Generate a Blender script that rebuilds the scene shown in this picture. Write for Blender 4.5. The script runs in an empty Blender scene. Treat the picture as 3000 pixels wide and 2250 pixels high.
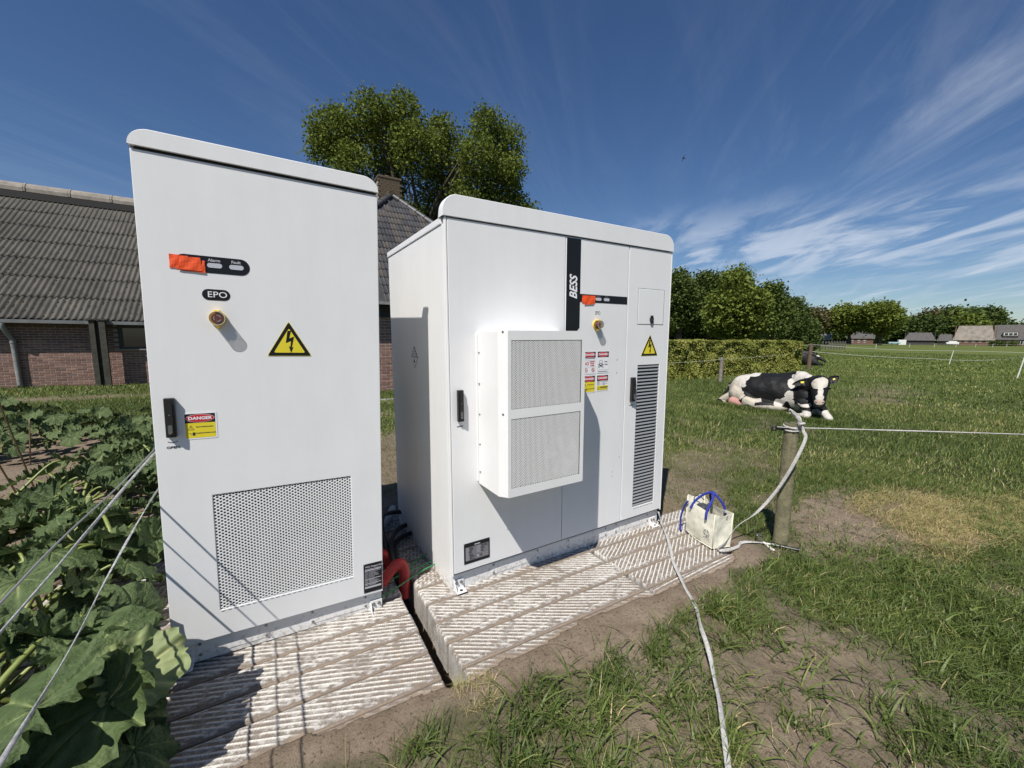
import bpy, bmesh, math, random
import numpy as np
from mathutils import Matrix, Vector
random.seed(7); RNG = np.random.default_rng(7)
SC = bpy.context.scene; COL = SC.collection
# ------------------------------------------------------------------ camera
CAM_H = 1.45; F_PX = 1196.378; CXP, CYP = 1499.6, 1143.84
YAW, PITCH, ROLL = 1.03924345, -0.12787902, 0.01024178
_fw = np.array([math.cos(YAW)*math.cos(PITCH), math.sin(YAW)*math.cos(PITCH), math.sin(PITCH)])
_r = np.array([math.sin(YAW), -math.cos(YAW), 0.0]); _u = np.cross(_r, _fw)
_R = math.cos(ROLL)*_r + math.sin(ROLL)*_u; _U = -math.sin(ROLL)*_r + math.cos(ROLL)*_u
EYE = np.array([0, 0, CAM_H])
cd = bpy.data.cameras.new('camera'); cam = bpy.data.objects.new('camera', cd); COL.objects.link(cam)
cam.matrix_world = Matrix(((_R[0], _U[0], -_fw[0], 0), (_R[1], _U[1], -_fw[1], 0), (_R[2], _U[2], -_fw[2], CAM_H), (0, 0, 0, 1)))
cd.sensor_width = 36; cd.lens = F_PX/3000*36; cd.shift_y = 18.84/3000; cd.shift_x = -(-0.4)/3000
cd.clip_start = 0.05; cd.clip_end = 3000
SC.camera = cam
# ------------------------------------------------------------------ light
SUN_DIR = Vector((0.60, 0.425, -1.0)).normalized()        # the way the light travels
SUN_EL = math.asin(-SUN_DIR.z); to = -SUN_DIR
w = bpy.data.worlds.new('World'); SC.world = w; w.use_nodes = True
nt = w.node_tree; nt.nodes.clear()
def wn(t, **k):
    n = nt.nodes.new(t)
    for a, b in k.items(): setattr(n, a, b)
    return n
L = nt.links.new
out = wn('ShaderNodeOutputWorld'); bg = wn('ShaderNodeBackground'); L(bg.outputs[0], out.inputs[0])
sky = wn('ShaderNodeTexSky', sky_type='NISHITA', sun_disc=False)
sky.sun_elevation = SUN_EL; sky.sun_rotation = math.atan2(to.x, to.y)
sky.altitude = 0; sky.air_density = 1.0; sky.dust_density = 0.25; sky.ozone_density = 4.5
bg.inputs[1].default_value = 0.062
tc = wn('ShaderNodeTexCoord'); sp = wn('ShaderNodeSeparateXYZ'); L(tc.outputs['Generated'], sp.inputs[0])
def M(op, a, b=None, clamp=False):
    n = wn('ShaderNodeMath', operation=op); n.use_clamp = clamp
    for i, v in enumerate((a, b)):
        if v is None: continue
        if isinstance(v, (int, float)): n.inputs[i].default_value = v
        else: L(v, n.inputs[i])
    return n.outputs[0]
zc = M('MAXIMUM', sp.outputs[2], 0.03)
px = M('DIVIDE', sp.outputs[0], M('ADD', zc, 0.04)); py = M('DIVIDE', sp.outputs[1], M('ADD', zc, 0.04))
cb = wn('ShaderNodeCombineXYZ'); L(px, cb.inputs[0]); L(py, cb.inputs[1])
def cloud(rot, sx, sy, scale, lo, hi, loc=(0, 0, 0), rough=0.62, dist=0.35):
    m = wn('ShaderNodeMapping'); m.vector_type = 'TEXTURE'; m.inputs['Rotation'].default_value = (0, 0, math.radians(rot)); m.inputs['Scale'].default_value = (sx, sy, 1); m.inputs['Location'].default_value = loc
    L(cb.outputs[0], m.inputs[0])
    n = wn('ShaderNodeTexNoise'); n.inputs['Scale'].default_value = scale; n.inputs['Detail'].default_value = 8; n.inputs['Roughness'].default_value = rough; n.inputs['Distortion'].default_value = dist
    L(m.outputs[0], n.inputs[0])
    r = wn('ShaderNodeMapRange'); r.interpolation_type = 'SMOOTHSTEP'; r.inputs[1].default_value = lo; r.inputs[2].default_value = hi
    L(n.outputs[0], r.inputs[0]); return r.outputs[0]
c1 = cloud(46, 3.0, 0.50, 1.0, 0.47, 0.74, (1.5, 0.2, 0), 0.62, 0.9)
c2 = cloud(33, 2.4, 0.42, 1.5, 0.45, 0.68, (3.7, 1.4, 0), 0.66, 0.8)
c3 = cloud(30, 5.0, 3.0, 0.55, 0.40, 0.62, (9.2, 5.1, 0), 0.5, 0.2)
# the cirrus field lies to the east of the yard and thins out to the west
east = wn('ShaderNodeMapRange'); east.interpolation_type = 'SMOOTHSTEP'; east.inputs[1].default_value = 0.76; east.inputs[2].default_value = 0.96; east.inputs[3].default_value = 0.07
L(sp.outputs[0], east.inputs[0])
low = wn('ShaderNodeMapRange'); low.interpolation_type = 'SMOOTHSTEP'; low.inputs[1].default_value = 0.02; low.inputs[2].default_value = 0.10
L(sp.outputs[2], low.inputs[0])
d = M('MULTIPLY', M('ADD', M('MULTIPLY', c1, 1.1), M('MULTIPLY', c2, 0.30)), M('ADD', M('MULTIPLY', c3, 0.9), 0.1))
d = M('MULTIPLY', M('MULTIPLY', d, east.outputs[0]), low.outputs[0], True)
# a bank of brighter cloud low over the trees
band = wn('ShaderNodeMapRange'); band.interpolation_type = 'SMOOTHSTEP'; band.inputs[1].default_value = 0.30; band.inputs[2].default_value = 0.17
L(sp.outputs[2], band.inputs[0])
band2 = wn('ShaderNodeMapRange'); band2.interpolation_type = 'SMOOTHSTEP'; band2.inputs[1].default_value = 0.08; band2.inputs[2].default_value = 0.17
L(sp.outputs[2], band2.inputs[0])
bx = wn('ShaderNodeMapRange'); bx.interpolation_type = 'SMOOTHSTEP'; bx.inputs[1].default_value = 0.60; bx.inputs[2].default_value = 0.76
L(sp.outputs[0], bx.inputs[0])
c4 = cloud(62, 2.6, 1.1, 1.5, 0.42, 0.62, (0.4, 2.2, 0), 0.60, 1.0)
bk = M('MULTIPLY', M('MULTIPLY', M('MULTIPLY', band.outputs[0], band2.outputs[0]), bx.outputs[0]), c4)
d = M('ADD', d, M('MULTIPLY', bk, 0.8), True)
d = M('MULTIPLY', d, 0.74)
mx = wn('ShaderNodeMix', data_type='RGBA'); L(d, mx.inputs[0])
hsv = wn('ShaderNodeHueSaturation'); hsv.inputs['Hue'].default_value = 0.506; hsv.inputs['Saturation'].default_value = 1.13; hsv.inputs['Value'].default_value = 0.93
L(sky.outputs[0], hsv.inputs['Color']); L(hsv.outputs[0], mx.inputs[6]); mx.inputs[7].default_value = (8.0, 8.7, 9.8, 1)
L(mx.outputs[2], bg.inputs[0])
sl = bpy.data.lights.new('sun', 'SUN'); sl.energy = 4.3; sl.angle = math.radians(0.53); sl.color = (1.0, 0.955, 0.89)
sun = bpy.data.objects.new('sun', sl); COL.objects.link(sun)
sun.rotation_euler = SUN_DIR.to_track_quat('-Z', 'Y').to_euler(); sun.location = (-6, -4, 12)
SC.view_settings.view_transform = 'Standard'; SC.view_settings.look = 'None'; SC.view_settings.exposure = 0.50; SC.view_settings.gamma = 1.0
SC.view_settings.use_curve_mapping = False
SC.render.engine = 'CYCLES'
SC.cycles.max_bounces = 6; SC.cycles.transparent_max_bounces = 10; SC.cycles.use_denoising = True
SC.cycles.diffuse_bounces = 3; SC.cycles.glossy_bounces = 2; SC.cycles.caustics_reflective = False; SC.cycles.caustics_refractive = False

# ------------------------------------------------------------------ helpers
def ray(x, y):
    d = _fw + _R*(x-CXP)/F_PX + _U*(CYP-y)/F_PX
    return d/np.linalg.norm(d)
def at_z(x, y, z=0.0):
    v = ray(x, y); return EYE + v*((z-CAM_H)/v[2])
def at_d(x, y, dist):
    v = ray(x, y); return EYE + v*(dist/math.hypot(v[0], v[1]))

def _hash(i, j, k, s):
    h = (i*374761393 + j*668265263 + k*2147483647 + s*1274126177) & 0xffffffff
    h = ((h ^ (h >> 13))*1274126177) & 0xffffffff
    return ((h ^ (h >> 16)) & 0xffff)/65535.0
def vnoise(x, y, z=0.0, s=0):
    x = np.asarray(x, float); y = np.asarray(y, float); z = np.zeros_like(x)+z
    xi = np.floor(x).astype(np.int64); yi = np.floor(y).astype(np.int64); zi = np.floor(z).astype(np.int64)
    fx, fy, fz = x-xi, y-yi, z-zi
    fx = fx*fx*(3-2*fx); fy = fy*fy*(3-2*fy); fz = fz*fz*(3-2*fz)
    r = 0
    for a in (0, 1):
        for b in (0, 1):
            for c in (0, 1):
                r = r + _hash(xi+a, yi+b, zi+c, s)*(fx if a else 1-fx)*(fy if b else 1-fy)*(fz if c else 1-fz)
    return r
def fbm(x, y, z=0.0, o=4, s=0):
    a, t, r = 1.0, 0.0, 0.0
    x = np.asarray(x, float); y = np.asarray(y, float)
    for i in range(o):
        r = r + a*vnoise(x*2**i, y*2**i, np.asarray(z)*2**i, s+i*17); t += a; a *= 0.5
    return r/t
def sstep(a, b, x):
    t = np.clip((np.asarray(x, float)-a)/(b-a), 0, 1); return t*t*(3-2*t)

def mesh_from(name, V, F, mats=(), attrs=None, smooth=False, fmat=None):
    me = bpy.data.meshes.new(name)
    V = np.asarray(V, np.float32).reshape(-1, 3)
    if isinstance(F, np.ndarray) and F.ndim == 2:
        n, k = F.shape
        me.vertices.add(len(V)); me.vertices.foreach_set('co', V.ravel())
        me.loops.add(n*k); me.loops.foreach_set('vertex_index', F.ravel().astype(np.int32))
        me.polygons.add(n); me.polygons.foreach_set('loop_start', np.arange(0, n*k, k, dtype=np.int32))
        me.polygons.foreach_set('loop_total', np.full(n, k, dtype=np.int32))
        me.update(calc_edges=True); me.validate()
    else:
        me.from_pydata([tuple(map(float, v)) for v in V], [], [tuple(int(i) for i in f) for f in F]); me.update()
    for m in (mats if isinstance(mats, (list, tuple)) else [mats]):
        if m: me.materials.append(m)
    if attrs:
        for k, a in attrs.items():
            at = me.attributes.new(k, 'FLOAT', 'POINT'); at.data.foreach_set('value', np.asarray(a, np.float32).ravel())
    if smooth: me.polygons.foreach_set('use_smooth', np.ones(len(me.polygons), bool))
    if fmat is not None: me.polygons.foreach_set('material_index', np.asarray(fmat, np.int32))
    me.update(); return me
def link(name, me, parent=None, mw=None):
    o = bpy.data.objects.new(name, me); COL.objects.link(o)
    if parent is not None: o.parent = parent
    if mw is not None: o.matrix_local = mw
    return o
def tag(o, label=None, cat=None, group=None, kind=None):
    if label: o['label'] = label
    if cat: o['category'] = cat
    if group: o['group'] = group
    if kind: o['kind'] = kind
    return o
def empty(name, loc=(0, 0, 0), rz=0, mw=None):
    o = bpy.data.objects.new(name, None); COL.objects.link(o); o.empty_display_size = 0.1
    if mw is not None: o.matrix_world = mw
    else: o.location = loc; o.rotation_euler = (0, 0, rz)
    return o

class MB:
    """collects simple solids; build() links them as one mesh object"""
    def __init__(s): s.V = []; s.F = []; s.sm = []
    def add(s, V, F, smooth=False):
        b = len(s.V); s.V += [tuple(map(float, v)) for v in V]; s.F += [tuple(b+i for i in f) for f in F]; s.sm += [smooth]*len(F); return s
    def box(s, x0, x1, y0, y1, z0, z1, M=None):
        V = [(x, y, z) for x in (x0, x1) for y in (y0, y1) for z in (z0, z1)]
        if M is not None: V = [tuple(M @ Vector(v)) for v in V]
        return s.add(V, [(0, 1, 3, 2), (4, 6, 7, 5), (0, 4, 5, 1), (2, 3, 7, 6), (0, 2, 6, 4), (1, 5, 7, 3)])
    def rbox(s, x0, x1, y0, y1, z0, z1, r=0.003, seg=2, M=None):
        bm = bmesh.new(); bmesh.ops.create_cube(bm, size=1)
        for v in bm.verts: v.co = Vector(((x0+x1)/2+v.co.x*(x1-x0), (y0+y1)/2+v.co.y*(y1-y0), (z0+z1)/2+v.co.z*(z1-z0)))
        bmesh.ops.bevel(bm, geom=bm.edges[:], offset=r, segments=seg, profile=0.5, affect='EDGES')
        V = [tuple((M @ v.co) if M is not None else v.co) for v in bm.verts]; F = [tuple(v.index for v in f.verts) for f in bm.faces]
        bm.free(); return s.add(V, F, False)
    def cyl(s, p0, p1, r0, r1=None, n=12, caps=True, smooth=True):
        r1 = r0 if r1 is None else r1
        p0 = Vector(p0); p1 = Vector(p1); d = (p1-p0).normalized(); a = d.orthogonal().normalized(); b = d.cross(a)
        V = []
        for p, r in ((p0, r0), (p1, r1)):
            for i in range(n):
                t = 2*math.pi*i/n; V.append(tuple(p+(a*math.cos(t)+b*math.sin(t))*r))
        F = [(i, (i+1) % n, n+(i+1) % n, n+i) for i in range(n)]
        s.add(V, F, smooth)
        if caps: s.add([V[i] for i in range(n)], [tuple(reversed(range(n)))]); s.add([V[n+i] for i in range(n)], [tuple(range(n))])
        return s
    def tube(s, pts, r, n=8, smooth=True, flat=1.0, rf=None):
        pts = [Vector(p) for p in pts]; rings = []; up = None
        for i, p in enumerate(pts):
            d = (pts[min(i+1, len(pts)-1)]-pts[max(i-1, 0)]).normalized()
            if up is None: up = d.orthogonal().normalized()
            up = (up-d*up.dot(d)).normalized(); b = d.cross(up)
            rr = r[i] if hasattr(r, '__len__') else r
            if rf: rr = rf(i)
            rings.append([tuple(p+up*math.cos(2*math.pi*k/n)*rr*flat+b*math.sin(2*math.pi*k/n)*rr) for k in range(n)])
        V = [v for g in rings for v in g]
        F = [(i*n+k, i*n+(k+1) % n, (i+1)*n+(k+1) % n, (i+1)*n+k) for i in range(len(pts)-1) for k in range(n)]
        F += [tuple(reversed(range(n))), tuple((len(pts)-1)*n+k for k in range(n))]
        return s.add(V, F, smooth)
    def prism(s, poly, y0, y1, axes='xz', smooth=False):
        n = len(poly)
        f = (lambda a, b, c: (a, c, b)) if axes == 'xz' else ((lambda a, b, c: (a, b, c)) if axes == 'xy' else (lambda a, b, c: (c, a, b)))
        V = [f(a, b, y0) for a, b in poly]+[f(a, b, y1) for a, b in poly]
        s.add(V, [tuple(range(n)), tuple(range(2*n-1, n-1, -1))])
        s.add(V, [(i, n+i, n+(i+1) % n, (i+1) % n) for i in range(n)], smooth); return s
    def mesh(s, name, mat):
        me = mesh_from(name, s.V, s.F, mat)
        me.polygons.foreach_set('use_smooth', np.array(s.sm, bool))
        bm = bmesh.new(); bm.from_mesh(me); bmesh.ops.recalc_face_normals(bm, faces=bm.faces[:]); bm.to_mesh(me); bm.free()
        return me
    def build(s, name, mat, parent=None): return link(name, s.mesh(name, mat), parent)

def rounded(x0, x1, z0, z1, r, n=5):
    P = []
    for cx, cz, a in ((x1-r, z1-r, 0), (x0+r, z1-r, 90), (x0+r, z0+r, 180), (x1-r, z0+r, 270)):
        for i in range(n+1):
            t = math.radians(a+90*i/n); P.append((cx+r*math.cos(t), cz+r*math.sin(t)))
    return P
def text(body, size, loc, mat, parent, sx=1.0, bold=0.0, shear=0.0, rot=(math.pi/2, 0, 0), align='CENTER', sp=1.0, name='lettering'):
    c = bpy.data.curves.new(name, 'FONT'); c.body = body; c.size = size; c.align_x = align; c.align_y = 'CENTER'; c.offset = bold; c.shear = shear; c.extrude = 0.0002; c.space_character = sp; c.resolution_u = 3
    c.materials.append(mat)
    tmp = bpy.data.objects.new('t', c); COL.objects.link(tmp)
    me = bpy.data.meshes.new_from_object(tmp.evaluated_get(bpy.context.evaluated_depsgraph_get())); me.name = name
    bpy.data.objects.remove(tmp); bpy.data.curves.remove(c)
    if not me.materials: me.materials.append(mat)
    o = link(name, me, parent); o.location = loc; o.rotation_euler = rot; o.scale = (sx, 1, 1); return o

# ------------------------------------------------------------------ materials
def mat(name, col, rough=0.6, metal=0.0, spec=0.5, var=0.0, vscale=8.0, bump=0.0, bscale=60.0, col2=None, attr=None, attrcols=None, trans=0.0, sss=None, detail=5, coat=0.0, objvar=0.0):
    m = bpy.data.materials.new(name); m.use_nodes = True; nt = m.node_tree; b = nt.nodes['Principled BSDF']; L = nt.links.new
    b.inputs['Roughness'].default_value = rough; b.inputs['Metallic'].default_value = metal; b.inputs['Specular IOR Level'].default_value = spec
    b.inputs['Base Color'].default_value = (*col, 1); b.inputs['Coat Weight'].default_value = coat
    tc = nt.nodes.new('ShaderNodeTexCoord'); src = None
    if attr:
        a = nt.nodes.new('ShaderNodeAttribute'); a.attribute_name = attr
        r = nt.nodes.new('ShaderNodeValToRGB'); r.color_ramp.interpolation = 'LINEAR'
        while len(r.color_ramp.elements) < len(attrcols): r.color_ramp.elements.new(0.5)
        for e, (p, c) in zip(r.color_ramp.elements, attrcols): e.position = p; e.color = (*c, 1)
        L(a.outputs['Fac'], r.inputs[0]); src = r.outputs[0]
    if var > 0 or col2:
        n = nt.nodes.new('ShaderNodeTexNoise'); n.inputs['Scale'].default_value = vscale; n.inputs['Detail'].default_value = detail; n.inputs['Roughness'].default_value = 0.62
        L(tc.outputs['Object'], n.inputs[0])
        mx = nt.nodes.new('ShaderNodeMix'); mx.data_type = 'RGBA'
        mr = nt.nodes.new('ShaderNodeMapRange'); mr.inputs[1].default_value = 0.3; mr.inputs[2].default_value = 0.7; L(n.outputs[0], mr.inputs[0]); L(mr.outputs[0], mx.inputs[0])
        if col2:
            mx.inputs[6].default_value = (*col, 1); mx.inputs[7].default_value = (*col2, 1)
        else:
            if src is not None:
                g = nt.nodes.new('ShaderNodeMix'); g.data_type = 'RGBA'; g.blend_type = 'MULTIPLY'; g.inputs[0].default_value = 1
                L(src, g.inputs[6]); g.inputs[7].default_value = (1-var, 1-var, 1-var, 1); L(g.outputs[2], mx.inputs[6]); L(src, mx.inputs[7])
            else:
                mx.inputs[6].default_value = (*[c*(1-var) for c in col], 1); mx.inputs[7].default_value = (*[min(1, c*(1+var*0.6)) for c in col], 1)
        src = mx.outputs[2]
    if objvar > 0:
        oi = nt.nodes.new('ShaderNodeObjectInfo'); mr2 = nt.nodes.new('ShaderNodeMapRange'); mr2.inputs[3].default_value = 1-objvar; mr2.inputs[4].default_value = 1+objvar; L(oi.outputs['Random'], mr2.inputs[0])
        g2 = nt.nodes.new('ShaderNodeVectorMath'); g2.operation = 'SCALE'; L(mr2.outputs[0], g2.inputs['Scale'])
        if src is not None: L(src, g2.inputs[0])
        else: g2.inputs[0].default_value = col
        src = g2.outputs[0]
    if src is not None: L(src, b.inputs['Base Color'])
    if bump > 0:
        n2 = nt.nodes.new('ShaderNodeTexNoise'); n2.inputs['Scale'].default_value = bscale; n2.inputs['Detail'].default_value = 4
        L(tc.outputs['Object'], n2.inputs[0])
        bp = nt.nodes.new('ShaderNodeBump'); bp.inputs['Strength'].default_value = 1.0; bp.inputs['Distance'].default_value = bump
        L(n2.outputs[0], bp.inputs['Height']); L(bp.outputs[0], b.inputs['Normal'])
    if trans > 0:
        t = nt.nodes.new('ShaderNodeBsdfTranslucent'); ms = nt.nodes.new('ShaderNodeMixShader'); ms.inputs[0].default_value = trans
        o = nt.nodes['Material Output']
        if src is not None: L(src, t.inputs[0])
        else: t.inputs[0].default_value = (*col, 1)
        L(b.outputs[0], ms.inputs[1]); L(t.outputs[0], ms.inputs[2]); L(ms.outputs[0], o.inputs[0])
    return m
PAINT = mat('white_powder_coat', (0.755, 0.76, 0.76), 0.42, spec=0.4, var=0.03, vscale=3, bump=0.0005, bscale=420)
def dusty(m, amt=.10, col=(.50, .47, .42)):
    nt = m.node_tree; b = nt.nodes['Principled BSDF']; src = b.inputs['Base Color'].links[0].from_socket; tc = nt.nodes.new('ShaderNodeTexCoord')
    mp = nt.nodes.new('ShaderNodeMapping'); mp.inputs['Scale'].default_value = (5, 5, .9); nt.links.new(tc.outputs['Object'], mp.inputs[0])
    n = nt.nodes.new('ShaderNodeTexNoise'); n.inputs['Scale'].default_value = 1.6; n.inputs['Detail'].default_value = 7; n.inputs['Roughness'].default_value = .65; nt.links.new(mp.outputs[0], n.inputs[0])
    n2 = nt.nodes.new('ShaderNodeTexNoise'); n2.inputs['Scale'].default_value = 26; n2.inputs['Detail'].default_value = 8; n2.inputs['Roughness'].default_value = .8; nt.links.new(tc.outputs['Object'], n2.inputs[0])
    r = nt.nodes.new('ShaderNodeMapRange'); r.inputs[1].default_value = .42; r.inputs[2].default_value = .75; r.inputs[4].default_value = amt*2.2; nt.links.new(n.outputs[0], r.inputs[0])
    r2 = nt.nodes.new('ShaderNodeMapRange'); r2.inputs[1].default_value = .68; r2.inputs[2].default_value = .76; r2.inputs[4].default_value = .45; nt.links.new(n2.outputs[0], r2.inputs[0])
    mx = nt.nodes.new('ShaderNodeMath'); mx.operation = 'MAXIMUM'; nt.links.new(r.outputs[0], mx.inputs[0]); nt.links.new(r2.outputs[0], mx.inputs[1])
    x = nt.nodes.new('ShaderNodeMix'); x.data_type = 'RGBA'; nt.links.new(mx.outputs[0], x.inputs[0]); nt.links.new(src, x.inputs[6]); x.inputs[7].default_value = (*col, 1); nt.links.new(x.outputs[2], b.inputs['Base Color']); return m
dusty(PAINT, .05)
PAINT2 = mat('white_panel_paint', (0.765, 0.765, 0.755), 0.36, spec=0.45, var=0.03, vscale=2.5, bump=0.0002, bscale=300)
dusty(PAINT2, .05)
DARK = mat('dark_gap', (0.012, 0.013, 0.014), 0.8)
BLACK = mat('black_gloss_film', (0.010, 0.011, 0.013), 0.32, spec=0.3)
BLACKP = mat('black_plastic', (0.014, 0.014, 0.016), 0.32, spec=0.5, bump=0.0001, bscale=200)
GREYP = mat('grey_rubber', (0.045, 0.05, 0.058), 0.5)
YEL = mat('yellow_film', (0.72, 0.60, 0.03), 0.45, var=0.05, vscale=30)
YELP = mat('yellow_plastic', (0.85, 0.55, 0.02), 0.4)
RED = mat('red_film', (0.48, 0.02, 0.035), 0.4)
REDP = mat('red_button_plastic', (0.22, 0.012, 0.015), 0.25)
WHITE = mat('white_print', (0.78, 0.78, 0.80), 0.5)
LGREY = mat('light_grey_print', (0.42, 0.42, 0.46), 0.5)
MGREY = mat('mid_grey_print', (0.16, 0.16, 0.18), 0.5)
INK = mat('dark_ink', (0.03, 0.033, 0.045), 0.5)
ORANGE = mat('orange_cloth_tape', (0.80, 0.085, 0.012), 0.7, var=0.10, vscale=40, bump=0.0006, bscale=350)
LENS = mat('indicator_lens', (0.50, 0.51, 0.56), 0.3, var=0.1, vscale=120)
STEEL = mat('zinc_steel', (0.36, 0.35, 0.33), 0.35, metal=0.9, var=0.25, vscale=40)
FAN = mat('grey_fan_metal', (0.20, 0.21, 0.22), 0.5)
# ------------------------------------------------------------------ ground
SLAB_X0, SLAB_XM0, SLAB_XM1, SLAB_XJ, SLAB_X1 = -1.16, 0.56, 0.655, 1.82, 2.98
ROWS = [1.355, 1.52, 1.692, 1.852, 2.012, 2.172, 2.332, 2.492, 2.652, 2.812, 2.972, 3.132, 3.292]
GL = np.array([(-3, 1.9), (-.86, 1.62), (-.3, 1.42), (0.0, 1.33), (.31, 1.28), (.85, 1.28), (1.15, 1.19), (1.52, 1.20), (2.04, 1.24), (2.57, 1.33), (2.95, 1.30), (9, 1.3)])
def blob(x, y, cx, cy, rx, ry, rot=0, soft=0.5, seed=3, amp=0.5, ns=3.0):
    c, s = math.cos(rot), math.sin(rot); u = ((x-cx)*c+(y-cy)*s)/rx; v = (-(x-cx)*s+(y-cy)*c)/ry
    dd = np.sqrt(u*u+v*v)+(fbm(x*ns, y*ns, 0, 3, seed)-0.5)*amp*2
    return 1-sstep(1-soft, 1+soft*0.4, dd)
def soil_mask(x, y):
    """1 = bare earth, 0 = closed sward"""
    n = fbm(x*2.2, y*2.2, 0, 4, 11)
    m = np.zeros_like(x)
    gl = np.interp(x, GL[:, 0], GL[:, 1])+(fbm(x*5, y*5, 0, 3, 5)-0.5)*0.22
    yard = sstep(-0.03, 0.06, y-gl)*(1-sstep(2.9, 3.2, x+(n-.5)*.8))*(1-sstep(3.6, 4.2, y+(n-.5)))
    m = np.maximum(m, yard)
    m = np.maximum(m, blob(x, y, 1.95, .80, .48, .17, -.1, .5, 21, .7, 4)*.93)
    m = np.maximum(m, blob(x, y, 1.45, .62, .20, .09, .1, .5, 22, .6, 6)*.9)
    m = np.maximum(m, blob(x, y, 2.15, .55, .22, .10, -.4, .5, 24, .6, 6)*.85)
    m = np.maximum(m, blob(x, y, 3.95, 1.45, 1.15, .58, .12, .5, 23, .5, 3)*.96)
    m = np.maximum(m, blob(x, y, 4.55, 1.05, 1.05, .42, .25, .5, 26, .4, 3)*.93)
    m = np.maximum(m, blob(x, y, 4.4, 2.95, 1.3, .65, .2, .6, 27, .7, 2)*.72)
    m = np.maximum(m, blob(x, y, 3.3, 2.5, .8, .7, .2, .6, 28, .7, 2)*.80)
    m = np.maximum(m, blob(x, y, 15.5, 4.8, 3.5, .8, .25, .7, 29, .8, 1)*.6)
    near = np.clip((1.55-y)/0.9, 0, 1)*(1-sstep(2.0, 2.8, x))
    m = np.maximum(m, np.clip(sstep(.38, .62, n)*.75*near+near*.28, 0, .9))
    m = np.maximum(m, sstep(.62, .75, n)*.55*(1-sstep(6, 14, np.hypot(x, y))))
    garden = (1-sstep(-.75, -.30, x))*sstep(.4, 1.1, y)*(1-sstep(8.6, 9.2, y))
    m = np.maximum(m, garden)
    back = sstep(-.6, -.3, x)*(1-sstep(1.6, 2.3, x+.0))*sstep(3.3, 3.6, y)*(1-sstep(5.8, 6.6, y))*.85
    m = np.maximum(m, back)
    m = np.maximum(m, (1-sstep(.10, .42, np.abs(y-12.75+.08*x+(n-.5)*.5)))*(1-sstep(-1, 1, x))*.85)
    return np.clip(m, 0, 1)
def straw_mask(x, y):
    m = blob(x, y, 4.85, 1.00, 1.00, .34, .15, .6, 31, .5, 3.5); m = np.maximum(m, blob(x, y, 5.4, .75, .9, .30, .0, .6, 36, .6, 3)*.85)
    m = np.maximum(m, blob(x, y, 4.15, .78, .42, .12, .1, .6, 32, .6, 4)*.8)
    m = np.maximum(m, blob(x, y, 4.9, 1.45, .55, .15, .1, .6, 34, .6, 4)*.8)
    return m
def sand_cover(x, y):
    """thickness of sand lying over the slab surface (m), negative where the slab is bare"""
    e = np.interp(x, [-1.2, .2, .5, .66, .9, 1.2, 1.5, 1.8, 2.3, 2.6, 2.7, 2.9, 3.2], [1.53, 1.50, 1.48, 1.44, 1.455, 1.475, 1.48, 1.45, 1.42, 1.46, 1.53, 1.75, 2.3])
    n = fbm(x*6, y*6, 0, 4, 41); n2 = fbm(x*24, y*24, 0, 3, 43)
    return np.clip((e-y)*0.34+(n-.5)*.030+(n2-.5)*.010+.001, -.02, .018)
def ground_h(x, y):
    n = fbm(x*.7, y*.7, 0, 4, 51); f = fbm(x*7, y*7, 0, 4, 53); g = fbm(x*38, y*38, 0, 2, 54)
    far = 1-sstep(25, 60, np.hypot(x, y))
    h = -.012+(n-.5)*.11*far*sstep(1.5, 6, np.hypot(x-.8, y-1.8))+((f-.5)*.032+(g-.5)*.015)*far
    h = h+.026*sstep(1.05, 1.30, y)*(1-sstep(1.36, 1.40, y))*sstep(.6, .75, x)*(1-sstep(2.9, 3.1, x))+.014*sstep(1.1, 1.33, y)*(1-sstep(1.36, 1.40, y))*(1-sstep(.5, .6, x))*sstep(-1, -.8, x)
    ins = sstep(-.01, .01, x-SLAB_X0)*sstep(-.01, .01, SLAB_X1-x)*sstep(-.012, .0, y-ROWS[0]+.01)*sstep(-.01, .01, 3.30-y)
    cov = sand_cover(x, y)
    hs = np.where(cov > 0, cov*.9+(g-.5)*.004, -.05+cov)
    h = h*(1-ins)+hs*ins
    gap = sstep(-.012, .012, x-SLAB_XM0+.005)*sstep(-.012, .012, SLAB_XM1+.005-x)*sstep(1.42, 1.56, y)*sstep(0, .1, 3.4-y)
    h = h*(1-gap)+(-.30+(f-.5)*.08+(g-.5)*.02+.24*(1-sstep(1.44, 1.60, y)))*gap
    und = sstep(-.30, -.42, x)*0
    return h+und
def axis(c0, c1, fine, lim, grow):
    a = [c0]
    while a[-1] < c1: a.append(a[-1]+fine)
    s = fine
    while a[-1] < lim[1]: s *= grow; a.append(a[-1]+s)
    s = fine
    while a[0] > lim[0]: s *= grow; a.insert(0, a[0]-s)
    return np.array(a)
gx = axis(-1.3, 3.6, .0135, (-420, 900), 1.045); gy = axis(0.15, 3.4, .0135, (-300, 900), 1.045)
GX, GY = np.meshgrid(gx, gy, indexing='ij'); nx, ny = GX.shape
GZ = ground_h(GX, GY)
idx = np.arange(nx*ny).reshape(nx, ny)
Q = np.stack([idx[:-1, :-1], idx[1:, :-1], idx[1:, 1:], idx[:-1, 1:]], -1).reshape(-1, 4)
gm = bpy.data.materials.new('ground_earth_and_turf'); gm.use_nodes = True
nt = gm.node_tree; b = nt.nodes['Principled BSDF']; L = nt.links.new; b.inputs['Roughness'].default_value = .95; b.inputs['Specular IOR Level'].default_value = .15
def N(t, **k):
    n = nt.nodes.new(t)
    for a, v in k.items(): setattr(n, a, v)
    return n
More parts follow.
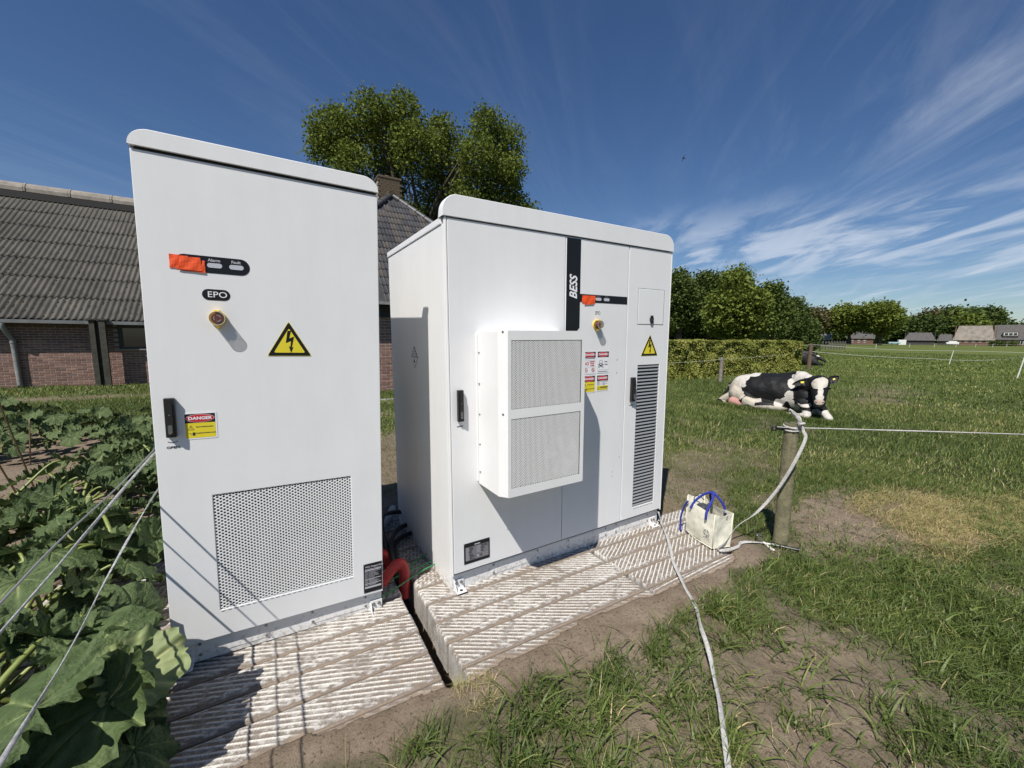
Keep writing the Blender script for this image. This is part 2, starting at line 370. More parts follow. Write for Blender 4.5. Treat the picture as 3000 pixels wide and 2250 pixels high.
def noise(sc, det=5, ro=.6, sx=None):
    n = N('ShaderNodeTexNoise'); n.inputs['Scale'].default_value = sc; n.inputs['Detail'].default_value = det; n.inputs['Roughness'].default_value = ro; L(geo.outputs['Position'], n.inputs[0]); return n.outputs[0]
def ramp(f, stops):
    r = N('ShaderNodeValToRGB')
    while len(r.color_ramp.elements) < len(stops): r.color_ramp.elements.new(.5)
    for e, (p, c) in zip(r.color_ramp.elements, stops): e.position = p; e.color = (*c, 1)
    L(f, r.inputs[0]); return r.outputs[0]
def mix(f, a, b_, bt='MIX'):
    m = N('ShaderNodeMix', data_type='RGBA', blend_type=bt)
    for i, v in ((0, f), (6, a), (7, b_)):
        if isinstance(v, (int, float)): m.inputs[i].default_value = v
        elif isinstance(v, tuple): m.inputs[i].default_value = (*v, 1)
        else: L(v, m.inputs[i])
    return m.outputs[2]
geo = N('ShaderNodeNewGeometry')
soilc = ramp(noise(9, 8, .7), [(.30, (.140, .103, .072)), (.50, (.250, .192, .138)), (.70, (.330, .262, .195))])
soilc = mix(.45, soilc, ramp(noise(1.4, 3), [(.35, (.150, .112, .080)), (.65, (.32, .26, .195))]))
soilc = mix(ramp(noise(75, 3), [(.56, (0, 0, 0)), (.68, (.8, .8, .8))]), soilc, (.05, .036, .028))
turfc = ramp(noise(3.2, 8, .7), [(.3, (.030, .038, .014)), (.5, (.050, .070, .020)), (.7, (.095, .115, .034))])
turff = ramp(noise(.16, 6, .68), [(.3, (.072, .100, .021)), (.5, (.108, .138, .030)), (.68, (.155, .172, .046))])
vl = N('ShaderNodeVectorMath', operation='LENGTH'); L(geo.outputs['Position'], vl.inputs[0])
mr = N('ShaderNodeMapRange'); mr.inputs[1].default_value = 8; mr.inputs[2].default_value = 30; L(vl.outputs['Value'], mr.inputs[0])
turfc = mix(mr.outputs[0], turfc, turff)
aS = N('ShaderNodeAttribute'); aS.attribute_name = 'soil'; aT = N('ShaderNodeAttribute'); aT.attribute_name = 'straw'
c = mix(aS.outputs['Fac'], turfc, soilc)
c = mix(aT.outputs['Fac'], c, ramp(noise(30, 5, .7), [(.35, (.16, .10, .045)), (.6, (.36, .26, .13))]))
c = mix(ramp(noise(420, 2, .6), [(.40, (.40, .40, .40)), (.56, (0, 0, 0))]), c, (.03, .024, .017))
L(c, b.inputs['Base Color'])
bp = N('ShaderNodeBump'); bp.inputs['Distance'].default_value = .012; bp.inputs['Strength'].default_value = .8; L(noise(55, 6, .7), bp.inputs['Height'])
bp2 = N('ShaderNodeBump'); bp2.inputs['Distance'].default_value = .004; bp2.inputs['Strength'].default_value = .8; L(noise(260, 3, .6), bp2.inputs['Height']); L(bp.outputs[0], bp2.inputs['Normal']); L(bp2.outputs[0], b.inputs['Normal'])
me = mesh_from('ground', np.stack([GX, GY, GZ], -1), Q, gm, {'soil': np.clip(np.maximum(soil_mask(GX, GY), .80*np.clip((1.75-GY)/.7, 0, 1)*(1-sstep(2.0, 3.0, GX))*(.6+.8*fbm(GX*5, GY*5, 0, 3, 12))), 0, 1), 'straw': straw_mask(GX, GY)*.8}, smooth=True)
tag(link('ground', me), kind='structure')

# ------------------------------------------------------------------ grooved concrete slabs
cm = bpy.data.materials.new('limed_grooved_concrete'); cm.use_nodes = True
nt = cm.node_tree; b = nt.nodes['Principled BSDF']; L = nt.links.new; b.inputs['Roughness'].default_value = .93; b.inputs['Specular IOR Level'].default_value = .15
geo = N('ShaderNodeNewGeometry')
a1 = N('ShaderNodeAttribute'); a1.attribute_name = 'grime'
n1 = noise(200, 4, .8); n2 = noise(16, 5, .65)
md = N('ShaderNodeMath', operation='ADD'); L(a1.outputs['Fac'], md.inputs[0])
mm = N('ShaderNodeMath', operation='MULTIPLY_ADD'); mm.inputs[1].default_value = 1.0; mm.inputs[2].default_value = -.5; L(n1, mm.inputs[0]); L(mm.outputs[0], md.inputs[1])
md2 = N('ShaderNodeMath', operation='ADD'); L(md.outputs[0], md2.inputs[0])
mm2 = N('ShaderNodeMath', operation='MULTIPLY_ADD'); mm2.inputs[1].default_value = .45; mm2.inputs[2].default_value = -.225; L(n2, mm2.inputs[0]); L(mm2.outputs[0], md2.inputs[1])
cc = ramp(md2.outputs[0], [(.14, (.64, .61, .56)), (.32, (.46, .44, .41)), (.50, (.285, .265, .24)), (.66, (.155, .13, .11)), (.9, (.26, .205, .155))])
a2 = N('ShaderNodeAttribute'); a2.attribute_name = 'lime'; cc = mix(a2.outputs['Fac'], cc, ramp(noise(45, 4, .7), [(.3, (.52, .49, .44)), (.55, (.74, .71, .65))]))
L(cc, b.inputs['Base Color'])
bp = N('ShaderNodeBump'); bp.inputs['Distance'].default_value = .002; bp.inputs['Strength'].default_value = .9; L(noise(190, 5, .7), bp.inputs['Height']); L(bp.outputs[0], b.inputs['Normal'])
pave = empty('slab_pavement'); tag(pave, kind='structure')
def slab(x0, x1, y0, y1, ang, zt, pitch, seed):
    """one precast slat: a rough box whose top carries diagonal grooves"""
    st = .0040 if y0 < 2.1 else .012; xs = np.arange(x0, x1+st, st); ys = np.linspace(y0+.004, y1-.004, int((y1-y0)/st)+1)
    X, Y = np.meshgrid(xs, ys, indexing='ij')
    wob = (fbm(X*3, Y*3, 0, 2, seed)-.5)*.010
    t = (-X*math.sin(ang)+Y*math.cos(ang)+wob)/pitch; ph = np.abs((t % 1)-.5)*2      # 1 = ridge crest
    ridge = sstep(.66, .80, ph); furrow = np.exp(-((ph-.50)/.10)**2)*((t % 1) < .5)
    brk = fbm(X*16, Y*16, 0, 3, seed+3); ridge = ridge*(.25+.75*sstep(.30, .44, brk+.05))
    edge = np.minimum(np.minimum(Y-y0, y1-Y), np.minimum(X-x0, x1-X))
    rim = 1-sstep(.004, .014, edge+(fbm(X*60, Y*60, 0, 2, seed+7)-.5)*.010)
    fe = Y-y0+(fbm(X*9, Y*0, 0, 4, seed+8)-.5)*.009; cham = 1-sstep(.012, .030, fe); dirt = 1-sstep(.004, .012, fe-.003); lip = np.exp(-((fe-.034)/.006)**2)
    rough = fbm(X*45, Y*45, 0, 3, seed+5)
    ridge = ridge*(1-cham); rim = rim*(1-cham)
    Z = zt-.0040+ridge*.0040*(1-rim)+rim*(.0015-.007*(1-sstep(0, .007, edge)))-cham*.003-.008*(1-sstep(.0, .020, fe))+(rough-.5)*.0016+(fbm(X*2, Y*2, 0, 2, seed+9)-.5)*.003
    mot = fbm(X*70, Y*70, 0, 3, seed+2)
    g = .60+(mot-.5)*.55-.10*ridge*(1-rim)-.22*rim*(1-ridge)+furrow*.22*(1-ridge)+(fbm(X*2.2, Y*2.2, 0, 3, 77)-.5)*.42
    g = g*(1-cham)+(.56+(rough-.5)*.8)*cham; g = g*(1-dirt)+.88*dirt; g = g-.14*lip*(1-dirt)
    sc_ = sand_cover(X, Y)+(mot-.5)*.006; g = g+(.9-g)*.9*sstep(-.016, .0, sc_)
    lime = ridge*(1-rim)*(1-dirt)*(1-sstep(-.016, .0, sc_))*(.55+.45*sstep(.35, .5, mot))
    n, m = X.shape; V = [np.stack([X, Y, Z], -1).reshape(-1, 3)]
    i = np.arange(n*m).reshape(n, m); F = [np.stack([i[:-1, :-1], i[1:, :-1], i[1:, 1:], i[:-1, 1:]], -1).reshape(-1, 4)]
    G = [g.reshape(-1)]; LI = [lime.reshape(-1)]; base = n*m
    for row, flip in ((i[:, 0], 0), (i[:, -1], 1), (i[0, :], 1), (i[-1, :], 0)):       # skirts
        k = len(row); P0 = V[0][row]; levels = [row]
        for dz in (.03, .07, .17):
            P = P0.copy(); P[:, 2] = zt-dz; jit = (fbm(P[:, 0]*30, P[:, 1]*30, dz*40, 2, seed)-.5)*.010
            if row is i[:, 0] or row is i[:, -1]: P[:, 1] += jit
            else: P[:, 0] += jit
            V.append(P); G.append(np.full(k, .45)+jit*20); LI.append(np.zeros(k)); levels.append(np.arange(base, base+k)); base += k
        for a, bb in zip(levels[:-1], levels[1:]):
            q = np.stack([a[:-1], bb[:-1], bb[1:], a[1:]], -1); F.append(q if not flip else q[:, ::-1])
    V = np.concatenate(V)
    V[:, 0] += 0
    return link('concrete_slab', mesh_from('concrete_slab', V, np.concatenate(F), cm, {'grime': np.concatenate(G), 'lime': np.concatenate(LI)}, smooth=True), pave)
stag = [0, .0, -.006, .004, 0, .003, -.004, 0, .004, 0, -.003, .002, 0]
for k in range(len(ROWS)-1):
    y0, y1 = ROWS[k], ROWS[k+1]
    slab(SLAB_XM1+stag[k], SLAB_XJ+.016*(1-k % 2)-.004, y0+.004, y1-.004, math.radians(-30), -.003-.002*(k == 0), .0245, 100+k)
    if y0 < 2.9: slab(SLAB_XJ+.022+.01*(k % 2), SLAB_X1-.3*(k > 4), y0+.004, y1-.004, math.radians(3 if k == 0 else 33), -.004, .024, 200+k)
    slab(SLAB_X0, SLAB_XM0+stag[k]*.5, y0+.006 if k else y0+.01, y1-.004, math.radians(-21), -.012, .0245, 300+k)
# ------------------------------------------------------------------ power cabinets
def frame_matrix(o, a, b, c):
    Rx = Matrix.Rotation(a, 4, 'X'); Ry = Matrix.Rotation(b, 4, 'Y'); Rz = Matrix.Rotation(c, 4, 'Z')
    return Matrix.Translation(o) @ Rz @ Ry @ Rx
P2 = dict(x1=-.44055, y1=2.10849, x2=.81654, y2=2.03119, te=-.00302)
M1 = frame_matrix((P2['x1'], P2['y1'], 0), .0071, .0146, -.0013)
M2 = frame_matrix((P2['x2'], P2['y2'], P2['te']), -.0033, -.0117, .0140)

def hood(parent, x0, x1, zb, zt, y0, y1, r, rz, slope, m):
    P = [(x0, zb)]
    n = 9
    for i in range(n+1):
        t = math.pi-math.pi/2*i/n; P.append((x0+r+r*math.cos(t), zt-rz+rz*math.sin(t)))
    for i in range(n+1):
        t = math.pi/2-math.pi/2*i/n; P.append((x1-r+r*math.cos(t), zt-rz+rz*math.sin(t)))
    P.append((x1, zb))
    k = len(P); V = [(x, y0, z) for x, z in P]; V += [(x, y0+.004, z+(.003 if z > zb+.01 else 0)) for x, z in P]
    V += [(x, y1-slope*((z-zb)/(zt-zb)), z+(.003 if z > zb+.01 else 0)) for x, z in P]
    mb = MB(); mb.add(V[:k], [tuple(range(k))])
    mb.add(V, [(i, (i+1) % k, k+(i+1) % k, k+i) for i in range(k-1)], True)
    mb.add(V, [(k+i, k+(i+1) % k, 2*k+(i+1) % k, 2*k+i) for i in range(k-1)], True)
    mb.add(V[2*k:], [tuple(range(k))])
    # hollow underside with a returned lip
    mb.box(x0+.002, x1-.002, y0+.0005, y0+.012, zb-.001, zb+.0005)
    mb.box(x0+.004, x1-.004, y0+.012, y1-.001, zb+.012, zb+.014)
    return mb.build('hood', m, parent)
def perforated(parent, x0, x1, z0, z1, a, bp_, y, hole, m, name='mesh_panel'):
    """steel sheet with real hexagonal holes on a staggered lattice"""
    xi, xo = a/2-bp_*bp_/(8*a), a/2+bp_*bp_/(8*a)
    H = [(xo, 0), (xi, bp_/2), (-xi, bp_/2), (-xo, 0), (-xi, -bp_/2), (xi, -bp_/2)]
    nc = int((x1-x0)/a); nr = int((z1-z0)/bp_); V = []; F = []
    hh = [(hole*math.cos(math.radians(60*i)), hole*math.sin(math.radians(60*i))) for i in range(6)]
    C = [(x0+a*(i+.5), z0+bp_*(j+.5+(.5 if i % 2 else 0))) for i in range(nc) for j in range(nr-(i % 2))]
    C = np.array(C); n = len(C)
    ring = np.array(H+hh+hh); Vy = np.array([y]*12+[y+.0016]*6)
    V = np.zeros((n, 18, 3)); V[:, :, 0] = C[:, None, 0]+ring[None, :, 0]; V[:, :, 2] = C[:, None, 1]+ring[None, :, 1]; V[:, :, 1] = Vy
    f = [(i, (i+1) % 6, 6+(i+1) % 6, 6+i) for i in range(6)]+[(6+i, 6+(i+1) % 6, 12+(i+1) % 6, 12+i) for i in range(6)]
    F = (np.array(f)[None]+np.arange(n)[:, None, None]*18).reshape(-1, 4)
    return link(name, mesh_from(name, V.reshape(-1, 3), F, m), parent)
def triangle_sign(parent, cx, zb, w, h):
    def tri(s, dz=0):
        c = zb+h/3; P = []
        for ax, az in ((cx-w/2, zb), (cx+w/2, zb), (cx, zb+h)):
            P.append((cx+(ax-cx)*s, c+(az-c)*s))
        R = []
        rr = w*.045
        for i in range(3):
            A, B, C = np.array(P[i-1]), np.array(P[i]), np.array(P[(i+1) % 3])
            u = (A-B)/np.linalg.norm(A-B); v = (C-B)/np.linalg.norm(C-B)
            for t in (0, .33, .67, 1): R.append(tuple(B+u*rr*(1-t)**2*1.0+v*rr*t**2*1.0))
        return R
    s = MB(); s.prism(tri(1.0), -.0012, -.0006); o = s.build('warning_triangle', YEL, parent)
    MB().prism(tri(.965), -.0016, -.0012).build('border', BLACK, o)
    MB().prism(tri(.70), -.0020, -.0016).build('face', YEL, o)
    k = w/.175; z = zb
    bolt = [(-.006, .111), (.008, .111), (.000, .078), (.019, .086), (.009, .038), (.015, .040), (.005, .014), (-.003, .043), (.003, .041), (.006, .066), (-.014, .057)]
    MB().prism([(cx+x*k, z+zz*k*h/(.152*k)) for x, zz in bolt], -.0024, -.0020).build('lightning_bolt', BLACK, o)
    return o
def ellipse(cx, cz, rx, rz, n=28): return [(cx+rx*math.cos(2*math.pi*i/n), cz+rz*math.sin(2*math.pi*i/n)) for i in range(n)]
def danger_sign(parent, x0, x1, z0, z1, kind):
    o = MB().prism(rounded(x0, x1, z0, z1, .004), -.0012, -.0004).build('danger_sign', WHITE, parent)
    m = .05*(x1-x0); w = x1-x0; h = z1-z0; zs = z1-m-(.34 if kind in ('hv', 'warn') else .25)*h
    a, b_ = x0+m, x1-m
    MB().box(a, b_, -.0015, -.0012, zs, z1-m).build('black_band', BLACK, o)
    cx, cz = (x0+x1)/2, (zs+z1-m)/2; rz = (z1-m-zs)/2
    MB().prism(ellipse(cx, cz, w*.43, rz*.90), -.0017, -.0015).build('oval_rim', WHITE, o)
    MB().prism(ellipse(cx, cz, w*.42, rz*.85), -.0019, -.0017).build('oval', RED, o)
    text('DANGER', w*.155, (cx, -.0022, cz), WHITE, o, bold=.0006*w/.11, sx=1.12)
    def bars(lst, mt, y=-.0019, th=.0002):
        q = MB()
        for (u0, u1, v, t) in lst: q.box(a+(b_-a)*u0, a+(b_-a)*u1, y, y+th, z0+m+(zs-z0-m)*v-t*h/2, z0+m+(zs-z0-m)*v+t*h/2)
        q.build('print_line', mt, o)
    def tri_icon(u, v, s):
        X, Z = a+(b_-a)*u, z0+m+(zs-z0-m)*v; t = [(X-s, Z-s*.8), (X+s, Z-s*.8), (X, Z+s)]; t2 = [(X-s*.72, Z-s*.62), (X+s*.72, Z-s*.62), (X, Z+s*.66)]
        MB().prism(t, -.0018, -.0016).build('icon', INK, o); MB().prism(t2, -.0020, -.0018).build('icon_face', YEL, o)
        MB().prism([(X-s*.06, Z+s*.35), (X+s*.12, Z+s*.35), (X+s*.04, Z+s*.02), (X+s*.18, Z+s*.02), (X-s*.04, Z-s*.5), (X, Z-s*.10), (X-s*.16, Z-s*.10)], -.0022, -.0020).build('icon_bolt', INK, o)
    if kind == 'hv':
        MB().box(a, b_, -.0016, -.0012, z0+m, zs).build('yellow_field', YEL, o)
        tri_icon(.18, .68, w*.10)
        text('HIGH VOLTAGE HAZARD', w*.045, (a+(b_-a)*.63, -.0018, z0+m+(zs-z0-m)*.72), INK, o, bold=.0003)
        text('DANGEROUS ELECTRIC HAZARD', w*.040, (a+(b_-a)*.67, -.0018, z0+m+(zs-z0-m)*.30), INK, o, bold=.0003)
        hx, hz = a+(b_-a)*.27, z0+m+(zs-z0-m)*.24; s = w*.045
        q = MB().prism(ellipse(hx, hz, s*1.0, s*1.3, 14), -.0018, -.0016)
        for k in range(4): q.prism(rounded(hx-s*.95+k*s*.5, hx-s*.55+k*s*.5, hz+s*.4, hz+s*(1.9-abs(k-1.6)*.25), s*.15, 2), -.0018, -.0016)
        q.prism([(hx-s*4.2, hz+s*1.0), (hx-s*4.2, hz+s*1.25), (hx-s*1.9, hz+s*.95), (hx-s*1.7, hz-s*.1), (hx-s*.9, hz-s*.1), (hx-s*.9, hz-s*.35), (hx-s*2.0, hz-s*.35), (hx-s*2.2, hz+s*.7)], -.0018, -.0016)
        q.build('hand_icon', INK, o)
    elif kind == 'no':
        bars([(.03, .95, .95, .02)], INK); bars([(0, 1, .82, .006), (0, 1, .42, .006), (0, 1, -.02, .006)], LGREY)
        text('NO', w*.25, (a+(b_-a)*.22, -.0018, z0+m+(zs-z0-m)*.62), RED, o, bold=.0006)
        for i, t in enumerate(('SMOKING', 'SPARKS', 'FLAMES')): text(t, w*.085, (a+(b_-a)*.72, -.0018, z0+m+(zs-z0-m)*(.74-.12*i)), RED, o, bold=.0004)
        for u in (.2, .8):
            X, Z, s = a+(b_-a)*u, z0+m+(zs-z0-m)*.21, w*.125
            q = MB(); E1, E2 = ellipse(X, Z, s, s*1.0, 20), ellipse(X, Z, s*.78, s*.78, 20)
            q.add([(x, -.0018, z) for x, z in E1]+[(x, -.0018, z) for x, z in E2], [(i, (i+1) % 20, 20+(i+1) % 20, 20+i) for i in range(20)])
            q.prism([(X-s*.62, Z+s*.5), (X-s*.5, Z+s*.62), (X+s*.62, Z-s*.5), (X+s*.5, Z-s*.62)], -.0021, -.0019); q.build('prohibition_ring', RED, o)
            if u < .5: MB().box(X-s*.5, X+s*.4, -.0018, -.0016, Z-s*.1, Z+s*.08).build('icon', INK, o)
            else: MB().prism([(X, Z+s*.6), (X+s*.35, Z), (X+s*.2, Z-s*.45), (X-s*.2, Z-s*.45), (X-s*.35, Z-s*.05), (X-s*.1, Z+s*.15)], -.0018, -.0016).build('icon', INK, o)
    elif kind == 'toxic':
        bars([(0, 1, -.02, .006), (0, 1, .18, .006), (.0, .006, .5, .62), (.994, 1, .5, .62)], LGREY); bars([(.06, .92, .07, .02)], INK)
        X, Z, s = a+(b_-a)*.30, z0+m+(zs-z0-m)*.64, w*.15
        MB().prism(ellipse(X, Z, s, s*1.15, 20), -.0017, -.0015).build('skull', INK, o)
        MB().prism(ellipse(X, Z+s*.04, s*.82, s*.95, 20), -.0019, -.0017).build('skull_face', WHITE, o)
        q = MB(); q.prism(ellipse(X-s*.36, Z-s*.22, s*.2, s*.3, 10), -.0021, -.0019); q.prism(ellipse(X+s*.36, Z-s*.22, s*.2, s*.3, 10), -.0021, -.0019)
        q.prism([(X-s*.1, Z-s*.6), (X+s*.1, Z-s*.6), (X, Z-s*.38)], -.0021, -.0019)
        for sg in (-1, 1):
            d = Vector((sg*1.25, -.5)).normalized(); n_ = Vector((-d.y, d.x))*s*.11; A = Vector((X-sg*s*1.15, Z-s*.75)); B = Vector((X+sg*s*1.15, Z-s*1.75))
            q.prism([tuple(A+n_), tuple(B+n_), tuple(B-n_), tuple(A-n_)], -.0021, -.0019)
            for E in (A, B): q.prism(ellipse(E.x, E.y, s*.24, s*.24, 8), -.0021, -.0019)
        q.build('bones', INK, o)
        text('TOXIC', w*.085, (a+(b_-a)*.74, -.0018, z0+m+(zs-z0-m)*.70), MGREY, o, bold=.0004); text('FUMES', w*.085, (a+(b_-a)*.76, -.0018, z0+m+(zs-z0-m)*.52), MGREY, o, bold=.0004)
    else:
        MB().box(a, b_, -.0016, -.0012, z0+m, z0+m+(zs-z0-m)*.50).build('yellow_field', YEL, o)
        MB().box(a, a+(b_-a)*.24, -.0016, -.0013, z0+m+(zs-z0-m)*.55, zs-.001).build('picture', LGREY, o)
        MB().box(a+(b_-a)*.5, a+(b_-a)*.76, -.0016, -.0013, z0+m+(zs-z0-m)*.55, z0+m+(zs-z0-m)*.80).build('picture', LGREY, o)
        bars([(.27, .98, .90, .018), (.3, .42, .68, .02), (.82, .95, .68, .02)], MGREY); bars([(.26, .98, .10, .012)], INK)
        text('WARNING', w*.13, (a+(b_-a)*.62, -.0018, z0+m+(zs-z0-m)*.30), INK, o, bold=.0007, sx=1.05); tri_icon(.12, .24, w*.095)
    return o
def name_plate(parent, x0, x1, z0, z1, title, kind):
    o = MB().rbox(x0, x1, -.0022, -.0004, z0, z1, .0008, 1).build('name_plate', BLACK, parent); w, h = x1-x0, z1-z0; rg = random.Random(int(x0*1000))
    if kind == 1:
        text(title[0], h*.075, (x0+w*.58, -.0025, z1-h*.11), LGREY, o, bold=.0004); text(title[1], h*.070, (x0+w*.52, -.0025, z1-h*.20), LGREY, o, bold=.0004)
    else: MB().prism(rounded(x0+w*.40, x0+w*.62, z1-h*.155, z1-h*.105, h*.012, 2), -.0027, -.0023).build('print_title', LGREY, o)
    a, b_ = x0+w*.06, x1-w*.05; q = MB(); q2 = MB()
    if kind == 1:
        for v in (.75, .46, .30): q.box(a, b_, -.0026, -.0023, z0+h*v, z0+h*(v+.022))
        for lo, hi, n in ((.50, .73, 6), (.33, .45, 4), (.24, .285, 2)):
            for i in range(n):
                v = hi-(hi-lo)*(i+.5)/n; u = rg.uniform(.5, .75)
                q2.box(a, a+w*.16, -.0026, -.0023, z0+h*v, z0+h*(v+.010)); q2.box(a+w*.20, a+w*.20+w*.7*rg.uniform(.3, .95), -.0026, -.0023, z0+h*v, z0+h*(v+.010))
        q.box(a, b_, -.0026, -.0023, z0+h*.15, z0+h*.215)
        q2.build('print_line', LGREY, o)
    else:
        MB().box(a, b_, -.0025, -.0023, z0+h*.14, z1-h*.20).build('print_field', MGREY, o)
        for c0, c1, n in ((0, .44, 11), (.47, 1, 6)):
            for i in range(n):
                v = .78-(.62 if c0 == 0 else .36)*i/n
                u1 = c0+(c1-c0)*rg.uniform(.25, .40); u2 = c0+(c1-c0)*rg.uniform(.5, .98)
                q.box(a+(b_-a)*c0, a+(b_-a)*u1, -.0028, -.0026, z0+h*(v-.03), z0+h*(v-.015)); q2.box(a+(b_-a)*(u1+.01), a+(b_-a)*u2, -.0028, -.0026, z0+h*(v-.04), z0+h*(v-.012))
        tag(q2.build('print_block', BLACK, o), kind='stuff')
        text('CE', h*.10, (a+(b_-a)*.66, -.0029, z0+h*.27), BLACK, o, bold=.0003)
        MB().prism(ellipse(a+(b_-a)*.53, z0+h*.27, h*.05, h*.05, 12), -.0028, -.0026).build('round_mark', LGREY, o)
        for i in range(3):
            for j in range(2): MB().prism([(a+(b_-a)*(.76+.08*i)-.002, z0+h*(.22+.10*j)), (a+(b_-a)*(.76+.08*i)+.002, z0+h*(.22+.10*j)), (a+(b_-a)*(.76+.08*i), z0+h*(.26+.10*j))], -.0028, -.0026).build('small_mark', YEL if i != 1 else LGREY, o)
    q.build('print_line', LGREY, o)
    for X in (x0+.004, x1-.004):
        for Z in (z0+.004, z1-.004): MB().cyl((X, -.0022, Z), (X, -.0036, Z), .0021, .0016, 8).build('rivet', STEEL, o)
    return o
def swing_handle(parent, cx, z0, z1, w, openz, arrow=True):
    h = z1-z0
    o = MB().rbox(cx-w/2, cx+w/2, -.022, 0, z0, z1, .003, 2).build('door_handle', BLACKP, parent)
    q = MB(); q.prism(rounded(cx-w*.30, cx+w*.30, z0+h*.07, z1-h*.10, w*.29), -.030, -.0215); q.build('lever', BLACKP, o)
    MB().prism(rounded(cx-w*.20, cx+w*.20, z0+h*.09, z0+h*.33, w*.19), -.0318, -.0300).build('lock_cover', mat('grey_lock_plastic', (.10, .10, .10), .5), o)
    MB().cyl((cx, -.031, z0+h*.13), (cx, -.034, z0+h*.13), .0042, .0036, 12).build('key_lock', STEEL, o)
    MB().cyl((cx, -.030, z0+h*.58), (cx, -.0315, z0+h*.58), .0028, .0022, 10).build('screw', STEEL, o)
    text('OPEN', .0130 if arrow else .0115, (cx, -.0006, openz), INK, o, sx=1.25, bold=.0004)
    if arrow:
        P = []; R_ = .030
        for i in range(9): t = math.radians(238+64*i/8); P.append((cx+R_*math.cos(t), openz+.052+R_*math.sin(t)))
        for i in range(8, -1, -1): t = math.radians(238+64*i/8); P.append((cx+(R_+.0025)*math.cos(t), openz+.052+(R_+.0025)*math.sin(t)))
        MB().prism(P, -.0008, -.0003).build('arrow', INK, o)
    return o
CLEAR = bpy.data.materials.new('clear_guard_plastic'); CLEAR.use_nodes = True
_n = CLEAR.node_tree; _b = _n.nodes['Principled BSDF']; _b.inputs['Base Color'].default_value = (.95, .93, .85, 1); _b.inputs['Roughness'].default_value = .08
_t = _n.nodes.new('ShaderNodeBsdfTransparent'); _t.inputs[0].default_value = (.58, .55, .50, 1); _m = _n.nodes.new('ShaderNodeMixShader'); _m.inputs[0].default_value = .95
_n.links.new(_b.outputs[0], _m.inputs[1]); _n.links.new(_t.outputs[0], _m.inputs[2]); _n.links.new(_m.outputs[0], _n.nodes['Material Output'].inputs[0])
def estop(parent, cx, cz, r=.028, dep=.046):
    o = MB().cyl((cx, 0, cz), (cx, -.008, cz), r*1.06, r*1.06, 28).build('emergency_stop_button', YELP, parent)
    MB().cyl((cx, -.008, cz), (cx, -.014, cz), r*.45, r*.45, 16).cyl((cx, -.014, cz), (cx, -.022, cz), r*.70, r*.80, 24).cyl((cx, -.022, cz), (cx, -.030, cz), r*.80, r*.66, 24).build('push_cap', REDP, o)
    q = MB()
    for k in range(3):
        P = []
        for i in range(7): t = math.radians(120*k+20+80*i/6); P.append((cx+r*.48*math.cos(t), cz+r*.48*math.sin(t)))
        for i in range(6, -1, -1): t = math.radians(120*k+20+80*i/6); P.append((cx+r*.38*math.cos(t), cz+r*.38*math.sin(t)))
        q.prism(P, -.0306, -.0300)
    q.build('turn_arrow', WHITE, o)
    g = MB(); n = 32
    g.cyl((cx, -.008, cz), (cx, -dep, cz), r, r, n, caps=False); g.add([(cx+r*math.cos(2*math.pi*i/n), -dep, cz+r*math.sin(2*math.pi*i/n)) for i in range(n)], [tuple(range(n))])
    g.build('clear_guard', CLEAR, o)
    g = MB(); A = ellipse(cx, cz, r*1.01, r*1.01, n); B = ellipse(cx, cz, r*.94, r*.94, n)
    g.add([(x, -dep-.0006, z) for x, z in A]+[(x, -dep-.0006, z) for x, z in B], [(i, (i+1) % n, n+(i+1) % n, n+i) for i in range(n)]); g.build('guard_rim', mat('pale_rim_plastic', (.75, .70, .52), .3), o)
    MB().rbox(cx-.011, cx+.011, -dep*.75, -.002, cz+r*.92, cz+r*1.18, .0015, 1).build('hinge', YELP, o)
    MB().rbox(cx-.004, cx+.005, -dep*.5, -.002, cz-r*1.45, cz-r*.95, .001, 1).build('latch', YELP, o)
    return o
def screw(parent, x, z, y=0.0, r=.0042, m=None, proud=.006, side=False):
    q = MB()
    if side: q.cyl((y, x, z), (y-proud, x, z), r, r*.8, 6)
    else: q.cyl((x, y, z), (x, y-proud*.35, z), r*1.5, r*1.5, 12); q.cyl((x, y-proud*.35, z), (x, y-proud, z), r, r*.9, 6)
    return q.build('screw', m or STEEL, parent)
def bracket(parent, cx, y, z0, w=.062):
    q = MB(); q.rbox(cx-w/2, cx+w/2, y-.006, y-.001, z0, z0+.062, .0015, 1); q.rbox(cx-w/2, cx+w/2, y-.052, y-.003, z0-.001, z0+.005, .0015, 1)
    q.prism([(y-.052, z0+.004), (y-.004, z0+.004), (y-.004, z0+.055)], cx-w/2, cx-w/2+.004, 'yz')
    o = q.build('mounting_bracket', PAINT2, parent)
    for dx in (-.014, .014):
        MB().cyl((cx+dx, y-.006, z0+.042), (cx+dx, y-.016, z0+.042), .0062, .0055, 6).cyl((cx+dx, y-.006, z0+.042), (cx+dx, y-.008, z0+.042), .009, .009, 12).build('bolt', STEEL, o)
    MB().cyl((cx+.004, y-.030, z0+.0052), (cx+.004, y-.030, z0+.0062), .010, .010, 14).build('slot_hole', DARK, o)
    return o
def pill(parent, name, cx, cz, w, h, m, y0=-.001, y1=-.0003): return MB().prism(rounded(cx-w/2, cx+w/2, cz-h/2, cz+h/2, h/2*.99, 8), y0, y1).build(name, m, parent)
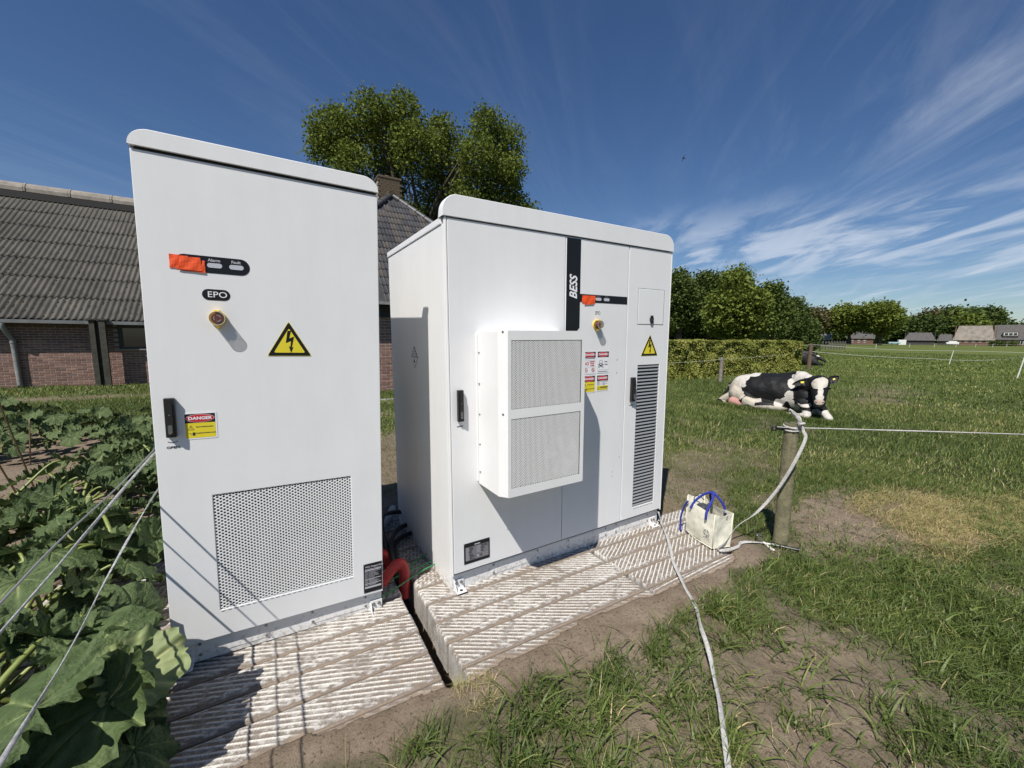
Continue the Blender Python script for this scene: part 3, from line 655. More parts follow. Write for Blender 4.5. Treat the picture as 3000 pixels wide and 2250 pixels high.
def tape(parent, quads):
    o = None
    for i, (pts, y) in enumerate(quads):
        n = 8; V = []; F = []
        P = [Vector(p) for p in pts]
        for a in range(n+1):
            for b_ in range(5):
                u, v = a/n, b_/4; p = (P[0]*(1-u)+P[1]*u)*(1-v)+(P[3]*(1-u)+P[2]*u)*v
                jz = random.uniform(-.0012, .0012) if a in (0, n) else 0
                V.append((p.x+jz, y-.0012-.0016*math.sin(u*9+i)*math.sin(v*5)-random.uniform(0, .0004), p.y))
        k = len(V); V += [(x, yy+.0016, z) for x, yy, z in V]
        F = [(a*5+b_, (a+1)*5+b_, (a+1)*5+b_+1, a*5+b_+1) for a in range(n) for b_ in range(4)]
        F += [tuple(k+j for j in reversed(f)) for f in list(F)]
        rim = [a*5 for a in range(n+1)]+[n*5+b_ for b_ in range(1, 5)]+[a*5+4 for a in range(n-1, -1, -1)]+[b_ for b_ in range(3, 0, -1)]
        F += [(rim[j], rim[(j+1) % len(rim)], k+rim[(j+1) % len(rim)], k+rim[j]) for j in range(len(rim))]
        q = MB(); q.add(V, F); ob = q.build('tape_strip' if o else 'orange_tape', ORANGE, o or parent); o = o or ob
    return o

def dirty_plinth():
    m = PAINT2.copy(); m.name = 'splashed_white_paint'; nt = m.node_tree; b = nt.nodes['Principled BSDF']; src = b.inputs['Base Color'].links[0].from_socket
    tc = nt.nodes.new('ShaderNodeTexCoord'); sp = nt.nodes.new('ShaderNodeSeparateXYZ'); nt.links.new(tc.outputs['Object'], sp.inputs[0])
    n = nt.nodes.new('ShaderNodeTexNoise'); n.inputs['Scale'].default_value = 42; n.inputs['Detail'].default_value = 6; n.inputs['Roughness'].default_value = .7; nt.links.new(tc.outputs['Object'], n.inputs[0])
    a = nt.nodes.new('ShaderNodeMapRange'); a.inputs[1].default_value = .16; a.inputs[2].default_value = -.01; a.inputs[3].default_value = -.12; a.inputs[4].default_value = .16; nt.links.new(sp.outputs[2], a.inputs[0])
    s = nt.nodes.new('ShaderNodeMath'); s.operation = 'ADD'; nt.links.new(n.outputs[0], s.inputs[0]); nt.links.new(a.outputs[0], s.inputs[1])
    r = nt.nodes.new('ShaderNodeMapRange'); r.inputs[1].default_value = .58; r.inputs[2].default_value = .74; r.inputs[4].default_value = .6; nt.links.new(s.outputs[0], r.inputs[0])
    x = nt.nodes.new('ShaderNodeMix'); x.data_type = 'RGBA'; nt.links.new(r.outputs[0], x.inputs[0]); nt.links.new(src, x.inputs[6]); x.inputs[7].default_value = (.30, .25, .20, 1); nt.links.new(x.outputs[2], b.inputs['Base Color']); return m
SPLASH = dirty_plinth()
# --- left cabinet -----------------------------------------------------------
W1 = .8866; D1 = 1.0
cab1 = empty('power_cabinet', mw=M1); tag(cab1, 'tall narrow white cabinet with a large perforated grille, beside the leafy vegetable bed', 'cabinet')
b1 = MB(); b1.rbox(.002, W1-.002, .033, D1, .104, 2.112, .004, 2); b1.build('housing', PAINT, cab1)
MB().box(.010, W1-.010, .014, .034, 2.095, 2.150).build('gutter', mat('dark_slot_shade', (.05, .055, .055), .35, metal=.3), cab1)  # no real gutter: dark strip painting the shade in the slot below the hood
# door: four frame pieces round the grille opening
dx0, dx1, dz0, dz1 = .176, .737, .232, .768
q = MB(); q.box(.001, dx0, 0, .02, .106, 2.116); q.box(dx1, W1-.001, 0, .02, .106, 2.116); q.box(dx0, dx1, 0, .02, dz1, 2.116); q.box(dx0, dx1, 0, .02, .106, dz0)
door1 = MB()
bm = bmesh.new()
for (a, c_, e, f) in ((.001, W1-.001, .106, 2.1285),):
    xs = [a, dx0, dx1, c_]; zs = [e, dz0, dz1, f]; vv = {}
    for i, x in enumerate(xs):
        for j, z in enumerate(zs): vv[i, j] = bm.verts.new((x, 0, z))
    for i in range(3):
        for j in range(3):
            if (i, j) != (1, 1): bm.faces.new((vv[i, j], vv[i+1, j], vv[i+1, j+1], vv[i, j+1]))
ext = bmesh.ops.extrude_face_region(bm, geom=bm.faces[:])
for v in ext['geom']:
    if isinstance(v, bmesh.types.BMVert): v.co.y += .02
bmesh.ops.recalc_face_normals(bm, faces=bm.faces[:])
outer = [e for e in bm.edges if len(e.link_faces) == 2 and abs(e.calc_face_angle(0)) > .5]
bmesh.ops.bevel(bm, geom=outer, offset=.0022, segments=2, profile=.5, affect='EDGES')
me = bpy.data.meshes.new('door'); bm.to_mesh(me); bm.free(); me.materials.append(PAINT); link('door', me, cab1)
perforated(cab1, dx0-.001, dx1+.004, dz0-.004, dz1+.006, .0115, .0146, .003, .0049, PAINT, 'grille')
MB().box(dx0-.02, dx1+.02, .0295, .031, dz0-.02, dz1+.02).build('grille_backing', mat('filter_mat_grey', (.016, .017, .019), .9, var=.3, vscale=30), cab1)
# bent louvre edge below the grille
q = MB()
for k in range(24): q.box(dx0+.004+k*.0235, dx0+.019+k*.0235, -.0008, .001, dz0-.0085, dz0-.0065)
q.build('grille_slots', INK, cab1)
hood(cab1, -.003, W1+.001, 2.1405, 2.2005, -.009, .07, .066, .056, 0.0, PAINT)
for (ex, ey) in ((.87, .07), (.87, .93), (.03, .07), (.03, .93)):
    q = MB(); q.tube([(ex, ey+.022*math.cos(t), 2.128+.022*math.sin(t)) for t in [i*2*math.pi/14 for i in range(15)]], .006, 6); q.cyl((ex, ey, 2.10), (ex, ey, 2.115), .014, .014, 10); q.build('lifting_eye', STEEL, cab1)
pl = MB(); pl.rbox(.003, W1-.003, .030, D1-.01, -.006, .106, .002, 1); pl.build('plinth', SPLASH, cab1)
for a, c_ in ((.079, .357), (.533, .812)):
    cp = MB().rbox(a, c_, .0275, .031, .018, .088, .0008, 1).build('plinth_cover', SPLASH, cab1)
    for X in (a+.012, c_-.012):
        for Z in (.028, .079): screw(cp, X, Z, .0275)
bracket(cab1, .855, .030, -.014); bracket(cab1, .035, .030, -.004)
pan = pill(cab1, 'status_panel', .231, 1.7355, .250, .066, BLACK)
for X, t in ((.2355, 'Alarm'), (.3095, 'Fault')):
    pill(pan, 'indicator_light', X, 1.7335, .050, .0185, LENS, -.0024, -.001); text(t, .0155, (X-.001, -.0014, 1.7535), LGREY, pan, bold=.0005, sx=1.08)
tape(cab1, [([(.091, 1.711), (.150, 1.710), (.150, 1.761), (.093, 1.764)], -.0014), ([(.117, 1.705), (.2045, 1.7005), (.2040, 1.748), (.125, 1.758)], -.0030), ([(.121, 1.708), (.193, 1.707), (.190, 1.759), (.124, 1.757)], -.0048)])
ep = pill(cab1, 'epo_label', .2345, 1.6165, .0945, .044, BLACK); text('EPO', .0335, (.2385, -.0014, 1.6165), WHITE, ep, sx=1.12, bold=.0001)
estop(cab1, .2355, 1.521)
triangle_sign(cab1, .492, 1.366, .178, .155)
swing_handle(cab1, .0585, 1.038, 1.198, .034, .9925)
danger_sign(cab1, .0960, .2090, 1.020, 1.1325, 'hv')
name_plate(cab1, .788, .8815, .120, .281, ('PCC Output Grid', 'Switching Cabinet'), 1)

# --- right cabinet ------------------------------------------------------------
W2 = 1.768; D2 = 1.094
cab2 = empty('power_cabinet', mw=M2); tag(cab2, 'wide white cabinet marked BESS on a black stripe, with boxed cooling unit', 'cabinet')
MB().rbox(.000, W2-.002, .024, D2, .104, 2.029, .003, 2).build('housing', PAINT2, cab2)
MB().rbox(-.006, W2+.002, .045, D2+.006, 2.031, 2.067, .004, 2).build('roof_cap', PAINT2, cab2)
MB().rbox(.000, .0105, .000, .023, .10, 2.060, .002, 1).build('corner_post', PAINT2, cab2); MB().rbox(W2-.009, W2, .000, .023, .10, 2.060, .002, 1).build('corner_post', PAINT2, cab2)
MB().box(.010, W2-.010, .014, .024, .10, 2.062).build('frame', DARK, cab2)
vx0, vx1, vz0, vz1 = 1.446, 1.676, .189, 1.252
def plate(x0, x1, z0, z1, hole=None, y1=.016, name='door'):
    if not hole: return MB().rbox(x0, x1, 0, y1, z0, z1, .0025, 2).build(name, PAINT, cab2)
    bm = bmesh.new(); xs = [x0, hole[0], hole[1], x1]; zs = [z0, hole[2], hole[3], z1]; vv = {}
    for i, x in enumerate(xs):
        for j, z in enumerate(zs): vv[i, j] = bm.verts.new((x, 0, z))
    for i in range(3):
        for j in range(3):
            if (i, j) != (1, 1): bm.faces.new((vv[i, j], vv[i+1, j], vv[i+1, j+1], vv[i, j+1]))
    ext = bmesh.ops.extrude_face_region(bm, geom=bm.faces[:])
    for v in ext['geom']:
        if isinstance(v, bmesh.types.BMVert): v.co.y += y1
    bmesh.ops.recalc_face_normals(bm, faces=bm.faces[:])
    bmesh.ops.bevel(bm, geom=[e for e in bm.edges if len(e.link_faces) == 2 and abs(e.calc_face_angle(0)) > .5], offset=.002, segments=2, profile=.5, affect='EDGES')
    me = bpy.data.meshes.new(name); bm.to_mesh(me); bm.free(); me.materials.append(PAINT); return link(name, me, cab2)
plate(.0135, .7785, .113, 2.057); plate(.7830, 1.3215, .113, 2.057); dr3 = plate(1.3275, W2-.0115, .113, 2.057, (vx0, vx1, vz0, vz1))
hood(cab2, -.010, 1.768, 2.0645, 2.1715, -.007, .062, .082, .078, .030, PAINT)
MB().rbox(.003, W2-.003, .030, D2-.01, -.025, .105, .002, 1).build('plinth', SPLASH, cab2)
for a, c_ in ((.27, .62), (.85, 1.22), (1.30, 1.66)):
    cp = MB().rbox(a, c_, .0275, .031, .016, .085, .0008, 1).build('plinth_cover', SPLASH, cab2)
    for X in (a+.012, c_-.012):
        for Z in (.027, .075): screw(cp, X, Z, .0275)
bracket(cab2, .050, .030, -.002); bracket(cab2, 1.705, .030, -.020); bracket(cab2, .03, D2-.03, .0)
# louvre grille
MB().box(vx0-.01, vx1+.01, .030, .032, vz0-.01, vz1+.01).build('grille_backing', DARK, cab2)
nsl = 43; ph = (vz1-vz0)/nsl; sm = MB()
sm.add([(vx0, .020, ph*.62), (vx1, .020, ph*.62), (vx0, .004, ph*.50), (vx1, .004, ph*.50), (vx0, .002, ph*.12), (vx1, .002, ph*.12), (vx0, .008, 0.0), (vx1, .008, 0.0)],
       [(0, 2, 3, 1), (2, 4, 5, 3), (4, 6, 7, 5), (0, 1, 7, 6)])
SLAT = mat('louvre_grey_paint', (.27, .28, .29), .45)
smm = sm.mesh('slat', SLAT)
for k in range(nsl): o = link('slat', smm, cab2); o.location = (0, 0, vz0+.004+k*ph)
q = MB()
for k in range(9): q.box(vx0+.010+k*.024, vx0+.024+k*.024, -.0008, .001, vz0-.013, vz0-.010)
q.build('grille_slots', INK, cab2)
# black stripes
st = MB(); st.prism([(.7885, 2.052), (.8990, 2.052), (.8990, 1.722), (1.3165, 1.722), (1.3165, 1.672), (.8990, 1.672), (.8990, 1.512), (.872, 1.485), (.872, 1.40), (.7885, 1.40)], -.0012, -.0003)
stripe = st.build('black_stripe', BLACK, cab2)
text('BESS', .082, (.8465, -.0016, 1.757), WHITE, stripe, rot=(math.pi/2, -math.pi/2, 0), bold=.0020, shear=.30, sx=.86)
for X, t in ((1.054, 'Alarm'), (1.126, 'Fault')):
    pill(stripe, 'indicator_light', X, 1.6955, .050, .0185, LENS, -.0026, -.0012); text(t, .013, (X, -.0016, 1.7135), MGREY, stripe)
tape(cab2, [([(.914, 1.666), (1.022, 1.667), (1.028, 1.716), (.916, 1.714)], -.0016), ([(.934, 1.656), (1.012, 1.661), (1.006, 1.715), (.928, 1.714)], -.0036)])
text('EPO', .031, (1.052, -.0008, 1.607), MGREY, cab2, sx=.80)
estop(cab2, 1.040, 1.532, .027)
q = MB(); A = [(1.4235, 1.538), (1.6960, 1.538), (1.6960, 1.789), (1.4235, 1.789)]; ww = .0022
q.box(1.4235, 1.696, -.0004, .0003, 1.538, 1.538+ww); q.box(1.4235, 1.696, -.0004, .0003, 1.789-ww, 1.789); q.box(1.4235, 1.4235+ww, -.0004, .0003, 1.54, 1.787); q.box(1.696-ww, 1.696, -.0004, .0003, 1.54, 1.787)
fl = q.build('flap_seam', INK, cab2)
MB().rbox(1.428, 1.692, -.0022, 0, 1.5425, 1.7845, .001, 1).build('inspection_flap', PAINT, cab2)
lk = pill(cab2, 'cam_lock', 1.564, 1.575, .034, .056, BLACKP, -.012, -.002); pill(lk, 'lock_face', 1.564, 1.570, .018, .026, GREYP, -.0135, -.012)
triangle_sign(cab2, 1.560, 1.3165, .178, .154)
swing_handle(cab2, .064, .998, 1.170, .034, .968, False); swing_handle(cab2, 1.393, .997, 1.169, .036, .968, False)
danger_sign(cab2, .935, 1.0475, 1.2095, 1.3620, 'no'); danger_sign(cab2, 1.0545, 1.1655, 1.2115, 1.3620, 'toxic')
danger_sign(cab2, .933, 1.0460, 1.0870, 1.2040, 'hv'); danger_sign(cab2, 1.0540, 1.1640, 1.0920, 1.2035, 'warn')
name_plate(cab2, .0735, .2405, .1535, .2790, (), 2)
for X, Z in ((1.235, 1.20), (1.235, 1.29)): MB().prism([(X, Z), (X+.006, Z+.004), (X+.010, Z+.016), (X+.004, Z+.012)], -.0006, -.0002).build('scuff', MGREY, cab2)
for X, Z in ((1.22, .47), (1.29, .60), (1.225, .50), (.36, .29)): MB().prism([(X, Z), (X+.006, Z+.001), (X+.005, Z+.012)], -.0006, -.0002).build('scuff', MGREY, cab2)
# battery hazard diamond on the side
RS = Matrix.Rotation(-math.pi/2, 4, 'Z')
def side(mb, name, m, parent, y=.553):      # profile drawn in (u,z) on the x=0 side, u grows to the front
    for i, v in enumerate(mb.V): mb.V[i] = (v[1]-.0005, y-v[0], v[2])
    return mb.build(name, m, parent)
dia = side(MB().prism([(0, 1.396), (.070, 1.3265), (0, 1.257), (-.070, 1.3265)], -.0008, -.0002), 'hazard_diamond', INK, cab2)
side(MB().prism([(.066, 1.324), (0, 1.262), (-.066, 1.324)], -.0012, -.0008), 'diamond_face', WHITE, dia)
q = MB()
for k in (-2.5, -1.5, -.5, .5, 1.5, 2.5): q.prism([(k*.0195-.006, 1.327), (k*.0195+.006, 1.327), (k*.0195+.006, 1.393-abs(k*.0195)-.004), (k*.0195-.006, 1.393-abs(k*.0195)-.004)], -.0012, -.0008)
side(q, 'diamond_stripe', WHITE, dia)
side(MB().box(-.014, .010, -.0018, -.0013, 1.290, 1.303).box(-.011, -.004, -.0018, -.0013, 1.303, 1.318).box(.001, .006, -.0018, -.0013, 1.303, 1.312), 'battery_icon', INK, dia)
for Y in (.06, .5): pass
# --- cooling unit on the door
ac = MB(); P = [(.172, 0), (.172, -.238), (.204, -.281), (.706, -.281), (.736, -.240), (.736, 0)]
k = len(P); Z0, Z1 = .624, 1.486
ac.add([(x, y, Z1) for x, y in P], [tuple(range(k))]); ac.add([(x, y, Z0) for x, y in P], [tuple(range(k))])
for i in (0, 1, 3, 4): (x0, y0), (x1, y1) = P[i], P[i+1]; ac.add([(x0, y0, Z0), (x1, y1, Z0), (x1, y1, Z1), (x0, y0, Z1)], [(0, 1, 2, 3)])
fx = [.204, .223, .679, .706]; fz = [Z0, .672, 1.039, 1.089, 1.438, Z1]
for i in range(3):
    for j in range(5):
        if i == 1 and j in (1, 3): continue
        ac.add([(fx[i], -.281, fz[j]), (fx[i+1], -.281, fz[j]), (fx[i+1], -.281, fz[j+1]), (fx[i], -.281, fz[j+1])], [(0, 1, 2, 3)])
bm = bmesh.new()
me = mesh_from('air_conditioner', ac.V, ac.F, PAINT2); bm.from_mesh(me); bmesh.ops.remove_doubles(bm, verts=bm.verts[:], dist=.0004); bmesh.ops.recalc_face_normals(bm, faces=bm.faces[:])
bmesh.ops.bevel(bm, geom=[e for e in bm.edges if len(e.link_faces) == 2 and e.calc_face_angle(0) > .4], offset=.0035, segments=2, profile=.5, affect='EDGES'); bm.to_mesh(me); bm.free()
acu = link('cooling_unit', me, cab2)
for z0, z1 in ((.672, 1.039), (1.089, 1.438)):
    perforated(acu, .222, .682, z0-.001, z1+.003, .0078, .0088, -.2795, .00335, PAINT2)
    MB().box(.210, .700, -.262, -.260, z0-.01, z1+.01).build('inner_screen', mat('screen_grey', (.04, .042, .045), .8, var=.3, vscale=20), acu)
q = MB(); q.cyl((.56, -.263, .80), (.56, -.266, .80), .12, .12, 32); q.build('fan', mat('fan_shadow_grey', (.10, .10, .12), .6), acu)
q = MB()
for a in range(5): q.add([(.56+r_*math.cos(t+a*1.2566), -.2668, .80+r_*math.sin(t+a*1.2566)) for r_, t in ((.03, 0), (.112, .25), (.112, .75), (.03, .6))], [(0, 1, 2, 3)])
q.build('fan_blade', FAN, acu)
MB().rbox(.164, .1715, -.012, 0, .64, 1.47, .001, 1).build('mounting_flange', PAINT2, acu)
for Z in (.70, .86, 1.03, 1.20, 1.37): screw(acu, -.03, Z, .172, .0055, side=True)
for Z in (1.48, 1.065): screw(acu, .188, Z, -.258, .004)
# ------------------------------------------------------------------ conduits and cables between the cabinets
def spline(P, n=10):
    P = [Vector(p) for p in P]; P = [P[0]*2-P[1]]+P+[P[-1]*2-P[-2]]; R = []
    for i in range(1, len(P)-2):
        for k in range(n):
            t = k/n; a, b_, c_, d_ = P[i-1], P[i], P[i+1], P[i+2]
            R.append(.5*((2*b_)+(c_-a)*t+(2*a-5*b_+4*c_-d_)*t*t+(3*b_-a-3*c_+d_)*t**3))
    R.append(P[-2]); return R
REDC = mat('red_conduit', (.42, .022, .018), .45, var=.15, vscale=20)
def conduit(P, r, label):
    pts = spline(P, 40); L_ = [0]
    for a, b_ in zip(pts[:-1], pts[1:]): L_.append(L_[-1]+(b_-a).length)
    n = int(L_[-1]/.0024); Q = []
    for i in range(n+1):
        s = L_[-1]*i/n; j = min(max(np.searchsorted(L_, s), 1), len(pts)-1); t = (s-L_[j-1])/max(1e-6, L_[j]-L_[j-1]); Q.append(pts[j-1].lerp(pts[j], t))
    rr = [r*(1.0 if (i % 4) in (0, 1) else .88) for i in range(n+1)]
    return tag(MB().tube(Q, rr, 18).build('conduit', REDC, None), label, 'conduit', 'red corrugated conduits')
conduit([(.40, 2.30, .045), (.455, 2.245, .050), (.50, 2.235, .095), (.545, 2.25, .128), (.590, 2.275, .118), (.612, 2.29, .05), (.606, 2.285, -.10)], .0315, 'red corrugated conduit looping out beside the left cabinet and down into the gap')
conduit([(.40, 2.52, .08), (.46, 2.50, .10), (.525, 2.51, .09), (.565, 2.52, .03), (.58, 2.52, -.10)], .030, 'red corrugated conduit farther back in the shade between the cabinets')
CAB = mat('black_cable', (.012, .012, .013), .5)
for P, lb in (([(.60, 2.40, -.08), (.59, 2.46, .05), (.62, 2.62, .10), (.74, 2.86, .06), (.90, 2.98, .02)], 'black cable rising from the gap and bending right under the wide cabinet'),
              ([(.60, 2.46, -.08), (.575, 2.55, .06), (.60, 2.80, .17), (.72, 3.02, .12), (.95, 3.10, .04)], 'black cable arching highest behind the red conduit'),
              ([(.62, 2.42, -.08), (.61, 2.50, .02), (.68, 2.70, .05), (.86, 2.84, .02)], 'black cable lying lowest beside the wide cabinet')):
    tag(MB().tube(spline(P, 10), .016, 10).build('cable', CAB, None), lb, 'cable')
GRN = mat('green_earth_wire', (.03, .22, .06), .45)
for P, lb in (([(.44, 2.17, .012), (.56, 2.215, .022), (.70, 2.29, .022), (.83, 2.33, .03), (.95, 2.40, .03)], 'green earth wire crossing nearest the camera over the slab gap'),
              ([(.42, 2.26, .02), (.56, 2.275, .045), (.68, 2.33, .030), (.80, 2.365, .03), (.95, 2.42, .03)], 'green earth wire in the middle of the three crossing the gap'),
              ([(.42, 2.29, .02), (.56, 2.31, .050), (.66, 2.37, .035), (.80, 2.46, .03), (.95, 2.52, .03)], 'green earth wire lying farthest back over the gap')):
    tag(MB().tube(spline(P, 8), .0042, 8).build('earth_wire', GRN, None), lb, 'wire')
tag(MB().tube(spline([(.40, 2.75, .06), (.52, 2.80, .07), (.66, 3.00, .05), (.80, 3.3, .03)], 6), .028, 12).build('pipe', mat('grey_pipe', (.32, .36, .38), .4), None), 'pale grey pipe in the shade behind the cables', 'pipe')

# ------------------------------------------------------------------ electric fence ropes by the vegetable bed
ROPE = mat('weathered_white_fence_tape', (.34, .34, .345), .8, var=.55, vscale=60, bump=.001, bscale=300)
WIREM = mat('thin_grey_wire', (.20, .20, .21), .5)
def fence_line(P, wdt, m, thick=.25, twist=1.2, seed=0):
    pts = spline(P, 12); q = MB(); V = []; n = 8; rings = []
    for i, p in enumerate(pts):
        d = (pts[min(i+1, len(pts)-1)]-pts[max(i-1, 0)]).normalized(); up = Vector((0, 0, 1)); up = (up-d*up.dot(d)).normalized(); b_ = d.cross(up)
        a = twist*math.sin(i*.11+seed)+.5*math.sin(i*.31+seed*2); u = up*math.cos(a)+b_*math.sin(a); v = b_*math.cos(a)-up*math.sin(a)
        w_ = wdt*(1+.10*math.sin(i*.9+seed)); rings += [tuple(p+u*math.cos(2*math.pi*k/n)*w_/2+v*math.sin(2*math.pi*k/n)*w_/2*thick) for k in range(n)]
    F = [(i*n+k, i*n+(k+1) % n, (i+1)*n+(k+1) % n, (i+1)*n+k) for i in range(len(pts)-1) for k in range(n)]
    q.add(rings, F, True); return q
o = fence_line([(-.49, .55, .858), (-.495, 1.15, .860), (-.502, 1.69, .868), (-.51, 2.48, .883), (-.515, 3.6, .86), (-.53, 5.2, .88)], .0098, ROPE, .55, .8, 1).build('fence_rope', ROPE, None)
tag(o, 'upper thick weathered fence rope running back past the tall cabinet', 'fence rope', 'electric fence lines beside the vegetable bed')
o = fence_line([(-.515, .45, .595), (-.516, 1.133, .593), (-.518, 1.485, .598), (-.534, 1.914, .622), (-.549, 2.66, .648), (-.56, 3.9, .64), (-.57, 5.2, .66)], .0105, ROPE, .40, 1.0, 4).build('fence_tape', ROPE, None)
tag(o, 'lower flat pale fence tape ending at the bottom left corner of the view', 'fence tape', 'electric fence lines beside the vegetable bed')
o = MB().tube(spline([(-.565, .6, .83), (-.567, 1.2, .832), (-.573, 1.67, .84), (-.57, 2.3, .832), (-.58, 3.6, .84), (-.58, 5.2, .85)], 8), .0032, 6).build('fence_wire', WIREM, None)
tag(o, 'thin grey fence wire between the two white fence ropes', 'fence wire', 'electric fence lines beside the vegetable bed')
CANE = mat('bamboo_cane', (.24, .165, .095), .7, var=.3, vscale=30)
for base, topp, lb in (((-1.99, 5.45, -.03), (-1.90, 4.80, 1.02), 'brown bamboo cane leaning over the bare bed, right of the two'), ((-2.06, 5.34, -.03), (-2.02, 4.72, .86), 'brown bamboo cane leaning over the bare bed, left of the two'), ((-2.42, 6.6, -.03), (-2.36, 6.55, .50), 'short cane stub standing at the far side of the bed')):
    b_, t_ = Vector(base), Vector(topp); q = MB()
    P = [b_.lerp(t_, i/8) for i in range(9)]; q.tube(P, [.0075*(1.12 if i % 2 else .95)*(1-.25*i/8) for i in range(9)], 8)
    tag(q.build('bamboo_cane', CANE, None), lb, 'cane')
TAG = mat('yellow_plant_label', (.72, .75, .32), .4)
for (X, Y, Z), lb in (((-1.10, 3.62, .30), 'upright yellow plant label among the leaves, upper one'), ((-.98, 2.95, .33), 'pale yellow plant label among the leaves, lower one')):
    q = MB().rbox(-.010, .010, -.001, .001, -.20, .09, .0008, 1); q.add([(-.01, 0, .09), (.01, 0, .09), (.004, 0, .115), (-.004, 0, .105)], [(0, 1, 2, 3)])
    o = q.build('plant_label', TAG, None); o.location = (X, Y, Z); o.rotation_euler = (.05, .10, .2); tag(o, lb, 'plant label')

# ------------------------------------------------------------------ wooden post, tape and gate handle
OLDW = mat('green_stained_post_wood', (.175, .160, .092), .9, var=.5, vscale=14, bump=.004, bscale=60)
def post(name, x, y, z0, z1, r, label, m=OLDW, group=None, lean=(0, 0), seed=1, cat='fence post', cracks=True):
    n = 26; V = []; F = []; H = 14
    for j in range(H+1):
        z = z0+(z1-z0)*j/H
        for i in range(n):
            t = 2*math.pi*i/n; c = 0
            if cracks:
                for ct, cw, dp in ((3.9, .10, .16), (5.3, .06, .10), (1.2, .08, .12)):
                    dd = (t-ct-.05*math.sin(z*5)) ; c += dp*math.exp(-(dd/cw)**2)
            rr = r*(1-c)*(1+.04*math.sin(3*t+z*2+seed))*(1.05-.07*(j/H))
            V.append((x+lean[0]*(z-z0)+rr*math.cos(t), y+lean[1]*(z-z0)+rr*math.sin(t), z))
    F = [(j*n+i, j*n+(i+1) % n, (j+1)*n+(i+1) % n, (j+1)*n+i) for j in range(H) for i in range(n)]
    V.append((x+lean[0]*(z1-z0), y+lean[1]*(z1-z0), z1-.004)); F += [(H*n+i, H*n+(i+1) % n, len(V)-1) for i in range(n)]
    me = mesh_from(name, V, F, m, smooth=False); o = link(name, me); tag(o, label, cat, group); return o
p0 = post('fence_post', 3.075, 1.405, -.12, .885, .0455, 'round green-stained wooden post with white tape knotted round its top, beside the tote bag')
TAPE = mat('white_fence_tape', (.44, .43, .41), .8, var=.35, vscale=90, bump=.0006, bscale=500)
def ribbon(P, wd, m=None, n=10, twist=None, th=.0012, name='tape_ribbon', parent=None, flat=(0, 0, 1), ripple=0.0):
    """flat strap following a spline; flat = the way its face looks"""
    pts = spline(P, n); V = []; N_ = len(pts)
    for i, p in enumerate(pts):
        d = (pts[min(i+1, N_-1)]-pts[max(i-1, 0)]).normalized(); f = Vector(flat); a = twist(i/(N_-1)) if twist else 0
        s = d.cross(f).normalized(); f = s.cross(d).normalized(); s2 = s*math.cos(a)+f*math.sin(a); f2 = f*math.cos(a)-s*math.sin(a)
        for k in range(4):
            u = k/3-.5; off = s2*u*wd+f2*(ripple*math.sin(k*2.1+i*.35)); V += [tuple(p+off+f2*th/2), tuple(p+off-f2*th/2)]
    F = []
    for i in range(N_-1):
        for k in range(3):
            a, b_ = i*8+k*2, (i+1)*8+k*2; F += [(a, b_, b_+2, a+2), (a+1, a+3, b_+3, b_+1)]
        a, b_ = i*8, (i+1)*8; F += [(a, a+1, b_+1, b_), (a+6, b_+6, b_+7, a+7)]
    q = MB(); q.add(V, F, True); return q.build(name, m or TAPE, parent)
def gz(x, y, o=.014): return float(ground_h(np.array([x]), np.array([y]))[0])+o
# tape hanging from the knot to the handle on the ground
tw = lambda s: .9+.9*math.sin(s*7)
o = ribbon([(3.050, 1.335, .88), (3.045, 1.320, .85), (3.035, 1.30, .80), (2.99, 1.33, .64), (2.96, 1.40, .44), (2.90, 1.49, .25), (2.77, 1.55, .15), (2.66, 1.56, .05), (2.585, 1.565, .022), (2.60, 1.530, .022), (2.72, 1.505, gz(2.72, 1.505)), (2.80, 1.525, gz(2.8, 1.525)), (2.895, 1.478, gz(2.895, 1.478)), (2.935, 1.43, .026)], .020, twist=tw, ripple=.0016, flat=(.3, -1, .4), name='hanging_tape')
tag(o, 'white tape hanging from the post knot and curling on the ground under the tote bag', 'fence tape')
# wraps round the post top plus the loose end
q = MB(); 
for zz, k in ((.862, 0), (.845, 1.3)):
    q.tube([(3.075+.049*math.cos(t), 1.405+.049*math.sin(t), zz+.008*math.sin(t+k)) for t in [i*2*math.pi/28 for i in range(29)]], .0055, 6)
q.tube(spline([(3.05, 1.352, .880), (3.04, 1.338, .895), (3.055, 1.325, .90), (3.07, 1.335, .885), (3.055, 1.345, .872)], 6), .009, 8)
kn = q.build('tape_knot', TAPE, None); tag(kn, 'white tape wound and knotted round the top of the near post', 'tape knot')
ribbon([(3.055, 1.338, .885), (3.045, 1.36, .92), (3.03, 1.385, .955), (3.02, 1.40, .985)], .022, twist=lambda s: s*1.5, ripple=.003, flat=(-1, -.5, 0), name='loose_end', parent=kn)
ribbon([(3.055, 1.338, .885), (3.055, 1.35, .92), (3.050, 1.37, .95), (3.025, 1.41, .985)], .018, twist=lambda s: .8-s, ripple=.003, flat=(-1, -.5, 0), name='loose_end', parent=kn)
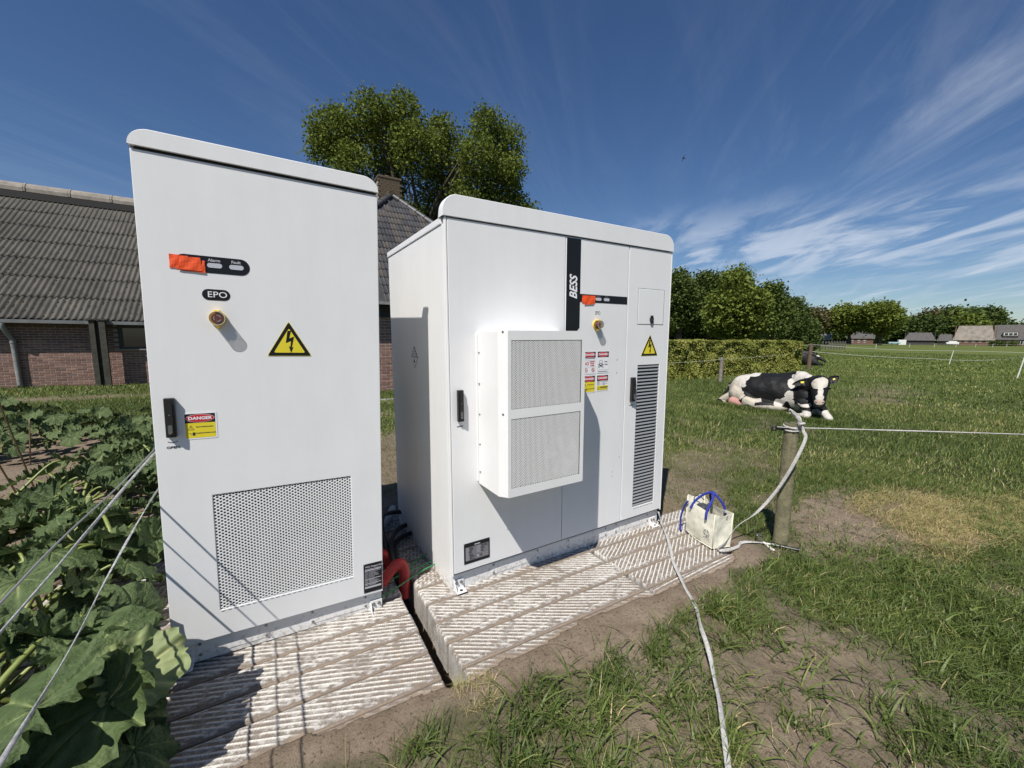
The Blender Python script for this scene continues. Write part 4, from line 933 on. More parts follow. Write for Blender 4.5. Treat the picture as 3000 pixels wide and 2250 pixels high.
# ring insulator on the post's side
q = MB(); c0 = Vector((2.985, 1.475, .846)); nrm = Vector((.8, .55, .2)).normalized(); aa = nrm.orthogonal().normalized(); bb = nrm.cross(aa)
q.tube([c0+aa*math.cos(t)*.014+bb*math.sin(t)*.014 for t in [i*2*math.pi/20 for i in range(21)]], .0062, 8); q.cyl((3.000, 1.460, .846), (3.05, 1.425, .846), .010, .010, 10); q.cyl((3.02, 1.445, .846), (3.032, 1.437, .846), .014, .014, 10)
ins = q.build('ring_insulator', BLACKP, None); tag(ins, 'black ring insulator screwed into the left side of the near post', 'insulator')
o = fence_line([(3.00, 1.462, .856), (3.03, 1.385, .862), (3.06, 1.335, .868), (3.12, 1.1, .90), (3.305, .438, .985), (3.6, -.7, 1.12)], .0075, TAPE, .6, .8, 2).build('fence_rope', TAPE, None)
tag(o, 'white fence rope running right from the near post across the field', 'fence rope')
# gate handle on the ground
hd = empty('gate_handle', (2.955, 1.408, gz(2.99, 1.36, .024))); tag(hd, 'black plastic gate handle with white cord lying at the foot of the post', 'gate handle')
d_ = Vector((.085, -.135, 0)).normalized()
q = MB()
for i in range(10): a = i/10; q.cyl(d_*(.02+.013*i), d_*(.02+.013*(i+1)), .0165*(1-.35*a) if i % 2 else .0145*(1-.35*a), None, 14)
q.build('grip', BLACKP, hd); MB().cyl(d_*0, d_*.02, .022, .022, 16).cyl(d_*.150, d_*.162, .016, .018, 14).build('flange', BLACKP, hd)
WC = mat('white_cord', (.62, .60, .57), .8, var=.2, vscale=60)
q = MB(); q.tube(spline([(-.065, .105, -.010), (-.04, .06, -.005), (-.02, .03, 0), (.0, .0, 0)], 6), .007, 8); q.tube(spline([(-.03, .04, .0), (-.038, .028, .01), (-.03, .015, .0), (-.022, .032, -.004)], 6), .008, 8)
q.tube(spline([(-.03, .03, .0), (-.035, -.005, -.008), (-.045, -.045, -.014)], 6), [.006]*6+[.009]*7, 8); q.build('cord', WC, hd)
q = MB(); q.tube(spline([(-.02, .035, .0), (-.030, .06, .03), (-.045, .075, .045), (-.025, .085, .050), (-.008, .065, .035)], 6), .0045, 8); q.build('hook', STEEL, hd)

# tape lying along the slab and grass
tg = [(2.560, 2.058, .100), (2.53, 2.00, .050), (2.505, 1.955, .018), (2.40, 1.83, .010), (2.27, 1.70, .010), (2.174, 1.605, .010), (2.02, 1.41, .012), (1.90, 1.25, .02), (1.856, 1.21, .030), (1.75, 1.12, .050), (1.66, 1.02, .045), (1.566, .927, .030), (1.42, .80, .035), (1.262, .674, .030), (1.10, .545, .03), (.9, .38, .03)]
tg = [(a, b_, z+.004) for a, b_, z in tg]
o = ribbon(tg, .020, twist=lambda s: .55*math.sin(s*19)+.5*math.sin(s*7+1), ripple=.0012, name='fence_tape', n=14)
tag(o, 'long white tape trailing from the wide cabinet over slabs and grass', 'fence tape')

# ------------------------------------------------------------------ tote bag
CANV = mat('cream_canvas', (.74, .72, .60), .9, var=.07, vscale=14, bump=.0012, bscale=120, trans=.10)
CANI = mat('bag_inside_grey', (.42, .42, .40), .9)
BLUE = mat('blue_cotton_webbing', (.018, .030, .26), .85, var=.2, vscale=80, bump=.001, bscale=300)
A = Vector((2.575, 1.600, 0)); Bp = Vector((2.665, 1.895, 0)); Cp = Vector((2.785, 1.615, 0))
u = (Bp-A).normalized(); v = (Cp-A); v = (v-u*v.dot(u)).normalized()
BW, BD, BH = .290, .150, .250
mw = Matrix(((u.x, v.x, 0, A.x), (u.y, v.y, 0, A.y), (0, 0, 1, .004), (0, 0, 0, 1)))
bag = empty('tote_bag', mw=mw); tag(bag, 'cream canvas tote bag with blue handles standing on the slab corner near the post', 'tote bag')
def wallgrid(P0, P1, h, bulge, axis_n, seed, slump=0.0, n=26, m_=22):
    V = []
    for j in range(m_+1):
        for i in range(n+1):
            s, t = i/n, j/m_; p = Vector(P0).lerp(Vector(P1), s); z = h*t
            k = math.sin(math.pi*s)*bulge*math.sin(math.pi*min(1, t*.9+.05))
            wr = .007*(fbm(np.array([s*4.0+seed+t*2.0]), np.array([t*3.0-s*1.5]), 0, 3, seed)[0]-.5)*2.2
            off = Vector(axis_n)*(k+wr-slump*t*t*math.sin(math.pi*s))
            z2 = z-.016*math.sin(math.pi*s)*t*t+ .004*math.sin(s*9+seed)*t
            V.append(p+off+Vector((0, 0, z2)))
    F = [(j*(n+1)+i, j*(n+1)+i+1, (j+1)*(n+1)+i+1, (j+1)*(n+1)+i) for j in range(m_) for i in range(n)]
    return V, F
q = MB()
sides = [((0, 0, 0), (BW, 0, 0), (0, -1, 0), .014, .012), ((BW, 0, 0), (BW, BD, 0), (1, 0, 0), -.02, .0), ((BW, BD, 0), (0, BD, 0), (0, 1, 0), .012, .01), ((0, BD, 0), (0, 0, 0), (-1, 0, 0), -.012, -.004)]
for k, (a, b_, nn, bu, slu) in enumerate(sides):
    V, F = wallgrid(a, b_, BH+(.035 if k == 1 else 0), bu, nn, 3+k*5, slu)
    V2 = [p-Vector(nn)*.0022 for p in V]; q.add(V, F, True); q.add(V2, [tuple(reversed(f)) for f in F], True)
    top = [(len(V)-27+i) for i in range(27)]
    q.add([V[t] for t in top]+[V2[t] for t in top], [(i, i+1, 27+i+1, 27+i) for i in range(26)])
q.add([(0, 0, .002), (BW, 0, .002), (BW, BD, .002), (0, BD, .002)], [(0, 1, 2, 3)])
body = q.build('bag_body', CANV, bag)
# seams: corner piping and top hem
q = MB()
for X, Y in ((0, 0), (BW, 0), (BW, BD), (0, BD)): q.tube([(X, Y, .004), (X+.001, Y-.002, BH*.5), (X, Y, BH+(.03 if X > .1 else 0)-.002)], .0036, 6)
q.tube([(.0, -.004, .004), (BW*.5, -.018, .003), (BW, -.003, .004)], .003, 6)
q.build('piping', CANV, bag)
MB().rbox(.006, BW-.02, -.0225, -.0195, BH-.052, BH-.050, .0004, 1).build('hem_stitch', mat('hem_thread', (.55, .53, .44), .9), bag) if False else None
def handle(y, pts, r=.0088, nm='handle'): return MB().tube(spline(pts, 8), r, 10).build(nm, BLUE, bag)
handle(0, [(.065, -.016, BH-.06), (.068, -.012, BH-.01), (.085, .03, BH+.042), (.12, .080, BH+.080), (.16, .092, BH+.090), (.20, .065, BH+.065), (.225, .015, BH+.01), (.235, -.014, BH-.05)])
handle(1, [(.22, BD+.006, BH-.05), (.222, BD, BH+.0), (.21, BD-.02, BH+.045), (.18, .11, BH+.085), (.14, .10, BH+.094), (.105, .13, BH+.05), (.085, BD, BH+.005), (.08, BD+.004, BH-.05)])
handle(2, [(.262, -.018, BH-.005), (.292, -.024, BH-.06), (.318, -.026, BH-.15), (.325, -.022, .045), (.318, -.03, .012), (.285, -.045, .006)], .0068, 'long_strap')
q = MB(); q.tube(spline([(.26, .03, BH-.01), (.255, .035, BH+.03), (.235, .06, BH+.038), (.222, .09, BH+.01)], 6), .0035, 6); q.build('earphone_cable', BLACKP, bag)
MB().rbox(.17, .25, .04, .11, BH-.07, BH-.015, .02, 3).build('grey_bundle', GREYP, bag)
for X, Y, Z in ((.06, BD+.001, BH-.03),): MB().cyl((X, BD-.012, Z), (X, BD-.004, Z), .006, .006, 12).build('snap_button', BLACKP, bag)
MB().cyl((-.009, BD*.62, BH-.02), (-.013, BD*.62, BH-.02), .0042, .0042, 12).build('snap_button', STEEL, bag)
# printed round emblem with small lettering low on the long side
NAVY = mat('navy_print', (.035, .045, .10), .8)
em = MB(); R0 = .028; cx, cz = .058, .088
for k in range(5):
    a0 = math.radians(72*k+100)
    def pt(r_, a_): return Vector((cx+r_*math.cos(a_), cz+r_*math.sin(a_)))
    tip = pt(R0, a0); e1 = pt(R0*.98, a0+.95); e0 = pt(R0*.92, a0+.45); e2 = pt(R0*.42, a0+1.05)
    for S, E in ((tip, e0), (e0, e1), (tip, e2)):
        d2 = (E-S).normalized(); nn = Vector((-d2.y, d2.x))*.0017; em.prism([tuple(S+nn), tuple(E+nn), tuple(E-nn), tuple(S-nn)], 0, .0005)
for i, x in enumerate(np.linspace(.030, .086, 7)): em.prism([(x, .050), (x+.0045, .050), (x+.0045, .0565-(i % 2)*.002), (x, .0555)], 0, .0005)
for x in (.020, .034, .047, .064): em.prism([(x, .038), (x+.010, .038), (x+.010, .0395), (x, .0395)], 0, .0005)
vv = em.V
Vb, Fb = wallgrid((0, 0, 0), (BW, 0, 0), BH, .014, (0, -1, 0), 3, .012)
for i, p in enumerate(vv):
    s, t = p[0]/BW, p[2]/BH; ii, jj = s*26, t*22; a, b_ = int(ii), int(jj); fa, fb = ii-a, jj-b_
    Y = (Vb[b_*27+a].y*(1-fa)+Vb[b_*27+a+1].y*fa)*(1-fb)+(Vb[(b_+1)*27+a].y*(1-fa)+Vb[(b_+1)*27+a+1].y*fa)*fb
    vv[i] = (p[0], Y-.0009-p[1], p[2])
em.build('printed_emblem', NAVY, bag)

# ------------------------------------------------------------------ far fences
WPOST = mat('white_fence_pole', (.62, .62, .58), .6, var=.1, vscale=20)
def fpost(x, y, h, lab, lean=(0, 0), r=.022):
    o = MB().cyl((0, 0, -.1), (lean[0]*h, lean[1]*h, h), r, r*.9, 8).build('fence_pole', WPOST, None); o.location = (x, y, 0); return tag(o, lab, 'fence pole', 'white poles of the electric fences')
def gpt(x, y): P = at_z(x, y, 0); return (P[0], P[1])
r5 = lambda x, y: (1900+x/2.0109, 700+y/2.0109)
r11 = lambda x, y: (2300+x/3.16, 900+y/3.16)
w1 = gpt(*r5(1770, 738)); w2 = gpt(*r5(2168, 822))
fpost(*w1, .92, 'leaning white pole standing alone in the middle of the field', (.06, -.12)); fpost(*w2, .98, 'nearest white pole, by the right edge of the field', (.05, -.12), .026)
far = [gpt(*r11(x, y)) for x, y in ((395, 386), (840, 380), (1150, 371), (1378, 371), (1580, 371), (1762, 370), (1920, 370), (2050, 369))]
for i, (x, y) in enumerate(far):
    fpost(x, y, .95+.02*i*(i > 0), ('white pole of the far fence, %s' % ['beside the hedge end', 'in front of the brick farmhouse with solar panels', 'in front of the low grey shed', 'at the right half of the low grey shed', 'just left of the large barn', 'in front of the left part of the large barn', 'in front of the right part of the large barn', 'at the far right by the barn house'][i]), (.02*(-1)**i, -.05), .045)
def line(P, r, m, lab, sag=.06, cat='fence line'):
    Q = []
    for a, b_ in zip(P[:-1], P[1:]):
        for k in range(8): t = k/8; p = Vector(a).lerp(Vector(b_), t); p.z -= sag*4*t*(1-t); Q.append(p)
    Q.append(Vector(P[-1])); tag(MB().tube(Q, r*.75, 5).build('fence_line', m, None), lab, cat)
line([(x, y, .92) for x, y in far]+[(300, 20, .9)], .022, WPOST, 'white tape of the farthest fence in front of the farm buildings', .05)
pA = at_d(*r5(955, 652), 25.7); 
line([(17.2, 10.6, 1.0), (pA[0], pA[1], 1.28), (w1[0]+.05, w1[1]-.1, .90), (60, -6, .85)], .011, WPOST, 'upper white fence tape crossing the middle of the field', .10)
line([(pA[0], pA[1], .93), (29, 7.2, .62), (33.5, 5.8, .55), (w2[0]+.05, w2[1]-.1, .95), (22, -4, .9)], .009, WPOST, 'lower white fence rope sloping to the nearest pole', .06)
post('fence_post', pA[0], pA[1], -.1, 1.32, .085, 'brown wooden fence post at the right end of the hedge', mat('brown_post_wood', (.135, .09, .06), .9, var=.4, vscale=12), cracks=False)
pB = at_d(*r5(427, 780), 16.0)
post('fence_post', pB[0], pB[1], -.1, .86, .06, 'grey weathered fence post in front of the hedge', mat('grey_post_wood', (.22, .19, .17), .9, var=.4, vscale=12), cracks=False)
line([(9.5, 8.9, .72), (pB[0], pB[1]-.05, .80), (pA[0], pA[1], .93)], .005, WPOST, 'thin white fence rope running along the front of the hedge', .05)
# bird
bd = empty('flying_swift'); BM = mat('dark_feathers', (.012, .013, .02), .8)
v = ray(2003, 463); bd.location = tuple(EYE+v*26); tag(bd, 'small dark swift with curved wings flying in the open sky', 'bird')
# body axes in the bird's own frame: wings spread in x, flight in y
rt = _R; up_ = _U; wing = (rt*.40+up_*.92); wing = wing/np.linalg.norm(wing); fwd = (-rt*.92+up_*.40)
bd.matrix_world = Matrix(((wing[0], fwd[0], -_fw[0], bd.location.x), (wing[1], fwd[1], -_fw[1], bd.location.y), (wing[2], fwd[2], -_fw[2], bd.location.z), (0, 0, 0, 1)))
MB().tube([(0, .10, 0), (0, .07, .0), (0, .02, 0), (0, -.05, 0), (0, -.10, 0)], [.006, .018, .024, .014, .005], 8).build('body', BM, bd)
for s in (-1, 1):
    q = MB(); n_ = 8; V = []
    for i in range(n_+1):
        t = i/n_; x = s*(.015+.20*t); y = .05*math.sin(t*1.7)+.045*t-.15*t*t; c = .050*(1-t)**.7+.003; z = -.02*t
        V += [(x, y+.012, z+.002), (x, y+.012-c, z), (x, y+.012, z-.002)]
    q.add(V, [(i*3+a, i*3+3+a, i*3+3+(a+1) % 3, i*3+(a+1) % 3) for i in range(n_) for a in range(3)]); q.build('wing', BM, bd)
    MB().add([(0, -.08, 0), (s*.008, -.08, 0), (s*.035, -.155, 0), (s*.006, -.11, 0)], [(0, 1, 2, 3)]).build('tail_feather', BM, bd)
# ------------------------------------------------------------------ vegetation
def leafmat(name, stops, trans=.25, rough=.55, spec=.3, bump=0, bscale=30): 
    return mat(name, (1, 1, 1), rough, spec=spec, attr='tint', attrcols=stops, trans=trans, bump=bump, bscale=bscale)
GRASS = leafmat('grass_blades', [(0, (.036, .060, .013)), (.35, (.088, .130, .028)), (.65, (.160, .205, .050)), (.85, (.28, .28, .090)), (1, (.55, .43, .23))], .30, .5)
def blades(name, X, Y, Zb, h, wd, lean, tint, seg=3, seed=1, flat=0.0, bend=1.0, label=None):
    """joined grass blades: curved tapering strips"""
    r = np.random.default_rng(seed); n = len(X); az = r.uniform(0, 2*np.pi, n); ld = r.uniform(0, 2*np.pi, n)
    ts = np.linspace(0, 1, seg+1); V = np.zeros((n, 2*seg+1, 3)); k = 0
    dx, dy = np.cos(ld), np.sin(ld); side = ld+np.pi/2+r.normal(0, .5, n); sx, sy = np.cos(side), np.sin(side)
    for j, t in enumerate(ts):
        a = lean*(.35+.65*t*bend)                        # bend angle from vertical grows along the blade
        out = h*t*np.sin(a*.8); up = h*(t*np.cos(a*.75)); up = np.maximum(up, -.0+.012*t)
        px_, py_, pz_ = X+dx*out, Y+dy*out, Zb+up-.004
        w_ = wd*(1-t**1.6)*(.75 if j == 0 else 1)
        if j < seg:
            V[:, k] = np.stack([px_-sx*w_/2, py_-sy*w_/2, pz_], -1); V[:, k+1] = np.stack([px_+sx*w_/2, py_+sy*w_/2, pz_+wd*.15], -1); k += 2
        else: V[:, k] = np.stack([px_, py_, pz_], -1)
    quads = [(2*j, 2*j+1, 2*j+3, 2*j+2) for j in range(seg-1)]; T = [(2*(seg-1), 2*(seg-1)+1, 2*seg)]
    F = [q for q in quads]; base = np.arange(n)[:, None, None]*(2*seg+1)
    tris = []
    for a, b_, c_, d_ in quads: tris += [(a, b_, c_), (a, c_, d_)]
    tris += T; F = (np.array(tris)[None]+base).reshape(-1, 3)
    me = mesh_from(name, V.reshape(-1, 3), F, GRASS, {'tint': np.repeat(tint, 2*seg+1)})
    o = link(name, me); tag(o, kind='stuff')
    if label: tag(o, label)
    return o
def scatter(n, x0, x1, y0, y1, dens, seed):
    r = np.random.default_rng(seed); X = r.uniform(x0, x1, n); Y = r.uniform(y0, y1, n); k = r.uniform(0, 1, n) < dens(X, Y); return X[k], Y[k]
def inview(X, Y, m=.15):
    d = np.stack([X, Y, np.zeros_like(X)], -1)-EYE; z = d@_fw; a = (d@_R)/z; b_ = (d@_U)/z
    return (z > .2) & (np.abs(a) < 1.254*(1+m)+.05) & (b_ > -1.0-m*1.5) & (b_ < 1.3)
def near_dens(X, Y):
    s = soil_mask(X, Y); cl = fbm(X*7, Y*7, 0, 3, 91); d = np.clip(1.0-s*1.02, 0, 1)
    d = d*(.35+1.3*sstep(.38, .62, cl)); d += (s > .3)*.012
    d = d*np.where((X < 2.6) & (X > -.5), .35+.65*sstep(.0, .20, np.interp(X, GL[:, 0], GL[:, 1])-Y+.03), 1)
    d = d*np.where(X < 2.1, (.46+.50*sstep(1.0, 2.1, X))*(.30+1.5*sstep(.42, .56, fbm(X*4.5, Y*4.5, 0, 3, 93))), 1.0)
    onslab = (X > SLAB_X0) & (X < SLAB_X1) & (Y > 1.30) & (Y < 3.35); return np.where(onslab, 0, d)
def seeds_clump(X, Y, r, k, spread): # multiply every seed into a small tuft
    n = len(X); X2 = np.repeat(X, k)+r.normal(0, spread, n*k); Y2 = np.repeat(Y, k)+r.normal(0, spread, n*k); return X2, Y2
r = np.random.default_rng(5)
# foreground couch grass: broad, sprawling blades
X, Y = scatter(64000, -.4, 6.2, -1.6, 2.2, near_dens, 2); k = inview(X, Y, .45); X, Y = X[k], Y[k]
X, Y = seeds_clump(X, Y, r, 5, .012); m = ~((X > SLAB_X0) & (X < SLAB_X1) & (Y > 1.31) & (Y < 3.3)); X, Y = X[m], Y[m]; n = len(X)
far_ = np.clip((np.hypot(X, Y)-1)/3, 0, 1); tall = fbm(X*2.5, Y*2.5, 0, 3, 95); dk = fbm(X*1.5, Y*1.5, 0, 3, 96)
blades('grass', X, Y, ground_h(X, Y), r.uniform(.035, .115, n)*(.65+.7*tall)*(1-.15*far_)*np.where(X < 2.1, 1.25, 1.0), r.uniform(.0022, .0058, n)*np.where(X < 2.1, 1.25, 1.0), r.uniform(.8, 2.0, n), np.clip(r.normal(.40, .14, n)+(dk-.5)*.5+(r.random(n) < .04)*.5, 0, 1), 3, 11)
# fine upright tufts along the slab edge
TC = np.array([(.36, 1.30), (.44, 1.27), (.30, 1.33), (1.43, 1.19), (1.52, 1.22), (1.60, 1.25), (1.68, 1.22), (1.75, 1.26), (1.58, 1.16), (1.95, 1.24), (2.1, 1.23), (2.35, 1.26), (2.55, 1.28), (2.7, 1.27), (2.22, 1.20), (.95, 1.28), (1.05, 1.24), (1.15, 1.20), (.75, 1.30), (.62, 1.27), (2.9, 1.22), (3.05, 1.15), (3.2, 1.1), (1.3, 1.12), (.5, 1.18)])
TC = TC[[0, 3, 4, 5, 7, 11, 13, 14, 17, 20, 21, 22, 24]]
Xs = np.repeat(TC[:, 0], 110)+r.normal(0, .050, len(TC)*110); Ys = np.repeat(TC[:, 1], 110)+r.normal(0, .030, len(TC)*110)-.04; Ys = np.minimum(Ys, 1.35); n = len(Xs)
blades('grass', Xs, Ys, ground_h(Xs, Ys), r.uniform(.04, .105, n), r.uniform(.0012, .0028, n), r.uniform(.15, 1.35, n), np.clip(r.normal(.42, .15, n), 0, 1), 3, 12)
# a few wide weed blades sprawling over bare soil
X, Y = scatter(5200, .2, 3.6, .2, 1.32, lambda x, y: .30*sstep(.40, .55, fbm(x*6, y*6, 0, 3, 91))+.03, 8); n = len(X)
blades('grass', X, Y, ground_h(X, Y), r.uniform(.08, .20, n), r.uniform(.005, .0105, n), r.uniform(1.2, 2.1, n), np.clip(r.normal(.48, .12, n), 0, 1), 4, 13)
X, Y = scatter(9000, 1.2, 5.2, -.8, 1.5, lambda x, y: np.clip(1-soil_mask(x, y), 0, 1)*sstep(.5, .62, fbm(x*3, y*3, 0, 3, 140)), 141); X, Y = seeds_clump(X, Y, r, 3, .006); n = len(X)
o = blades('clover_leaves', X, Y, ground_h(X, Y)+r.uniform(.01, .05, n), r.uniform(.008, .016, n), r.uniform(.008, .013, n), r.uniform(1.2, 1.9, n), np.clip(r.normal(.55, .1, n), 0, 1), 2, 142)
# middle distance
def mid_dens(X, Y):
    s = soil_mask(X, Y); return np.clip(1.05-s, .10*(s < .95), 1)*(1-((X < -.4) & (Y < 9)))*(1-((X > -.6) & (X < 2.9) & (Y > 1.2) & (Y < 3.4)))
def ring(n, r0, r1, seed, a0=-.32, a1=2.12):
    r_ = np.random.default_rng(seed); R_ = np.sqrt(r_.uniform(r0*r0, r1*r1, n)); T = r_.uniform(a0, a1, n); return R_*np.cos(T), R_*np.sin(T)
for r0, r1, cnt, hh, ww, sg, sd in ((2.6, 6.0, 165000, (.03, .085), (.003, .006), 2, 21), (6, 13, 210000, (.035, .10), (.006, .012), 2, 22), (13, 30, 150000, (.05, .13), (.014, .028), 1, 23)):
    X, Y = ring(cnt, r0, r1, sd); rr = np.random.default_rng(sd+50); k = (rr.random(len(X)) < mid_dens(X, Y)) & inview(X, Y, .22) & ~((X < 9) & (Y > 10.9) & (X > 1)) & (Y < 15.9+.0*X)
    k &= ~((X > 3.0+0*Y) & (Y < 2.2) & (np.hypot(X, Y) < 5.2) & (X < 5.2)) | (rr.random(len(X)) < .8)
    X, Y = X[k], Y[k]; n = len(X); tl = fbm(X*1.1, Y*1.1, 0, 4, 98); dk = fbm(X*.55, Y*.55, 0, 4, 99); yl = fbm(X*2.1, Y*2.1, 0, 3, 97)
    blades('grass', X, Y, ground_h(X, Y), rr.uniform(*hh, n)*(.45+1.1*tl), rr.uniform(*ww, n), rr.uniform(.2, 1.5, n), np.clip(rr.normal(.46, .14, n)+(dk-.5)*.65+(yl > .62)*.12+(rr.random(n) < .05)*.35, 0, 1), sg if sg > 1 else 2, sd+2)
X, Y = ring(90000, 30, 75, 24, -.15, 1.2); rr = np.random.default_rng(74); k = inview(X, Y, .02); X, Y = X[k], Y[k]; n = len(X); dk = fbm(X*.22, Y*.22, 0, 4, 99)
blades('grass', X, Y, np.full(n, -.01), rr.uniform(.05, .13, n)*(.5+dk), rr.uniform(.04, .08, n), rr.uniform(.2, 1.3, n), np.clip(rr.normal(.50, .1, n)+(dk-.5)*.5, 0, 1), 2, 26)
# dry mown straw
X, Y = scatter(60000, 3.5, 6.2, .3, 2.2, lambda x, y: straw_mask(x, y)*.8+.02, 61); n = len(X); r = np.random.default_rng(62)
blades('dry_straw', X, Y, ground_h(X, Y)+r.uniform(0, .015, n), r.uniform(.04, .12, n), r.uniform(.0020, .0045, n), r.uniform(1.5, 2.05, n), np.clip(r.normal(.93, .06, n), 0, 1), 2, 63)
X, Y = scatter(2600, .56, .74, 1.28, 1.52, lambda x, y: .11+0*x, 65); n = len(X)
X2, Y2 = scatter(5000, .2, 4.2, .3, 2.1, lambda x, y: soil_mask(x, y)*.10*(y < 1.32), 66); X, Y = np.concatenate([X, X2]), np.concatenate([Y, Y2]); n = len(X)
blades('dry_straw', X, Y, ground_h(X, Y)+.004, r.uniform(.03, .09, n), r.uniform(.0015, .003, n), r.uniform(1.5, 2.05, n), np.clip(r.normal(.90, .08, n), 0, 1), 3, 67)
# small clods on the bare soil
X, Y = scatter(26000, -.3, 4.8, .2, 3.6, lambda x, y: (soil_mask(x, y) > .6)*.5*((y < 1.34) | (x > 3) | (y > 3.35)), 70); n = len(X); r = np.random.default_rng(71)
s = r.uniform(.0015, .0065, n)**1; ico = np.array([(1, 0, -.3), (-.5, .87, -.3), (-.5, -.87, -.3), (.2, .1, .8)]); rot = r.uniform(0, 6.28, n)
V = np.zeros((n, 4, 3)); c_, sn = np.cos(rot), np.sin(rot); J = ico[None]*r.uniform(.6, 1.3, (n, 4, 3))
V[:, :, 0] = X[:, None]+s[:, None]*(J[:, :, 0]*c_[:, None]-J[:, :, 1]*sn[:, None]); V[:, :, 1] = Y[:, None]+s[:, None]*(J[:, :, 0]*sn[:, None]+J[:, :, 1]*c_[:, None]); V[:, :, 2] = ground_h(X, Y)[:, None]+s[:, None]*J[:, :, 2]
F = (np.array([(0, 1, 3), (1, 2, 3), (2, 0, 3), (0, 2, 1)])[None]+np.arange(n)[:, None, None]*4).reshape(-1, 3)
tag(link('soil_clods', mesh_from('soil_clods', V.reshape(-1, 3), F, mat('soil_crumb', (.17, .13, .10), .95, var=.4, vscale=30))), kind='stuff')

# ------------------------------------------------------------------ rhubarb
RH = leafmat('rhubarb_leaf', [(0, (.024, .043, .015)), (.5, (.082, .122, .044)), (.8, (.135, .178, .070)), (1, (.25, .30, .12))], .20, .60, .28, .010, 26)
RHP = leafmat('rhubarb_leaf_underside', [(0, (.11, .14, .060)), (.5, (.24, .29, .13)), (.8, (.31, .36, .16)), (1, (.52, .52, .25))], .25, .6)
STK = mat('rhubarb_stalk', (.15, .19, .045), .45, var=.3, vscale=20, col2=(.22, .26, .07))
def leaf_mesh(seed, ruffle=.05, cup=.10, dark=.45, name='leaf', m=None, res=(22, 84), lobes=1.0):
    r = np.random.default_rng(seed); nr, na = res; th = np.linspace(-np.pi*.94, np.pi*.94, na); ph = r.uniform(0, 6.28, 6)
    out = .50*(.78+.36*np.cos(th)+.05*np.cos(2*th))+lobes*(.022*np.sin(9*th+ph[0])+.014*np.sin(15*th+ph[1])+.010*np.sin(27*th+ph[2])+.005*r.normal(size=na))
    va = np.array([-2.35, -1.45, -.72, 0, .72, 1.45, 2.35])+r.normal(0, .05, 7)
    T, R_ = np.meshgrid(th, np.linspace(0.0, 1, nr), indexing='xy'); Rr = R_**.85; rad = out[None, :]*Rr
    dv = np.min(np.abs(T[..., None]-va), -1); vein = np.exp(-(dv*np.maximum(R_, .12)/.022)**2)
    puck = np.abs(np.sin(dv*7))*.026*Rr; sub = np.sin(R_*24+6*dv)*.0045*Rr*sstep(.05, .2, dv)
    ruf = ruffle*Rr**4*(np.sin(11*T+ph[3])+.6*np.sin(19*T+ph[4])+.4*np.sin(31*T+ph[5]))*.8
    x = rad*np.cos(T); y = rad*np.sin(T)
    z = cup*Rr**2-.20*Rr**2*np.cos(T)*.6+puck+sub+ruf-.02*vein+.09*(fbm(x*4+seed, y*4, 0, 3, seed)-.5)+.022*(fbm(x*16+seed, y*16, 0, 3, seed)-.5)*Rr
    x = x*(1-.05*np.abs(ruf)/max(ruffle, .01)); x += .03
    sv = np.abs(np.sin(R_*18-5*dv))**18*.4*sstep(.04, .12, dv)
    tint = np.clip(dark+(fbm(x*6, y*6+seed, 0, 3, 4)-.5)*.45+vein*.55+sv*.35, 0, 1)
    i = np.arange(nr*na).reshape(nr, na); F = np.stack([i[:-1, :-1], i[1:, :-1], i[1:, 1:], i[:-1, 1:]], -1).reshape(-1, 4)
    return mesh_from(name, np.stack([x, y, z], -1), F, m or RH, {'tint': tint}, smooth=True)
LM = [leaf_mesh(s, ru, cu, dk) for s, ru, cu, dk in ((1, .045, .06, .46), (2, .07, .12, .50), (3, .05, -.08, .42), (4, .09, .02, .55), (5, .06, .15, .38), (6, .08, -.02, .48))]
LS = [leaf_mesh(20+s, .10, .05, .50, res=(8, 30)) for s in range(4)]
PALE = leaf_mesh(9, .055, .10, .52, m=RHP, res=(22, 90))
_st = {}
def stalk_mesh(L_, bendy, r):
    key = (round(L_, 2), round(bendy, 2))
    if key not in _st:
        P = spline([(-L_*.75, 0, -L_*.62), (-L_*.45, 0, -L_*.30), (-L_*.15, 0, -.04*bendy), (.02, 0, 0)], 5)
        _st[key] = MB().tube(P, [r*(1.3-.6*i/len(P)) for i in range(len(P))], 7).mesh('stalk', STK)
    return _st[key]
def plant(name, x, y, n, hgt, spread, size, label, seed, meshes, cat='plant', group=None, stalks=True, tilt=.55):
    r = random.Random(seed); t = empty(name, (x, y, -.02)); tag(t, label, cat, group)
    for i in range(n):
        a = 2.4*i+r.uniform(-.4, .4); f = (i+.5)/n; d = spread*math.sqrt(f)*r.uniform(.7, 1.15); s = size*r.uniform(.7, 1.15); h = hgt*(1.05-.55*f)*r.uniform(.75, 1.15)
        lf = link('leaf', r.choice(meshes), t); lf.location = (math.cos(a)*d, math.sin(a)*d, h)
        lf.rotation_euler = (r.uniform(-.4, .4), tilt*(.25+f)*r.uniform(.4, 1.3), a+r.uniform(-.35, .35)); lf.scale = (s, s*r.uniform(.85, 1.1), s)
        if stalks:
            L_ = max(.12, round(h/.62/s*.9, 1)); st_ = link('stalk', stalk_mesh(min(L_, 1.6), 1.0, .030), lf); st_.rotation_euler = (0, -tilt*.3, 0)
    return t
